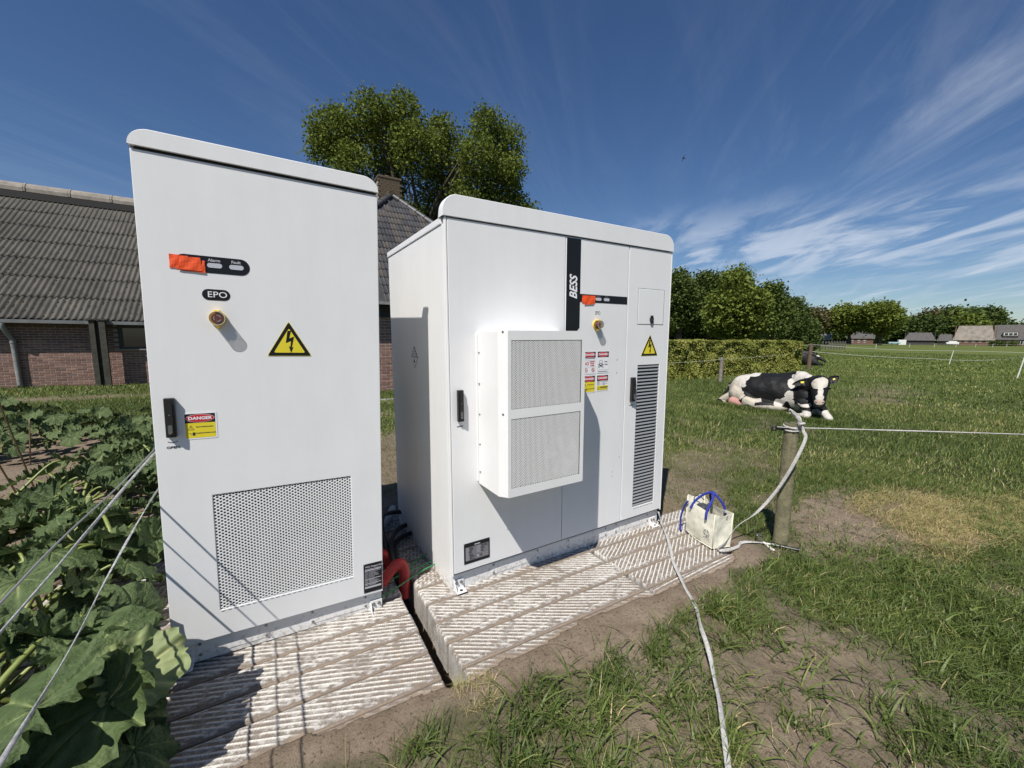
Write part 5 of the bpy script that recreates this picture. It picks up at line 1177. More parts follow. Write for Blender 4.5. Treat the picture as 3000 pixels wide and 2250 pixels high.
plants = [(-1.04, 1.42, 20, .38, .40, .29, 'rhubarb plant with big dark leaves at the bottom left corner'), (-.96, 1.98, 19, .42, .36, .29, 'rhubarb plant with broad leaves against the foot of the tall cabinet'),
          (-1.00, 2.62, 19, .46, .44, .31, 'rhubarb plant beside the tall cabinet, behind the leaves at its foot'), (-1.55, 2.35, 18, .48, .42, .31, 'rhubarb plant at the left edge under the fence ropes'),
          (-1.10, 3.35, 18, .44, .44, .30, 'rhubarb plant around the pale yellow plant label'), (-1.75, 3.25, 18, .48, .44, .31, 'rhubarb plant at the left edge in the middle of the bed'), (-1.32, 4.10, 18, .42, .46, .30, 'rhubarb plant around the upper yellow plant label'),
          (-1.05, 4.85, 12, .46, .40, .34, 'rhubarb plant halfway back beside the cabinet edge'), (-1.62, 4.75, 9, .36, .34, .32, 'rhubarb plant just right of the leaning canes'), (-.80, 3.0, 8, .44, .30, .32, 'rhubarb plant squeezed between rope and tall cabinet')]
for i, (x, y, n, h, sp_, sz, lb) in enumerate(plants): plant('rhubarb_plant', x, y, n, h, sp_, sz, lb, 50+i, LM, 'rhubarb', 'rhubarb plants')
back = [(-1.35, 5.7, 14, .40, .45, .24, 'crinkled leafy plant with a yellow-green heart in the middle of the bed'), (-1.0, 6.5, 14, .38, .5, .24, 'low crinkled leafy plant by the cabinet edge'), (-2.0, 7.1, 14, .40, .5, .24, 'crinkled leafy plant behind the bare patch of bed'),
        (-1.6, 7.6, 12, .38, .5, .22, 'leafy plant in the farthest row, right end'), (-2.65, 7.9, 14, .42, .5, .24, 'leafy plant in the farthest row, middle'), (-3.3, 8.3, 14, .55, .45, .26, 'taller leafy plant in the farthest row, left end'),
        (-2.75, 6.9, 12, .46, .40, .24, 'leafy plant behind the leaning canes'), (-3.3, 7.0, 12, .50, .40, .24, 'leafy plant at the far left edge of the bed'), (-2.3, 8.2, 10, .35, .4, .20, 'small leafy plant by the lawn edge'), (-1.1, 7.9, 10, .40, .4, .20, 'small leafy plant by the lawn next to the tall cabinet')]
for i, (x, y, n, h, sp_, sz, lb) in enumerate(back): plant('leafy_plant', x, y, n*2, h, sp_, sz, lb, 80+i, LS, 'plant', 'leafy plants at the back of the bed', stalks=False, tilt=.9)
# individually placed near leaves
def one(mesh, loc, rot, s, stalk=None, parent=None):
    lf = link('leaf', mesh, parent); lf.location = loc; lf.rotation_euler = rot; lf.scale = (s, s, s)
    if stalk: st_ = link('stalk', stalk_mesh(*stalk), lf)
    return lf
fr = empty('rhubarb_plant', (0, 0, 0)); tag(fr, 'rhubarb plant with the pale upturned leaf and the largest leaf, nearest the camera', 'rhubarb', 'rhubarb plants')
def leaf_between(mesh, p0, p1, nrm, s, parent):
    p0, p1 = Vector(p0), Vector(p1); x = (p1-p0).normalized(); n_ = Vector(nrm); n_ = (n_-x*n_.dot(x)).normalized(); y = n_.cross(x)
    o = link('leaf', mesh, parent); o.matrix_local = Matrix(((x.x*s, y.x*s, n_.x*s, p0.x), (x.y*s, y.y*s, n_.y*s, p0.y), (x.z*s, y.z*s, n_.z*s, p0.z), (0, 0, 0, 1))); return o
pl_ = leaf_between(PALE, at_z(352, 1995, .31), at_z(520, 1900, .33), (-.50, -.72, .42), .30, fr); tag(pl_, 'pale upturned leaf lit on its veined underside')
leaf_between(LM[1], at_z(330, 2045, .30), at_z(100, 2262, .25), (-.25, -.45, .85), .43, fr); leaf_between(LM[4], at_z(345, 1990, .25), at_z(165, 1985, .34), (-.1, -.6, .8), .34, fr)
leaf_between(LM[0], at_z(222, 1930, .38), at_z(345, 1835, .40), (-.2, -.6, .75), .37, fr); leaf_between(LM[2], at_z(390, 1812, .30), at_z(455, 1700, .38), (.55, -.70, .35), .27, fr)
leaf_between(LM[3], at_z(330, 2090, .16), at_z(470, 2130, .08), (.15, -.5, .85), .27, fr); leaf_between(LM[2], at_z(120, 2080, .42), at_z(-60, 2010, .40), (-.2, -.5, .85), .46, fr)
for L_, rt_, s_, k in (((-.66, 1.36, .18), (.15, .35, -1.2), .30, 0), ((-.80, 1.66, .32), (-.2, .25, .5), .31, 2), ((-.60, 1.98, .34), (.25, .5, .2), .29, 4), ((-.80, 1.30, .30), (.1, .3, 2.4), .36, 1),
                       ((-.46, 1.62, .12), (.2, .6, -.4), .22, 5), ((-.66, 1.22, .24), (.1, .4, -1.9), .32, 3), ((-.72, 1.90, .42), (.15, .3, 1.2), .33, 0), ((-.56, 1.78, .24), (.3, .5, -.3), .28, 1), ((-.58, 1.52, .14), (.2, .6, -.8), .26, 2), ((-.70, 1.52, .26), (-.3, .3, 2.0), .30, 4), ((-.52, 2.02, .18), (.2, .8, .1), .26, 5)):
    one(LM[k], L_, rt_, s_, (.6, 1.0, .03), fr)
# a low carpet of seedlings over the bed soil
X, Y = scatter(9000, -4.5, -1.4, 4.3, 9.0, lambda x, y: sstep(.42, .6, fbm(x*1.6, y*1.6, 0, 3, 7))*.8, 90); n = len(X)
blades('seedlings', X, Y, ground_h(X, Y), np.random.default_rng(1).uniform(.02, .06, n), np.random.default_rng(2).uniform(.012, .028, n), np.random.default_rng(3).uniform(.8, 1.8, n), np.clip(np.random.default_rng(4).normal(.72, .08, n), 0, 1), 2, 92)

# ------------------------------------------------------------------ trees
BARK = mat('bark', (.075, .060, .045), .95, var=.4, vscale=5, bump=.02, bscale=12)
def crown_mesh(name, C, leaf, lobes_n, m, seed, bias=0.0, aspect=.75, sub=10, shell=.55, up=.35):
    """leaf cards clustered on twigs; C = list of (centre, radii) lobes; returns mesh plus twig points"""
    r = np.random.default_rng(seed); P = []; vol = np.array([rx*ry*rz for _, (rx, ry, rz) in C])**(2/3); k = (vol/vol.sum()*lobes_n).astype(int)
    for (c_, rad), kk in zip(C, k):
        d = r.normal(size=(kk, 3)); d /= np.linalg.norm(d, axis=1)[:, None]; q = r.uniform(shell**3, 1.06, kk)**(1/3)
        lump = fbm(d[:, 0]*2.2+c_[0], d[:, 1]*2.2+c_[1], d[:, 2]*2.2+c_[2], 3, seed+9); q = q*(.72+.60*lump); sp_ = r.random(kk) < (.10 if leaf < .3 else .0); q = np.where(sp_, q*r.uniform(1.05, 1.28 if leaf < .3 else 1.12, kk), q); P.append(np.array(c_)+d*np.array(rad)*q[:, None])
    P = np.concatenate(P); cl = fbm(P[:, 0]*.9/leaf*.12, P[:, 1]*.9/leaf*.12, P[:, 2]*.9/leaf*.12, 3, seed); P = P[cl > .30]
    n = len(P); Q = np.repeat(P, sub, 0)+r.normal(0, leaf*1.25, (n*sub, 3))*np.array([1, 1, .7]); N_ = len(Q)
    nrm = r.normal(size=(N_, 3)); nrm[:, 2] = np.abs(nrm[:, 2])+up; nrm /= np.linalg.norm(nrm, axis=1)[:, None]
    t = np.cross(nrm, r.normal(size=(N_, 3))); t /= np.linalg.norm(t, axis=1)[:, None]; b_ = np.cross(nrm, t); s = leaf*r.uniform(.55, 1.25, N_)[:, None]
    A = Q-t*s*.5; B = Q+b_*s*.5*aspect+nrm*s*.08; D = Q+t*s*.5; E = Q-b_*s*.5*aspect+nrm*s*.08
    V = np.stack([A, B, D, E], 1).reshape(-1, 3); F = (np.array([(0, 1, 2, 3)])[None]+np.arange(N_)[:, None, None]*4).reshape(-1, 4)
    ti = np.clip(np.repeat(r.normal(.5+bias, .13, n), sub)+r.normal(0, .07, N_), 0, 1)
    return mesh_from(name, V, F, m, {'tint': np.repeat(ti, 4)}), P
def tree(name, label, base, C, leaf, nl, m, seed, trunk_r=.3, group=None, limbs=14, bias=0, sub=10, shell=.55, fork=.35, bark=BARK, aspect=.75, up=.35):
    t = empty(name, base); tag(t, label, 'tree', group); base = np.array(base, float)
    me, P = crown_mesh('crown', [(tuple(np.array(c)-base), rd) for c, rd in C], leaf, nl, m, seed, bias, aspect, sub, shell, up); link('crown', me, t)
    r = np.random.default_rng(seed+1); q = MB(); top = np.mean([np.array(c) for c, _ in C], 0)-base; zf = max(top[2]*fork, .5)
    f = Vector((top[0]*.25, top[1]*.25, zf)); q.tube(spline([(0, 0, -.2), (top[0]*.05, 0, zf*.5), tuple(f)], 6), [trunk_r*(1.35-.5*i/12) for i in range(13)], 9)
    for i in range(limbs):
        c_, rd = C[i % len(C)]; e = np.array(c_)-base+r.normal(0, .35, 3)*np.array(rd); e = Vector(e); s = f.lerp(Vector((top[0]*.6, top[1]*.6, top[2])), r.uniform(0, .55)) if i > 3 else f
        mid = s.lerp(e, .5)+Vector((r.normal(0, .4)*trunk_r*2, r.normal(0, .4)*trunk_r*2, -.12*(e-s).length*.6)); r0 = trunk_r*(.62 if i < 4 else .34)
        q.tube(spline([tuple(s-Vector((0, 0, trunk_r*.5))), tuple(mid), tuple(e)], 5), [max(.012, r0*(1-.085*j)) for j in range(11)], 6)
        for _ in range(3):
            p = P[r.integers(len(P))]; a = mid.lerp(e, r.uniform(0, 1)); b2 = Vector(p)
            if (b2-a).length < max(rd)*2.2: q.tube(spline([tuple(a), tuple(a.lerp(b2, .5)+Vector((0, 0, .1))), tuple(b2)], 3), [max(.008, r0*.22*(1-.12*j)) for j in range(7)], 4)
    q.build('trunk', bark, t); return t
OAK = leafmat('oak_foliage', [(0, (.070, .098, .016)), (.5, (.140, .178, .034)), (1, (.215, .25, .056))], .32, .6, .1)
DARKG = leafmat('dark_foliage', [(0, (.032, .054, .014)), (.5, (.072, .104, .026)), (1, (.135, .172, .045))], .28, .6, .1)
BRONZE = leafmat('bronze_foliage', [(0, (.055, .052, .020)), (.5, (.110, .098, .036)), (1, (.160, .140, .055))], .25, .55)
HEDGE = leafmat('hedge_foliage', [(0, (.10, .12, .020)), (.5, (.26, .28, .055)), (1, (.44, .42, .13))], .30, .5)
def L3(px_, py_, rpx, d, dz=0.0, ay=1.0, zs=1.0):
    c_ = at_d(px_, py_, d+dz); v_ = ray(px_, py_); s = math.hypot(d+dz, 0)/math.hypot(v_[0], v_[1])/ (1/np.dot(v_, _fw)) / F_PX
    R_ = rpx*s; return (tuple(c_), (R_, R_*ay, R_*zs))
big = [L3(x, y, rr_, 27, dz) for x, y, rr_, dz in ((985, 395, 72, 0), (950, 430, 48, 1), (1085, 335, 58, -1), (1130, 420, 80, 1.5), (1180, 335, 55, -.5), (1220, 440, 78, -1), (1290, 400, 52, .5), (1310, 500, 72, 1), (1400, 460, 60, -1.5), (1425, 365, 45, 0), (1470, 430, 62, 1), (1500, 500, 40, -1), (1460, 545, 62, .5),
       (1380, 590, 70, -.5), (1500, 600, 42, 0), (1545, 625, 28, 0), (1265, 600, 62, 1), (1030, 480, 52, -1), (1130, 530, 50, 1), (1010, 345, 38, 0), (1200, 640, 50, 0), (1330, 680, 60, 1), (1450, 680, 60, -1))]
tb = at_d(1215, 900, 27.5); tree('oak_tree', 'tall oak in fresh leaf rising behind the tiled farmhouse roof and chimney', (tb[0], tb[1], 0), big, .17, 8800, OAK, 5, .42, None, 26, .0, 8, .25, .42, up=.15)
def boxtree(name, label, x0, x1, y0, y1, d, leaf, nl, m, seed, nlobe=9, group='trees along the far side of the field', bias=0, tr=.3, ybase=None, shell=.45, sub=9, fork=.4, up=.35, limbs=8):
    """tree whose crown fills the given extent when seen from the yard, standing d metres off"""
    r = np.random.default_rng(seed); (x0, y0), (x1, y1) = r5(x0, y0), r5(x1, y1); C = []; cx, cy, hw, hh = (x0+x1)/2, (y0+y1)/2, (x1-x0)/2, (y1-y0)/2
    for i in range(nlobe):
        a = 2*math.pi*i/nlobe+r.uniform(-.3, .3); q = r.uniform(.45, .68); rr_ = min(hw, hh)*r.uniform(.38, .55)
        C.append(L3(cx+math.cos(a)*(hw-rr_)*q*1.45, cy-math.sin(a)*(hh-rr_)*q*1.35, rr_, d, r.uniform(-1, 1)*hw/F_PX*d*.6))
    C.append(L3(cx, cy, min(hw, hh)*.75, d)); C.append(L3(cx+hw*.3, cy+hh*.1, min(hw, hh)*.55, d, 1)); C.append(L3(cx-hw*.3, cy, min(hw, hh)*.55, d, -1))
    b_ = at_d(cx, 1010, d); return tree(name, label, (b_[0], b_[1], 0), C, leaf, nl, m, seed, tr, group, limbs, bias, sub, shell, fork, up=up)
boxtree('oak_tree', 'tall dark oak just right of the wide cabinet', 60, 300, 140, 600, 44, .26, 2600, DARKG, 31, 10, bias=.10, tr=.30)
boxtree('oak_tree', 'tall dark oak behind the bushy tree, left of its top', 230, 470, 170, 590, 47, .26, 2500, DARKG, 32, 10, bias=.06, tr=.30)
boxtree('bushy_tree', 'bushy bright-leaved tree with upright shoots standing behind the hedge', 345, 700, 215, 640, 27, .20, 3400, OAK, 33, 12, bias=.06, tr=.16, sub=7, shell=.3)
boxtree('bushy_tree', 'small upright shoot of leaves topping the bushy tree', 440, 600, 155, 330, 27, .17, 500, OAK, 34, 6, bias=.02, tr=.06, sub=6, shell=.2, fork=.75)
boxtree('oak_tree', 'round-topped tree right of the bushy tree', 620, 830, 250, 600, 42, .24, 2300, DARKG, 35, 9, bias=.12, tr=.24)
boxtree('pine_tree', 'dark tree with stepped outline left of the low reddish tree', 740, 930, 320, 600, 55, .26, 2200, DARKG, 36, 9, bias=-.08, tr=.28)
boxtree('oak_tree', 'low broad reddish-green tree in the gap before the field oaks', 865, 1065, 400, 585, 225, 1.05, 1500, BRONZE, 37, 8, bias=0, tr=.5)
boxtree('oak_tree', 'broad oak with bare trunks in front of the solar-panel farmhouse', 1050, 1310, 385, 560, 228, 1.1, 2000, OAK, 38, 10, bias=.0, tr=.65, fork=.35)
boxtree('oak_tree', 'tallest of the field oaks, its thin crown top catching light', 1240, 1480, 366, 560, 225, 1.1, 1900, OAK, 39, 10, bias=-.02, tr=.65, fork=.35)
boxtree('oak_tree', 'dark low trees between field oaks and the low shed', 1420, 1600, 478, 600, 350, 1.6, 1500, DARKG, 40, 9, bias=-.05, tr=.4)
boxtree('pine_tree', 'dark pointed conifer behind the low grey shed', 1545, 1660, 448, 590, 355, 1.6, 900, DARKG, 41, 7, bias=-.15, tr=.4)
boxtree('beech_tree', 'large bronze-leaved tree behind the low grey shed', 1600, 1790, 412, 580, 360, 1.7, 1700, BRONZE, 42, 9, bias=.05, tr=.5)
boxtree('oak_tree', 'green tree right behind the bronze tree', 1730, 1880, 404, 560, 370, 1.7, 1200, DARKG, 43, 8, bias=.1, tr=.5)
boxtree('oak_tree', 'low green trees left of the big barn roof', 1760, 1960, 455, 570, 350, 1.6, 1300, OAK, 44, 8, bias=-.1, tr=.4)
boxtree('oak_tree', 'round dark tree standing above the big barn roof', 1850, 2072, 412, 540, 375, 1.75, 1500, DARKG, 45, 9, bias=-.05, tr=.5)
# undergrowth that fills the wood edge: three long banks
def bank(name, label, xa, xb, d, h, leaf, n, m, seed, bias=0):
    r = np.random.default_rng(seed); C = []
    for i in range(14):
        t = i/13; p = at_d(r5(xa+(xb-xa)*t, 600)[0], 1000, d*r.uniform(.95, 1.08)); hh = h*r.uniform(.7, 1.15); C.append(((p[0], p[1], hh*.5), (abs(xb-xa)/2.01/F_PX*d/11, d*.03, hh*.55)))
    me, _ = crown_mesh(name, C, leaf, n, m, seed, bias, sub=8, shell=.5); o = link(name, me); tag(o, label, kind='stuff'); return o
bank('undergrowth', 'dark undergrowth below the trees behind the hedge', 60, 900, 50, 3.4, .26, 4500, DARKG, 61, -.1)
bank('undergrowth', 'wood edge hidden mostly behind the wide cabinet', -1500, 80, 60, 4.2, .32, 4200, DARKG, 64, -.1)
bank('undergrowth', 'dark wood edge behind the farmhouse', 850, 1700, 350, 17, 1.6, 4200, DARKG, 62, -.15)
bank('undergrowth', 'distant wood edge behind the barns', 1500, 2300, 400, 12.5, 1.6, 3000, DARKG, 63, -.1)
# ------------------------------------------------------------------ beech hedge
hx0, hx1, hy0, hy1, hh = 7.2, 21.6, 9.75, 11.0, 1.42
he = empty('clipped_hedge', ((hx0+hx1)/2, 10.4, 0)); tag(he, 'long clipped beech hedge with yellow-green leaves along the field edge', 'hedge'); ox = (hx0+hx1)/2
r = np.random.default_rng(77); V = []
def sheet(n, f): return f(r.uniform(0, 1, n), r.uniform(0, 1, n))
n1_, n2_, n3_ = 52000, 15000, 5000
a, b_ = r.uniform(hx0, hx1, n1_), r.uniform(.0, hh, n1_); P1 = np.stack([a, hy0+(fbm(a*1.7, b_*1.7, 0, 4, 5)-.5)*.50+np.abs(r.normal(0, .05, n1_)), b_], -1)
a, b_ = r.uniform(hx0, hx1, n2_), r.uniform(hy0, hy1, n2_); P2_ = np.stack([a, b_, hh+(fbm(a*2.2, b_*2.2, 0, 3, 6)-.5)*.20-np.abs(r.normal(0, .04, n2_))], -1)
a, b_ = r.uniform(hy0, hy1, n3_), r.uniform(0, hh, n3_); P3 = np.stack([hx1+(fbm(a*3, b_*3, 0, 3, 8)-.5)*.22-np.abs(r.normal(0, .04, n3_)), a, b_], -1)
P = np.concatenate([P1, P2_, P3]); N_ = len(P); nr_ = np.concatenate([np.tile((0, -1, .3), (n1_, 1)), np.tile((0, 0, 1), (n2_, 1)), np.tile((1, 0, .2), (n3_, 1))])+r.normal(0, .65, (N_, 3)); nr_ /= np.linalg.norm(nr_, axis=1)[:, None]
t = np.cross(nr_, r.normal(size=(N_, 3))); t /= np.linalg.norm(t, axis=1)[:, None]; bb_ = np.cross(nr_, t); s = r.uniform(.05, .105, N_)[:, None]
P[:, 0] -= ox; P[:, 1] -= 10.4
V = np.stack([P-t*s*.55, P+bb_*s*.36+nr_*s*.1, P+t*s*.55, P-bb_*s*.36+nr_*s*.1], 1).reshape(-1, 3); F = (np.array([(0, 1, 2, 3)])[None]+np.arange(N_)[:, None, None]*4).reshape(-1, 4)
o = link('leaves', mesh_from('leaves', V, F, HEDGE, {'tint': np.repeat(np.clip(r.normal(.5, .2, N_)+(fbm(P[:, 0]*1.3, P[:, 2]*1.6, P[:, 1], 4, 88)-.5)*.9, 0, 1), 4)}), he); tag(o, kind='stuff')
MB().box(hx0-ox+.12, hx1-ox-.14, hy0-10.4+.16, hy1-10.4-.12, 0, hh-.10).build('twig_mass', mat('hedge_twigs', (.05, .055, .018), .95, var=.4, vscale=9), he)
# ------------------------------------------------------------------ barn on the left
BRK = mat('red_brown_brick', (.200, .112, .088), .9, objvar=.28, var=.35, vscale=6, bump=.002, bscale=60)
BRK2 = mat('orange_brown_brick', (.245, .140, .105), .9, objvar=.28, var=.35, vscale=6, bump=.002, bscale=60)
MORT = mat('grey_mortar', (.34, .30, .27), .95, var=.2, vscale=20, bump=.002, bscale=80)
ASB = mat('weathered_fibre_cement', (.098, .090, .074), .92, var=.5, vscale=2.2, bump=.008, bscale=30, col2=(.048, .046, .040), detail=10, objvar=.16)
ASB2 = mat('pale_ridge_cement', (.25, .225, .19), .9, var=.3, vscale=5)
FRAME = mat('dark_green_frame', (.015, .022, .018), .5); PIPE = mat('grey_plastic_downpipe', (.23, .23, .22), .5, var=.3, vscale=8)
GLASS = mat('dark_window_glass', (.012, .018, .022), .08, spec=.8)
BTX = mat('brick_bond', (.3, .2, .2), .9, bump=.002, bscale=60); _t = BTX.node_tree; _bt = _t.nodes.new('ShaderNodeTexBrick'); _c = _t.nodes.new('ShaderNodeTexCoord'); _m = _t.nodes.new('ShaderNodeSeparateXYZ'); _k = _t.nodes.new('ShaderNodeCombineXYZ'); _a = _t.nodes.new('ShaderNodeMath'); _a.operation = 'ADD'
_t.links.new(_c.outputs['Object'], _m.inputs[0]); _t.links.new(_m.outputs[0], _a.inputs[0]); _t.links.new(_m.outputs[1], _a.inputs[1]); _t.links.new(_a.outputs[0], _k.inputs[0]); _t.links.new(_m.outputs[2], _k.inputs[1]); _t.links.new(_k.outputs[0], _bt.inputs[0])
for _n, _v in (('Scale', 1.0), ('Mortar Size', .0065), ('Brick Width', .212), ('Row Height', .069)): _bt.inputs[_n].default_value = _v
_bt.inputs['Color1'].default_value = (.200, .112, .088, 1); _bt.inputs['Color2'].default_value = (.245, .140, .105, 1); _bt.inputs['Mortar'].default_value = (.34, .30, .27, 1); _t.links.new(_bt.outputs[0], _t.nodes['Principled BSDF'].inputs['Base Color'])
def brick_wall(parent, u0, u1, z0, z1, bl, bh, joint, mats, hole=None, limit=290, skip_above=None, seed=1):
    """running-bond bricks standing 8 mm proud of the mortar face at y=0"""
    r = random.Random(seed); mb = MB().rbox(-bl/2+joint/2, bl/2-joint/2, -.008, .02, -bh/2+joint/2, bh/2-joint/2, .004, 1)
    ms = [mb.mesh('brick', m) for m in mats]; L_ = []
    row = 0; z = z0
    while z < z1-.01:
        u = u0-(bl/2 if row % 2 else 0)
        while u < u1:
            c_ = u+bl/2
            if c_-bl/2 > u0-bl*.3 and c_+bl/2 < u1+bl*.3 and not (hole and hole[0]-bl*.4 < c_ < hole[1]+bl*.4 and hole[2]-bh*.5 < z+bh/2 < hole[3]+bh*.3): L_.append((c_, z+bh/2))
            u += bl
        z += bh; row += 1
    if not hole: MB().box(u0, u1, -.003, .001, z0, z1).build('mortar_bed', MORT, parent)
    else:
        for a_, b_, c0_, d_ in ((u0, hole[0], z0, z1), (hole[0], u1, z0, hole[2]), (hole[0], u1, hole[3], z1)): MB().box(a_, b_, -.003, .001, c0_, d_).build('mortar_bed', MORT, parent)
    for i, (c_, zz) in enumerate(L_[:limit]):
        o = link('brick', r.choice(ms), parent); o.location = (c_, r.uniform(-.002, .002), zz)
    if len(L_) > limit:
        q = MB()
        for c_, zz in L_[limit:]: q.box(c_-bl/2+joint/2, c_+bl/2-joint/2, -.008, .01, zz-bh/2+joint/2, zz+bh/2-joint/2)
        o = q.build('brickwork', mats[0], parent); tag(o, kind='stuff')
barn = empty('barn', (-5.30, 16.05, 0), .015); tag(barn, 'long low brick barn with weathered grey corrugated roof beyond the vegetable bed', 'barn')
EV, OFF, RZ = 1.80, 6.4, 6.45          # eave height, ridge set-back, ridge height
bw = MB().box(-16, 6.5, 0, .22, -.1, EV+.02).box(-16, 6.5, 12.6, 12.8, -.1, EV).box(6.28, 6.5, .22, 12.6, -.1, EV).build('wall', BTX, barn)
W0, W1_ = 1.50, 2.75
brick_wall(bw, -1.35, 2.6, 0, EV, .212, .069, .013, [BRK, BRK2], hole=(W0, W1_, 1.02, 1.70), limit=298)
win = MB().box(W0, W1_, -.03, .0, 1.02, 1.08).box(W0, W1_, -.03, 0, 1.62, 1.70).box(W0, W0+.10, -.03, 0, 1.08, 1.62).box(W1_-.1, W1_, -.03, 0, 1.08, 1.62).build('window', FRAME, barn)
MB().box(W0+.10, W1_-.1, -.012, -.010, 1.08, 1.62).build('pane', GLASS, win); MB().box(W0-.03, W1_+.03, -.07, -.001, .985, 1.015).build('sill', mat('concrete_sill', (.25, .24, .22), .9), win)
# corrugated sheets
pit = .132; sl = math.hypot(OFF-.15, RZ-EV)-.1; ang = math.atan2(RZ-EV+.02, OFF+.22); rows = 7; sh = sl/rows; waves = 7; sw = pit*waves
ns = waves*8
V = []; 
for j in range(9):
    for i in range(ns+5):
        a = i/8*2*math.pi; V.append((i/8*pit, (j/8)*(sh+.12)-.0, .026*math.cos(a)+(.006 if j == 0 else 0)+(.006-.012*(j/8))+.0))
F = [(j*(ns+5)+i, j*(ns+5)+i+1, (j+1)*(ns+5)+i+1, (j+1)*(ns+5)+i) for j in range(8) for i in range(ns+4)]
k = len(V); V2 = V+[(x, y, z-.008) for x, y, z in V[:ns+5]]; F2 = F+[(i, k+i, k+i+1, i+1) for i in range(ns+4)]
shm = mesh_from('roof_sheet', V2, F2, ASB, smooth=True)
rf = MB().box(-16, 6.5, 0, 0.02, 0, .02).build('roof', ASB, barn)       # eave batten
rf.location = (0, -.15, EV-.16)
RM = Matrix.Translation((0, -.22, EV-.0)) @ Matrix.Rotation(ang, 4, 'X')
for c_ in range(-5, 7):
    for rr_ in range(rows):
        o = link('roof_sheet', shm, rf); o.matrix_parent_inverse = Matrix(); o.matrix_local = Matrix.Translation((0, .15, -EV+.16)) @ RM @ Matrix.Translation((c_*sw-.9+random.uniform(-.004, .004), rr_*sh, .02+random.uniform(-.003, .003))) @ Matrix.Rotation(random.uniform(-.003, .003), 4, 'Z')
q = MB()
for sgn in (1,): q.add([(-16, -.20, EV-.03), (6.5, -.20, EV-.03), (6.5, OFF, RZ+.1), (-16, OFF, RZ+.1), (-16, 12.9, EV-.1), (6.5, 12.9, EV-.1)], [(0, 1, 2, 3), (3, 2, 5, 4)])
for v in range(len(q.V)): q.V[v] = (q.V[v][0], q.V[v][1], q.V[v][2]-.05)
q.add([(6.4, 0, EV), (6.4, 12.7, EV), (6.4, OFF, RZ)], [(0, 1, 2)])
q.build('roof_deck', ASB, barn)
for i in range(9):
    c_ = MB(); P = []
    for a in range(9): t = math.radians(-10+200*a/8); P.append((OFF-.02+.34*math.cos(t), RZ+.06+.30*math.sin(t)))
    Pi = [(OFF-.02+(y-OFF+.02)*.9, RZ+.06+(z-RZ-.06)*.9-.01) for y, z in reversed(P)]
    x0 = -4.2+i*1.14; c_.prism(P+Pi, x0, x0+1.125, 'yz'); c_.prism([(y+(y-OFF)*.05, z+.012) for y, z in P]+[(y, z) for y, z in Pi], x0, x0+.05, 'yz'); c_.build('ridge_cap', ASB2, barn)
MB().box(-4.5, 6.4, OFF-.50, OFF-.34, RZ-.26, RZ-.04).build('ridge_flashing', mat('dark_ridge_board', (.03, .03, .028), .9), barn)
gut = MB()
gut.prism([(-.20, EV-.09), (-.34, EV-.09), (-.34, EV+.0), (-.325, EV+.0), (-.325, EV-.075), (-.20, EV-.075)], -16, 6.5, 'yz'); gut.build('gutter', mat('zinc_gutter', (.16, .165, .165), .5, var=.3, vscale=3), barn)
q = MB(); q.tube(spline([(-.62, -.28, EV-.08), (-.62, -.27, EV-.20), (-.58, -.15, EV-.42), (-.55, -.09, EV-.60), (-.54, -.08, .6), (-.53, -.08, 0)], 6), .055, 12); q.cyl((-.55, -.085, EV-.62), (-.549, -.085, EV-.52), .066, .066, 12); q.build('downpipe', PIPE, barn)
q = MB(); q.box(1.02, 1.13, -.46, -.36, -.05, EV+.04).box(1.22, 1.35, -.48, -.38, -.05, EV+.04).box(1.12, 1.24, -.37, -.35, -.05, EV-.02); q.box(.98, 1.42, -.50, -.34, EV+.02, EV+.06); q.build('pilaster', mat('weathered_dark_post', (.055, .052, .040), .9, var=.4, vscale=8), barn)

# moss cushions sitting in the furrows of the lower sheets
q = MB(); rm = random.Random(12)
for i in range(420):
    u_, s_ = rm.uniform(-1.6, 3.2), abs(rm.gauss(0, .30))*sl*.9
    if s_ > sl*.9: continue
    u_ = round(u_/pit)*pit+pit*.5+rm.uniform(-.02, .02); p = RM @ Vector((u_, s_+.1, .0)); a_ = rm.uniform(.012, .035)
    q.add([tuple(p+Vector((a_*math.cos(t), a_*.9*math.sin(t), a_*.6*math.sin(t)))) for t in (0, 1.26, 2.5, 3.8, 5.0)]+[tuple(p+Vector((0, -.012, .028)))], [(k_, (k_+1) % 5, 5) for k_ in range(5)])
tag(q.build('moss', mat('dark_moss', (.020, .024, .010), .95), barn), kind='stuff')

# ------------------------------------------------------------------ farmhouse between the cabinets
TILE = mat('dark_glazed_tile', (.055, .055, .058), .5, objvar=.3, var=.45, vscale=3, bump=.002, bscale=30)
TILE2 = mat('brownish_tile', (.075, .066, .058), .6, var=.5, vscale=3, bump=.002, bscale=30)
house = empty('farmhouse', (3.78, 11.0, 0), 0); tag(house, 'brick farmhouse with hipped dark tile roof and brick chimney seen between the cabinets', 'house')
HW = 4.15; HE = 2.32; AP = 3.86
hw = MB().box(-HW+.3, HW-.3, 0, .25, -.1, HE).box(-HW+.3, -HW+.55, .25, 14, -.1, HE).box(HW-.55, HW-.3, .25, 14, -.1, HE).build('wall', BTX, house)
brick_wall(hw, -1.75, -.55, 0, 1.95, .225, .078, .014, [BRK, BRK2], limit=290, seed=4)
MB().box(-HW+.3, HW-.3, -.016, -.002, 1.95, HE).build('fascia', mat('dark_fascia', (.02, .02, .022), .7), house)
MB().box(-HW+.1, HW-.1, -.42, -.30, HE-.07, HE+.0).build('gutter', PIPE, house)
q = MB(); q.add([(-HW, -.30, HE), (HW, -.30, HE), (0, -.30+AP, HE+AP), (0, 14, HE+AP), (-HW, 14, HE), (HW, 14, HE)], [(0, 1, 2), (0, 2, 3, 4), (1, 5, 3, 2)])
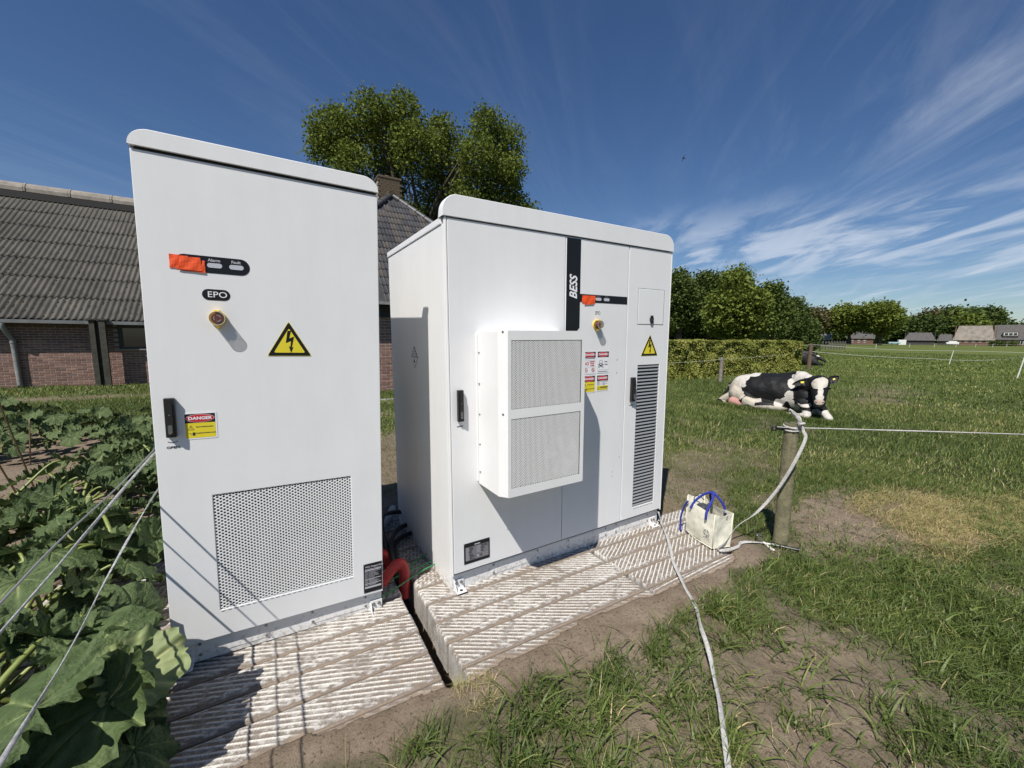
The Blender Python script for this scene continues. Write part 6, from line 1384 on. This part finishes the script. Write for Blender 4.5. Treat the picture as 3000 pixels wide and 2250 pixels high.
for i in range(len(q.V)): q.V[i] = (q.V[i][0], q.V[i][1], q.V[i][2]-.045)
hr = q.build('roof', TILE, house)
# interlocking tiles on the hip end
tv = []; tf = []; TW, TL = .205, .335; nu = 16
prof = [(.024*max(0, math.sin(2*math.pi*2*i/nu))**.8 if math.sin(2*math.pi*2*i/nu) > 0 else -.004) for i in range(nu+1)]
for y, zo in ((0, .016), (TL*1.12, -.006)):
    for i in range(nu+1): tv.append((i/nu*TW*1.02, y, prof[i]+zo))
tv += [(i/nu*TW*1.02, .0, prof[i]-.004) for i in range(nu+1)]
tf = [(i, i+1, nu+2+i, nu+1+i) for i in range(nu)]+[(2*nu+2+i, 2*nu+3+i, i+1, i) for i in range(nu)]
tm = [mesh_from('tile', tv, tf, m, smooth=False) for m in (TILE, TILE, TILE2)]
RT = Matrix.Translation((0, -.34, HE-.02)) @ Matrix.Rotation(math.pi/4, 4, 'X'); cnt = 0; rr_ = random.Random(3)
for row in range(16):
    s = row*TL; half = HW*(1-(s+.30)/(AP*math.sqrt(2))); 
    u = -math.floor(half/TW)*TW
    while u < half-TW*.5:
        if -1.75 < u < 1.75+.0*row and cnt < 298 and not (u > -.35 and s < 1.6) and not (u < -1.35 and s < 2.5+.0): 
            o = link('tile', rr_.choice(tm), hr); o.matrix_local = RT @ Matrix.Translation((u, s+rr_.uniform(-.004, .004), .012)) @ Matrix.Rotation(rr_.uniform(-.008, .008), 4, 'Z'); cnt += 1
        u += TW
for sg in (-1, 1):          # half-round hip tiles
    A = Vector((sg*HW, -.30, HE)); B = Vector((0, -.30+AP, HE+AP)); d_ = (B-A); n_ = int(d_.length/.36)
    for i in range(int(n_*.45), n_):
        a = A+d_*(i/n_); b_ = A+d_*((i+1.12)/n_); q = MB(); q.cyl(a, b_, .105, .085, 10); q.build('hip_tile', TILE, house)
LICH = mat('lichen_brick', (.13, .105, .06), .95, var=.5, vscale=9, col2=(.075, .048, .036), bump=.01, bscale=20, detail=8)
ch = MB().box(-.40, .30, AP-.30, AP+.38, HE+AP-.75, HE+AP+.52).build('chimney', MORT, house)
cb_ = MB().box(-.10, .10, -.055, .05, -.036, .036).mesh('brick', LICH)
for j in range(15):
    for i in range(4):
        o = link('brick', cb_, ch); o.location = (-.27+.18*i+(.09 if j % 2 else 0)-.09, AP-.28, HE+AP-.70+.080*j); o.scale = (.86, 1, 1)
    for i in range(3):
        o = link('brick', cb_, ch); o.location = (.285, AP-.16+.20*i+(.08 if j % 2 else 0), HE+AP-.70+.080*j); o.rotation_euler = (0, 0, math.pi/2); o.scale = (.86, 1, 1)
q = MB(); q.box(-.44, .34, AP-.36, AP+.44, HE+AP+.50, HE+AP+.56); q.cyl((-.05, AP+.05, HE+AP+.54), (-.05, AP+.05, HE+AP+.70), .13, .10, 10); q.build('chimney_cap', LICH, house)
q = MB(); P = []
q.cyl((-.02, AP-.42, HE+AP-.06), (.02, AP+.25, HE+AP+.10), .16, .20, 9); q.build('mortar_flaunching', LICH, house)
tag(MB().box(1.6, 4.4, 9.35, 9.47, -.03, .035).build('path_edging', mat('pale_concrete_edging', (.36, .36, .35), .9, var=.2, vscale=6), None), 'pale concrete edging strip on the lawn between the cabinets', 'edging')

# ------------------------------------------------------------------ far farm buildings
RTILE = mat('grey_roof_tiles', (.085, .080, .075), .85, var=.35, vscale=1.2); ASBP = mat('patchy_pale_roof', (.27, .235, .185), .9, var=.6, vscale=.55, col2=(.115, .105, .09), detail=9)
FBR = mat('far_brick', (.145, .078, .056), .9, var=.3, vscale=2); FWH = mat('far_white_paint', (.62, .62, .60), .6); TIMB = mat('dark_tarred_boards', (.035, .032, .030), .9, var=.5, vscale=2)
PANEL = mat('solar_panel', (.10, .13, .18), .25, spec=.6)
def fbase(px0, px1, d): 
    a, b_ = at_d(*r11(px0, 0)[:1], 1005, d), at_d(*r11(px1, 0)[:1], 1005, d); return a, b_
def gable(name, label, px0, px1, d, wall_h, roof_h, depth, mw_, mr_, wins=(), cat='farm building', gable_right=False, skew=0.0, inset=0.0):
    """building whose long eave side faces the yard; u runs along the wall, v away"""
    a = at_d(r11(px0, 0)[0], 1004, d); b_ = at_d(r11(px1, 0)[0], 1004, d*(1+skew)); u = Vector((b_[0]-a[0], b_[1]-a[1], 0)); L_ = u.length; u.normalize(); v = Vector((-u.y, u.x, 0))
    if v.dot(Vector((a[0], a[1], 0))) < 0: v = -v
    t = empty(name, mw=Matrix(((u.x, v.x, 0, a[0]), (u.y, v.y, 0, a[1]), (0, 0, 1, 0), (0, 0, 0, 1)))); tag(t, label, cat)
    MB().box(0, L_, 0, depth, -.2, wall_h).prism([(0, wall_h), (depth, wall_h), (depth/2, wall_h+roof_h)], .02, .22, 'yz').prism([(0, wall_h), (depth, wall_h), (depth/2, wall_h+roof_h)], L_-.22, L_-.02, 'yz').build('wall', mw_, t)
    q = MB(); e = .5; k = roof_h/(depth/2)
    q.add([(-e+inset*0, -e, wall_h-k*e), (L_+e, -e, wall_h-k*e), (L_+e-inset, depth/2, wall_h+roof_h), (-e+inset, depth/2, wall_h+roof_h), (L_+e, depth+e, wall_h-k*e), (-e, depth+e, wall_h-k*e)], [(0, 1, 2, 3), (3, 2, 4, 5)]+([(0, 3, 5), (1, 4, 2)] if inset else []))
    q2 = [(x, y, z-.18) for x, y, z in q.V]; q.add(q2, [(0, 1, 2, 3), (3, 2, 4, 5)]); q.add(list(q.V[:2])+list(q2[:2]), [(0, 1, 3, 2)]); rf_ = q.build('roof', mr_, t)
    for (s0, s1, z0, z1) in wins:
        w_ = MB().box(L_*s0, L_*s1, -.06, 0, z0, z1).build('window', FWH, t); n_ = 3
        for i in range(n_): x0 = L_*s0+(L_*(s1-s0))*(i+.12)/n_; x1 = L_*s0+(L_*(s1-s0))*(i+.88)/n_; MB().box(x0, x1, -.10, -.061, z0+.15, z1-.15).build('pane', GLASS, w_)
    return t, L_, k
t, L_, k = gable('farm_house', 'brick farmhouse with solar panels on its roof behind the field oaks', 575, 815, 262, 3.4, 4.4, 9, FBR, RTILE, [(.15, .24, .9, 2.1), (.40, .50, .9, 2.1), (.62, .72, .9, 2.1)], 'farmhouse')
for i in range(3):
    for j in range(2): 
        x0 = .3+i*1.25; y0 = .6+j*1.6; z0 = 2.6+k*y0+.06; z1 = 2.6+k*(y0+1.5)+.06; MB().add([(x0, y0, z0), (x0+1.15, y0, z0), (x0+1.15, y0+1.5, z1), (x0, y0+1.5, z1), (x0, y0, z0-.05), (x0+1.15, y0, z0-.05)], [(0, 1, 2, 3), (0, 4, 5, 1)]).build('solar_panel', PANEL, t)
gable('farm_shed', 'long low dark shed with plain grey roof in front of the bronze tree', 1100, 1385, 300, 2.7, 3.7, 11, TIMB, RTILE, (), 'shed', inset=2.0)
gable('farm_shed', 'small grey-roofed annex right of the low shed', 1412, 1545, 310, 2.6, 3.0, 8, TIMB, RTILE, (), 'shed', inset=1.0)
gable('far_barn', 'large brick barn with patchy pale roof at the right end of the field', 1558, 1930, 315, 3.2, 7.0, 15, FBR, ASBP, [(.07, .18, 1.6, 2.7), (.27, .37, 1.6, 2.7), (.46, .55, 1.6, 2.7), (.63, .71, 1.6, 2.7), (.81, .90, 1.6, 2.7)], 'barn', inset=1.6)
t, L_, k = gable('barn_house', 'dwelling with grey tiled roof and dormer joined to the large barn at the right edge', 1935, 2330, 318, 3.6, 6.9, 14, FBR, RTILE, [(.08, .16, .9, 2.5), (.30, .40, .9, 2.6), (.56, .76, .7, 2.6)], 'farmhouse')
MB().box(2.4, 7.4, .2, 5.5, 4.6, 6.9).build('dormer', RTILE, t); MB().box(2.7, 7.1, .12, .18, 5.1, 6.5).build('dormer_window', FWH, t)
for x in (3.0, 4.4, 5.8): MB().box(x, x+1.1, .05, .11, 5.3, 6.3).build('dormer_pane', GLASS, t)
q = MB().box(8.4, 9.2, 6.6, 7.4, 9.4, 11.0).build('chimney', FBR, t)
gable('garden_hut', 'small dark hut with pale roof edge under the oaks left of the farmhouse', 300, 415, 240, 2.6, 2.2, 5, TIMB, mat('pale_hut_roof', (.30, .32, .28), .8), (), 'hut')
a = at_d(r11(1052, 0)[0], 1004, 290); o = MB().rbox(-.1, 2.9, 0, 2.5, -.1, 2.5, .1, 1).build('white_container', FWH, None); o.location = (a[0], a[1], 0); o.rotation_euler = (0, 0, -1.05); tag(o, 'white container standing at the left end of the low grey shed', 'container')
a = at_d(r11(960, 0)[0], 1004, 286)
q = MB().rbox(0, 4.6, 0, 2.0, .5, 1.35, .12, 2); o = q.build('trailer', mat('pale_turquoise_paint', (.28, .42, .42), .5), None); o.location = (a[0], a[1], 0); o.rotation_euler = (0, 0, -1.05); tag(o, 'pale turquoise trailer parked left of the white container', 'trailer')
for x in (1.2, 3.5): MB().cyl((x, -.05, .4), (x, .25, .4), .42, .42, 12).build('wheel', CAB, o)
for i, (px_, lab) in enumerate(((1495, 'white vehicle parked just left of the large pale-roofed barn'),)):
    a = at_d(r11(px_, 0)[0], 1004, 302); o = MB().rbox(0, 4.6, 0, 1.9, .5, 1.5, .2, 2).rbox(.9, 3.9, .1, 1.8, 1.45, 2.1, .25, 2).build('parked_vehicle', FWH, None); o.location = (a[0], a[1], 0); o.rotation_euler = (0, 0, -1.05); tag(o, lab, 'vehicle')
    for x in (.9, 3.6): MB().cyl((x, -.03, .36), (x, .2, .36), .36, .36, 12).build('wheel', CAB, o)
# low clipped shrubs in front of the barn house and a dark garden fence at the wood edge
for i, (px_, w_, lab) in enumerate(((1935, 2.2, 'round shrub at the corner where the barn meets the house'), (2000, 1.9, 'round shrub under the dormer of the barn house'), (2110, 3.4, 'wide clipped shrub at the far right edge'))):
    a = at_d(r11(px_, 0)[0], 1004, 306); t = empty('garden_shrub', (a[0], a[1], 0)); tag(t, lab, 'shrub'); me, _ = crown_mesh('leaves', [((0, 0, 1.0), (w_*.6, w_*.6, 1.1))], .45, 120, DARKG, 400+i); link('leaves', me, t)
q = MB(); F0 = at_d(r11(120, 0)[0], 1004, 78); F1 = at_d(r11(560, 0)[0], 1004, 92)
gf = empty('garden_fence', (0, 0, 0)); tag(gf, 'dark board fence with light gate posts under the distant trees left of the farmhouse', 'fence')
GP = mat('grey_fence_board', (.10, .095, .085), .9)
pb = MB().box(-.06, .06, -.06, .06, -.1, 1.5).mesh('fence_post', GP); db = MB().box(0, 1, -.02, .02, -.07, .07).mesh('rail', GP)
A_, B_ = Vector((F0[0], F0[1], 0)), Vector((F1[0], F1[1], 0)); n_ = 16
for i in range(n_+1):
    o = link('post', pb, gf); o.location = A_.lerp(B_, i/n_)
    if i < n_:
        for z in (.35, .8, 1.25):
            dd = (B_-A_)/n_; o = link('rail', db, gf); o.location = A_.lerp(B_, i/n_)+Vector((0, 0, z)); o.rotation_euler = (0, 0, math.atan2(dd.y, dd.x)); o.scale = (dd.length, 1, 1)
# ------------------------------------------------------------------ cows
def blend_solid(parts, voxel, smooth=6):
    """parts = chains of (point, radius); fused into one continuous skin"""
    bm = bmesh.new()
    for ch in parts:
        for i in range(len(ch)-1):
            (a, ra), (b_, rb) = ch[i], ch[i+1]; a = Vector(a); b_ = Vector(b_); L_ = (b_-a).length; n = max(2, int(L_/(min(ra if not hasattr(ra, '__len__') else min(ra), rb if not hasattr(rb, '__len__') else min(rb))*.2))+1)
            for k in range(n+1):
                t = k/n; p = a.lerp(b_, t); A_ = ra if hasattr(ra, '__len__') else (ra, ra, ra); B_ = rb if hasattr(rb, '__len__') else (rb, rb, rb)
                s = [A_[j]*(1-t)+B_[j]*t for j in range(3)]
                bmesh.ops.create_icosphere(bm, subdivisions=4 if max(s) > .2 else 2, radius=1, matrix=Matrix.Translation(p) @ Matrix.Diagonal((*s, 1)))
        if len(ch) == 1:
            p, r_ = ch[0]; s = r_ if hasattr(r_, '__len__') else (r_, r_, r_); bmesh.ops.create_icosphere(bm, subdivisions=3, radius=1, matrix=Matrix.Translation(p) @ Matrix.Diagonal((*s, 1)))
    me = bpy.data.meshes.new('tmp'); bm.to_mesh(me); bm.free(); o = bpy.data.objects.new('tmp', me); COL.objects.link(o)
    m = o.modifiers.new('r', 'REMESH'); m.mode = 'VOXEL'; m.voxel_size = voxel
    s = o.modifiers.new('s', 'SMOOTH'); s.iterations = smooth+6; s.factor = .5
    out = bpy.data.meshes.new_from_object(o.evaluated_get(bpy.context.evaluated_depsgraph_get())); bpy.data.objects.remove(o); bpy.data.meshes.remove(me)
    co = np.empty(len(out.vertices)*3); out.vertices.foreach_get('co', co); co = co.reshape(-1, 3); nr = np.empty(len(out.vertices)*3); out.vertices.foreach_get('normal', nr); nr = nr.reshape(-1, 3)
    co = co+nr*((fbm(co[:, 0]*5, co[:, 1]*5, co[:, 2]*5, 3, 66)-.5)*.040+(fbm(co[:, 0]*16, co[:, 1]*16, co[:, 2]*16, 2, 67)-.5)*.010)[:, None]; out.vertices.foreach_set('co', co.ravel())
    out.polygons.foreach_set('use_smooth', np.ones(len(out.polygons), bool)); return out
COAT = bpy.data.materials.new('cow_coat'); COAT.use_nodes = True; _nt = COAT.node_tree; _b = _nt.nodes['Principled BSDF']; _b.inputs['Roughness'].default_value = .62; _b.inputs['Specular IOR Level'].default_value = .35
_a = _nt.nodes.new('ShaderNodeAttribute'); _a.attribute_name = 'coat'; _r = _nt.nodes.new('ShaderNodeValToRGB'); _r.color_ramp.interpolation = 'LINEAR'
while len(_r.color_ramp.elements) < 6: _r.color_ramp.elements.new(.5)
for e, (p, c_) in zip(_r.color_ramp.elements, [(0, (.007, .007, .007)), (.16, (.009, .008, .008)), (.24, (.66, .63, .58)), (.50, (.56, .50, .40)), (.72, (.55, .33, .27)), (1, (.62, .30, .26))]): e.position = p; e.color = (*c_, 1)
_nt.links.new(_a.outputs['Fac'], _r.inputs[0]); _nz = _nt.nodes.new('ShaderNodeTexNoise'); _nz.inputs['Scale'].default_value = 9; _nz.inputs['Detail'].default_value = 6
_tc = _nt.nodes.new('ShaderNodeTexCoord'); _nt.links.new(_tc.outputs['Object'], _nz.inputs[0])
_mx = _nt.nodes.new('ShaderNodeMix'); _mx.data_type = 'RGBA'; _mx.blend_type = 'MULTIPLY'; _mx.inputs[0].default_value = .42; _nt.links.new(_r.outputs[0], _mx.inputs[6]); _nt.links.new(_nz.outputs[0], _mx.inputs[7]); _nt.links.new(_mx.outputs[2], _b.inputs['Base Color'])
_n2 = _nt.nodes.new('ShaderNodeTexNoise'); _n2.inputs['Scale'].default_value = 70; _nt.links.new(_tc.outputs['Object'], _n2.inputs[0]); _bp = _nt.nodes.new('ShaderNodeBump'); _bp.inputs['Distance'].default_value = .004; _bp.inputs['Strength'].default_value = .6; _nt.links.new(_n2.outputs[0], _bp.inputs['Height']); _nt.links.new(_bp.outputs[0], _b.inputs['Normal'])
WHT, BLK, DIRTY, PINK = .30, .0, .48, .9
def paint(me, patches, base=BLK, seed=2, ns=5.0, amp=.22):
    co = np.empty(len(me.vertices)*3); me.vertices.foreach_get('co', co); co = co.reshape(-1, 3); v = np.full(len(co), base)
    nz = (fbm(co[:, 0]*ns+3, co[:, 1]*ns, co[:, 2]*ns, 3, seed)-.5)*2*amp
    for c_, rd, val in patches:
        d = np.sqrt((((co-np.array(c_))/np.array(rd))**2).sum(1))+nz; v = np.where(d < 1, val, v)
    a = me.attributes.new('coat', 'FLOAT', 'POINT'); a.data.foreach_set('value', v.astype(np.float32)); me.materials.clear(); me.materials.append(COAT)
EYEM = mat('cow_eye', (.004, .003, .003), .1, spec=.8); HOOF = mat('hoof_horn', (.06, .05, .035), .5); EARM = mat('black_ear_hair', (.013, .012, .012), .7)
def ear(parent, base, tip, w_, drop, tagged=True, m=None):
    base = Vector(base); tip = Vector(tip); d_ = (tip-base); L_ = d_.length; d_.normalize(); f = Vector((0, -1, .15)); f = (f-d_*f.dot(d_)).normalized(); s = d_.cross(f); V = []; n, k = 9, 7
    for i in range(n):
        t = i/(n-1); ww = w_*math.sin(math.pi*min(1, .18+.80*t))**.8*(1 if t < .95 else .3)
        for j in range(k): a = (j/(k-1)-.5)*2; V.append(base+d_*L_*t+s*ww*a+f*(-.35*w_*(1-a*a)+.0)+Vector((0, 0, -drop*t*t)))
    F = [(i*k+j, i*k+j+1, (i+1)*k+j+1, (i+1)*k+j) for i in range(n-1) for j in range(k-1)]
    Vb = [v-f*.014 for v in V]; q = MB(); q.add(V, F, True); q.add(Vb, [tuple(reversed(x)) for x in F], True); q.build('ear', m or EARM, parent)
    return base+d_*L_*.45+f*.03+Vector((0, 0, -drop*.2)), d_, s, f
# lying cow, head turned to the camera; local x = to its head side, y = away, z = up
CM = Matrix.Translation((9.26, 4.50, -.03)) @ Matrix.Rotation(math.atan2(-.908, .42), 4, 'Z') @ Matrix.Diagonal((1, 1, .885, 1))
cow = empty('cow', mw=CM); tag(cow, 'black and white dairy cow lying in the grass with her head turned to the camera', 'cow')
body = [
 [((-.70, .10, .44), (.30, .33, .36)), ((-.42, .02, .47), (.38, .42, .40)), ((-.05, -.12, .46), (.42, .42, .42)), ((.25, -.25, .44), (.38, .36, .42)), ((.42, -.38, .42), (.28, .30, .36))],     # barrel
 [((-.52, .12, .74), (.10, .12, .11)), ((-.80, .16, .64), (.10, .12, .10)), ((-.96, .20, .52), (.08, .10, .10))],        # hip line to tail head
 [((-.50, .08, .79), .09), ((-.05, -.08, .82), .085), ((.22, -.20, .88), .10), ((.34, -.28, .88), .12)],                 # spine and withers
 [((.34, -.34, .72), (.18, .20, .26)), ((.45, -.52, .70), (.15, .19, .22)), ((.52, -.64, .74), (.125, .14, .16))],        # neck
 [((.42, -.50, .45), (.22, .22, .26)), ((.50, -.58, .34), (.17, .18, .22)), ((.54, -.60, .22), (.14, .15, .14))],         # brisket
 [((-.78, -.02, .34), (.20, .26, .28)), ((-.58, -.20, .28), (.22, .20, .24))],                                            # thigh
 [((-.88, .00, .30), .13), ((-1.05, .02, .19), .095), ((-1.18, .04, .09), .062)],                                         # hock
 [((-1.16, .04, .08), .062), ((-.98, -.16, .065), .050), ((-.80, -.26, .055), .055), ((-.72, -.30, .05), .06)],           # shank and hoof
 [((-.62, -.32, .22), (.15, .13, .15)), ((-.45, -.42, .18), (.16, .12, .13)), ((-.12, -.40, .16), (.30, .18, .15))],      # stifle and belly
 [((.38, -.62, .34), .13), ((.46, -.86, .18), .085), ((.44, -.98, .09), .068), ((.26, -.80, .07), .052), ((.14, -.70, .05), .055)],      # near foreleg folded
 [((.60, -.60, .30), .12), ((.72, -.84, .16), .080), ((.78, -.98, .085), .070), ((.74, -.80, .06), .050), ((.70, -.66, .05), .05)],      # far foreleg
]
head = [
 [((.60, -.70, .87), (.125, .11, .10)), ((.605, -.80, .80), (.160, .14, .14)), ((.61, -.88, .67), (.140, .13, .13)), ((.61, -.97, .53), (.105, .10, .12)), ((.61, -1.02, .42), (.098, .095, .095)), ((.61, -1.04, .35), (.092, .085, .065))],
 [((.58, -.70, .62), (.13, .14, .15)), ((.60, -.86, .48), (.085, .10, .11))],
 [((.44, -.50, .72), (.16, .19, .22)), ((.56, -.66, .74), (.15, .15, .17))],
]
me = blend_solid(body+head, .0125, 7); me.name = 'cow_body'
paint(me, [((-.94, .05, .40), (.30, .9, .34), DIRTY), ((-.72, .1, .76), (.16, .6, .12), WHT), ((-.52, .0, .86), (.12, .5, .07), WHT), ((-.98, .34, .66), (.16, .3, .16), BLK), ((-.70, -.2, .62), (.08, .6, .10), WHT),
           ((-.15, -.3, .08), (.62, .7, .12), DIRTY), ((-.54, -.25, .16), (.16, .6, .18), DIRTY), ((-.42, -.40, .31), (.13, .6, .08), DIRTY), ((-.02, -.35, .27), (.09, .6, .10), WHT),
           ((-.46, -.30, .48), (.20, .6, .16), BLK), ((-.20, -.2, .62), (.46, .7, .20), BLK), ((-.22, -.45, .33), (.11, .5, .11), BLK),
           ((.36, -.25, .94), (.14, .6, .09), WHT), ((.26, -.25, .84), (.12, .6, .10), WHT), ((.17, -.4, .73), (.075, .6, .13), WHT), ((.15, -.5, .46), (.085, .6, .12), WHT), ((.12, -.5, .32), (.13, .6, .10), WHT), ((.24, -.72, .22), (.10, .5, .06), WHT), ((.40, -.72, .31), (.10, .5, .05), WHT), ((.40, -.90, .12), (.12, .30, .09), WHT), ((.28, -.80, .05), (.3, .25, .07), DIRTY),
           ((.78, -.93, .12), (.15, .25, .13), WHT), ((.60, -.80, .10), (.10, .3, .12), WHT), ((.12, -.60, .25), (.05, .4, .08), BLK), ((.36, -.62, .50), (.16, .4, .17), BLK),
           ((.60, -.88, .80), (.118, .20, .135), WHT+.10), ((.615, -.98, .62), (.044, .16, .16), WHT), ((.615, -1.08, .53), (.070, .14, .060), WHT), ((.612, -1.14, .435), (.095, .12, .048), .62), ((.615, -1.08, .350), (.09, .12, .036), .10), ((.560, -1.12, .425), (.020, .06, .018), BLK), ((.668, -1.12, .425), (.020, .06, .018), BLK)], BLK, 2, 5.5, .34)
link('cow_body', me, cow)
ud = blend_solid([[((-.84, -.20, .17), (.13, .11, .14)), ((-.68, -.30, .15), (.15, .12, .13)), ((-.52, -.36, .10), (.10, .08, .09))], [((-.90, -.26, .09), .026), ((-.92, -.30, .03), .020)], [((-.80, -.32, .06), .026), ((-.80, -.36, .02), .020)]], .014, 4)
paint(ud, [], PINK); link('udder', ud, cow)
e1 = ear(cow, (.475, -.70, .80), (.17, -.68, .78), .075, .06); e2 = ear(cow, (.735, -.68, .82), (.88, -.62, .93), .082, -.02)
ETAG = mat('yellow_ear_tag', (.80, .72, .08), .4)
for (p, d_, s, f), w_ in ((e1, .026), (e2, .018)):
    q = MB(); c4 = [p+d_*w_*a+s*w_*.72*b_+f*.012 for a, b_ in ((-1, -1), (1, -1), (1, 1), (-1, 1))]; q.add(c4+[v-f*.004 for v in c4], [(0, 1, 2, 3), (7, 6, 5, 4), (0, 4, 5, 1), (1, 5, 6, 2), (2, 6, 7, 3), (3, 7, 4, 0)]); q.build('ear_tag', ETAG, cow)
for sx in (-1, 1):
    MB().cyl((.608+sx*.138, -.90, .70), (.608+sx*.150, -.92, .70), .022, .016, 12).build('eye', EYEM, cow)
q = MB(); q.tube(spline([(-.98, .22, .50), (-1.08, .22, .32), (-1.14, .24, .12), (-1.22, .20, .03)], 6), [.035-.0012*i for i in range(19)], 8); q.build('tail', EARM, cow)
for c_ in ((-.66, -.33, .04), (.08, -.67, .04)): MB().rbox(c_[0]-.05, c_[0]+.05, c_[1]-.045, c_[1]+.045, 0, .07, .015, 2).build('hoof', HOOF, cow)
# second cow lying behind the hedge end
_p = at_d(1900+962/2.0109, 1050, 30.5)
C2 = Matrix.Translation((_p[0], _p[1], -.02)) @ Matrix.Rotation(math.atan2(-.93, .37), 4, 'Z')
cow2 = empty('cow', mw=C2); tag(cow2, 'black cow lying behind the end of the hedge with her nose pointing right', 'cow')
me2 = blend_solid([[((-1.5, .1, .40), (.34, .36, .38)), ((-.9, .0, .44), (.42, .42, .42)), ((-.45, 0, .42), (.36, .34, .40))], [((-1.2, 0, .80), .09), ((-.5, 0, .82), .11), ((-.25, 0, .70), (.16, .15, .16))],
                   [((-.35, 0, .62), (.22, .17, .24)), ((-.05, -.02, .66), (.17, .13, .15)), ((.15, -.03, .60), (.14, .11, .14)), ((.38, -.04, .45), (.11, .085, .10)), ((.60, -.05, .32), (.085, .075, .080)), ((.68, -.05, .27), (.07, .07, .07))],
                   [((-.3, -.05, .30), (.3, .25, .30)), ((.05, -.08, .28), (.24, .16, .28)), ((.25, -.12, .14), (.16, .12, .15)), ((.5, -.12, .08), (.10, .08, .09))]], .022, 5); me2.name = 'cow_body'
paint(me2, [((.34, -.04, .60), (.16, .3, .05), WHT)], BLK, 5, 6, .1); link('cow_body', me2, cow2)
ear(cow2, (.02, -.10, .76), (-.10, -.26, .72), .05, .03)
#print('triangles', sum(len(o.data.loop_triangles) or sum(len(p.vertices)-2 for p in o.data.polygons) for o in []))

# grass standing up against the lying cow
r = np.random.default_rng(123); n = 5200; U = r.uniform(-1.35, 1.05, n); Wd = np.interp(U, [-1.35, -1.0, -.6, 0, .3, .6, .85, 1.05], [-.05, -.35, -.52, -.66, -.98, -1.18, -1.15, -.9])+r.normal(0, .07, n)
cp, sp_ = math.cos(math.atan2(-.908, .42)), math.sin(math.atan2(-.908, .42)); X = 9.26+U*cp-Wd*sp_; Y = 4.50+U*sp_+Wd*cp
blades('grass', X, Y, ground_h(X, Y), r.uniform(.05, .13, n), r.uniform(.006, .011, n), r.uniform(.2, 1.3, n), np.clip(r.normal(.48, .14, n), 0, 1), 2, 124)
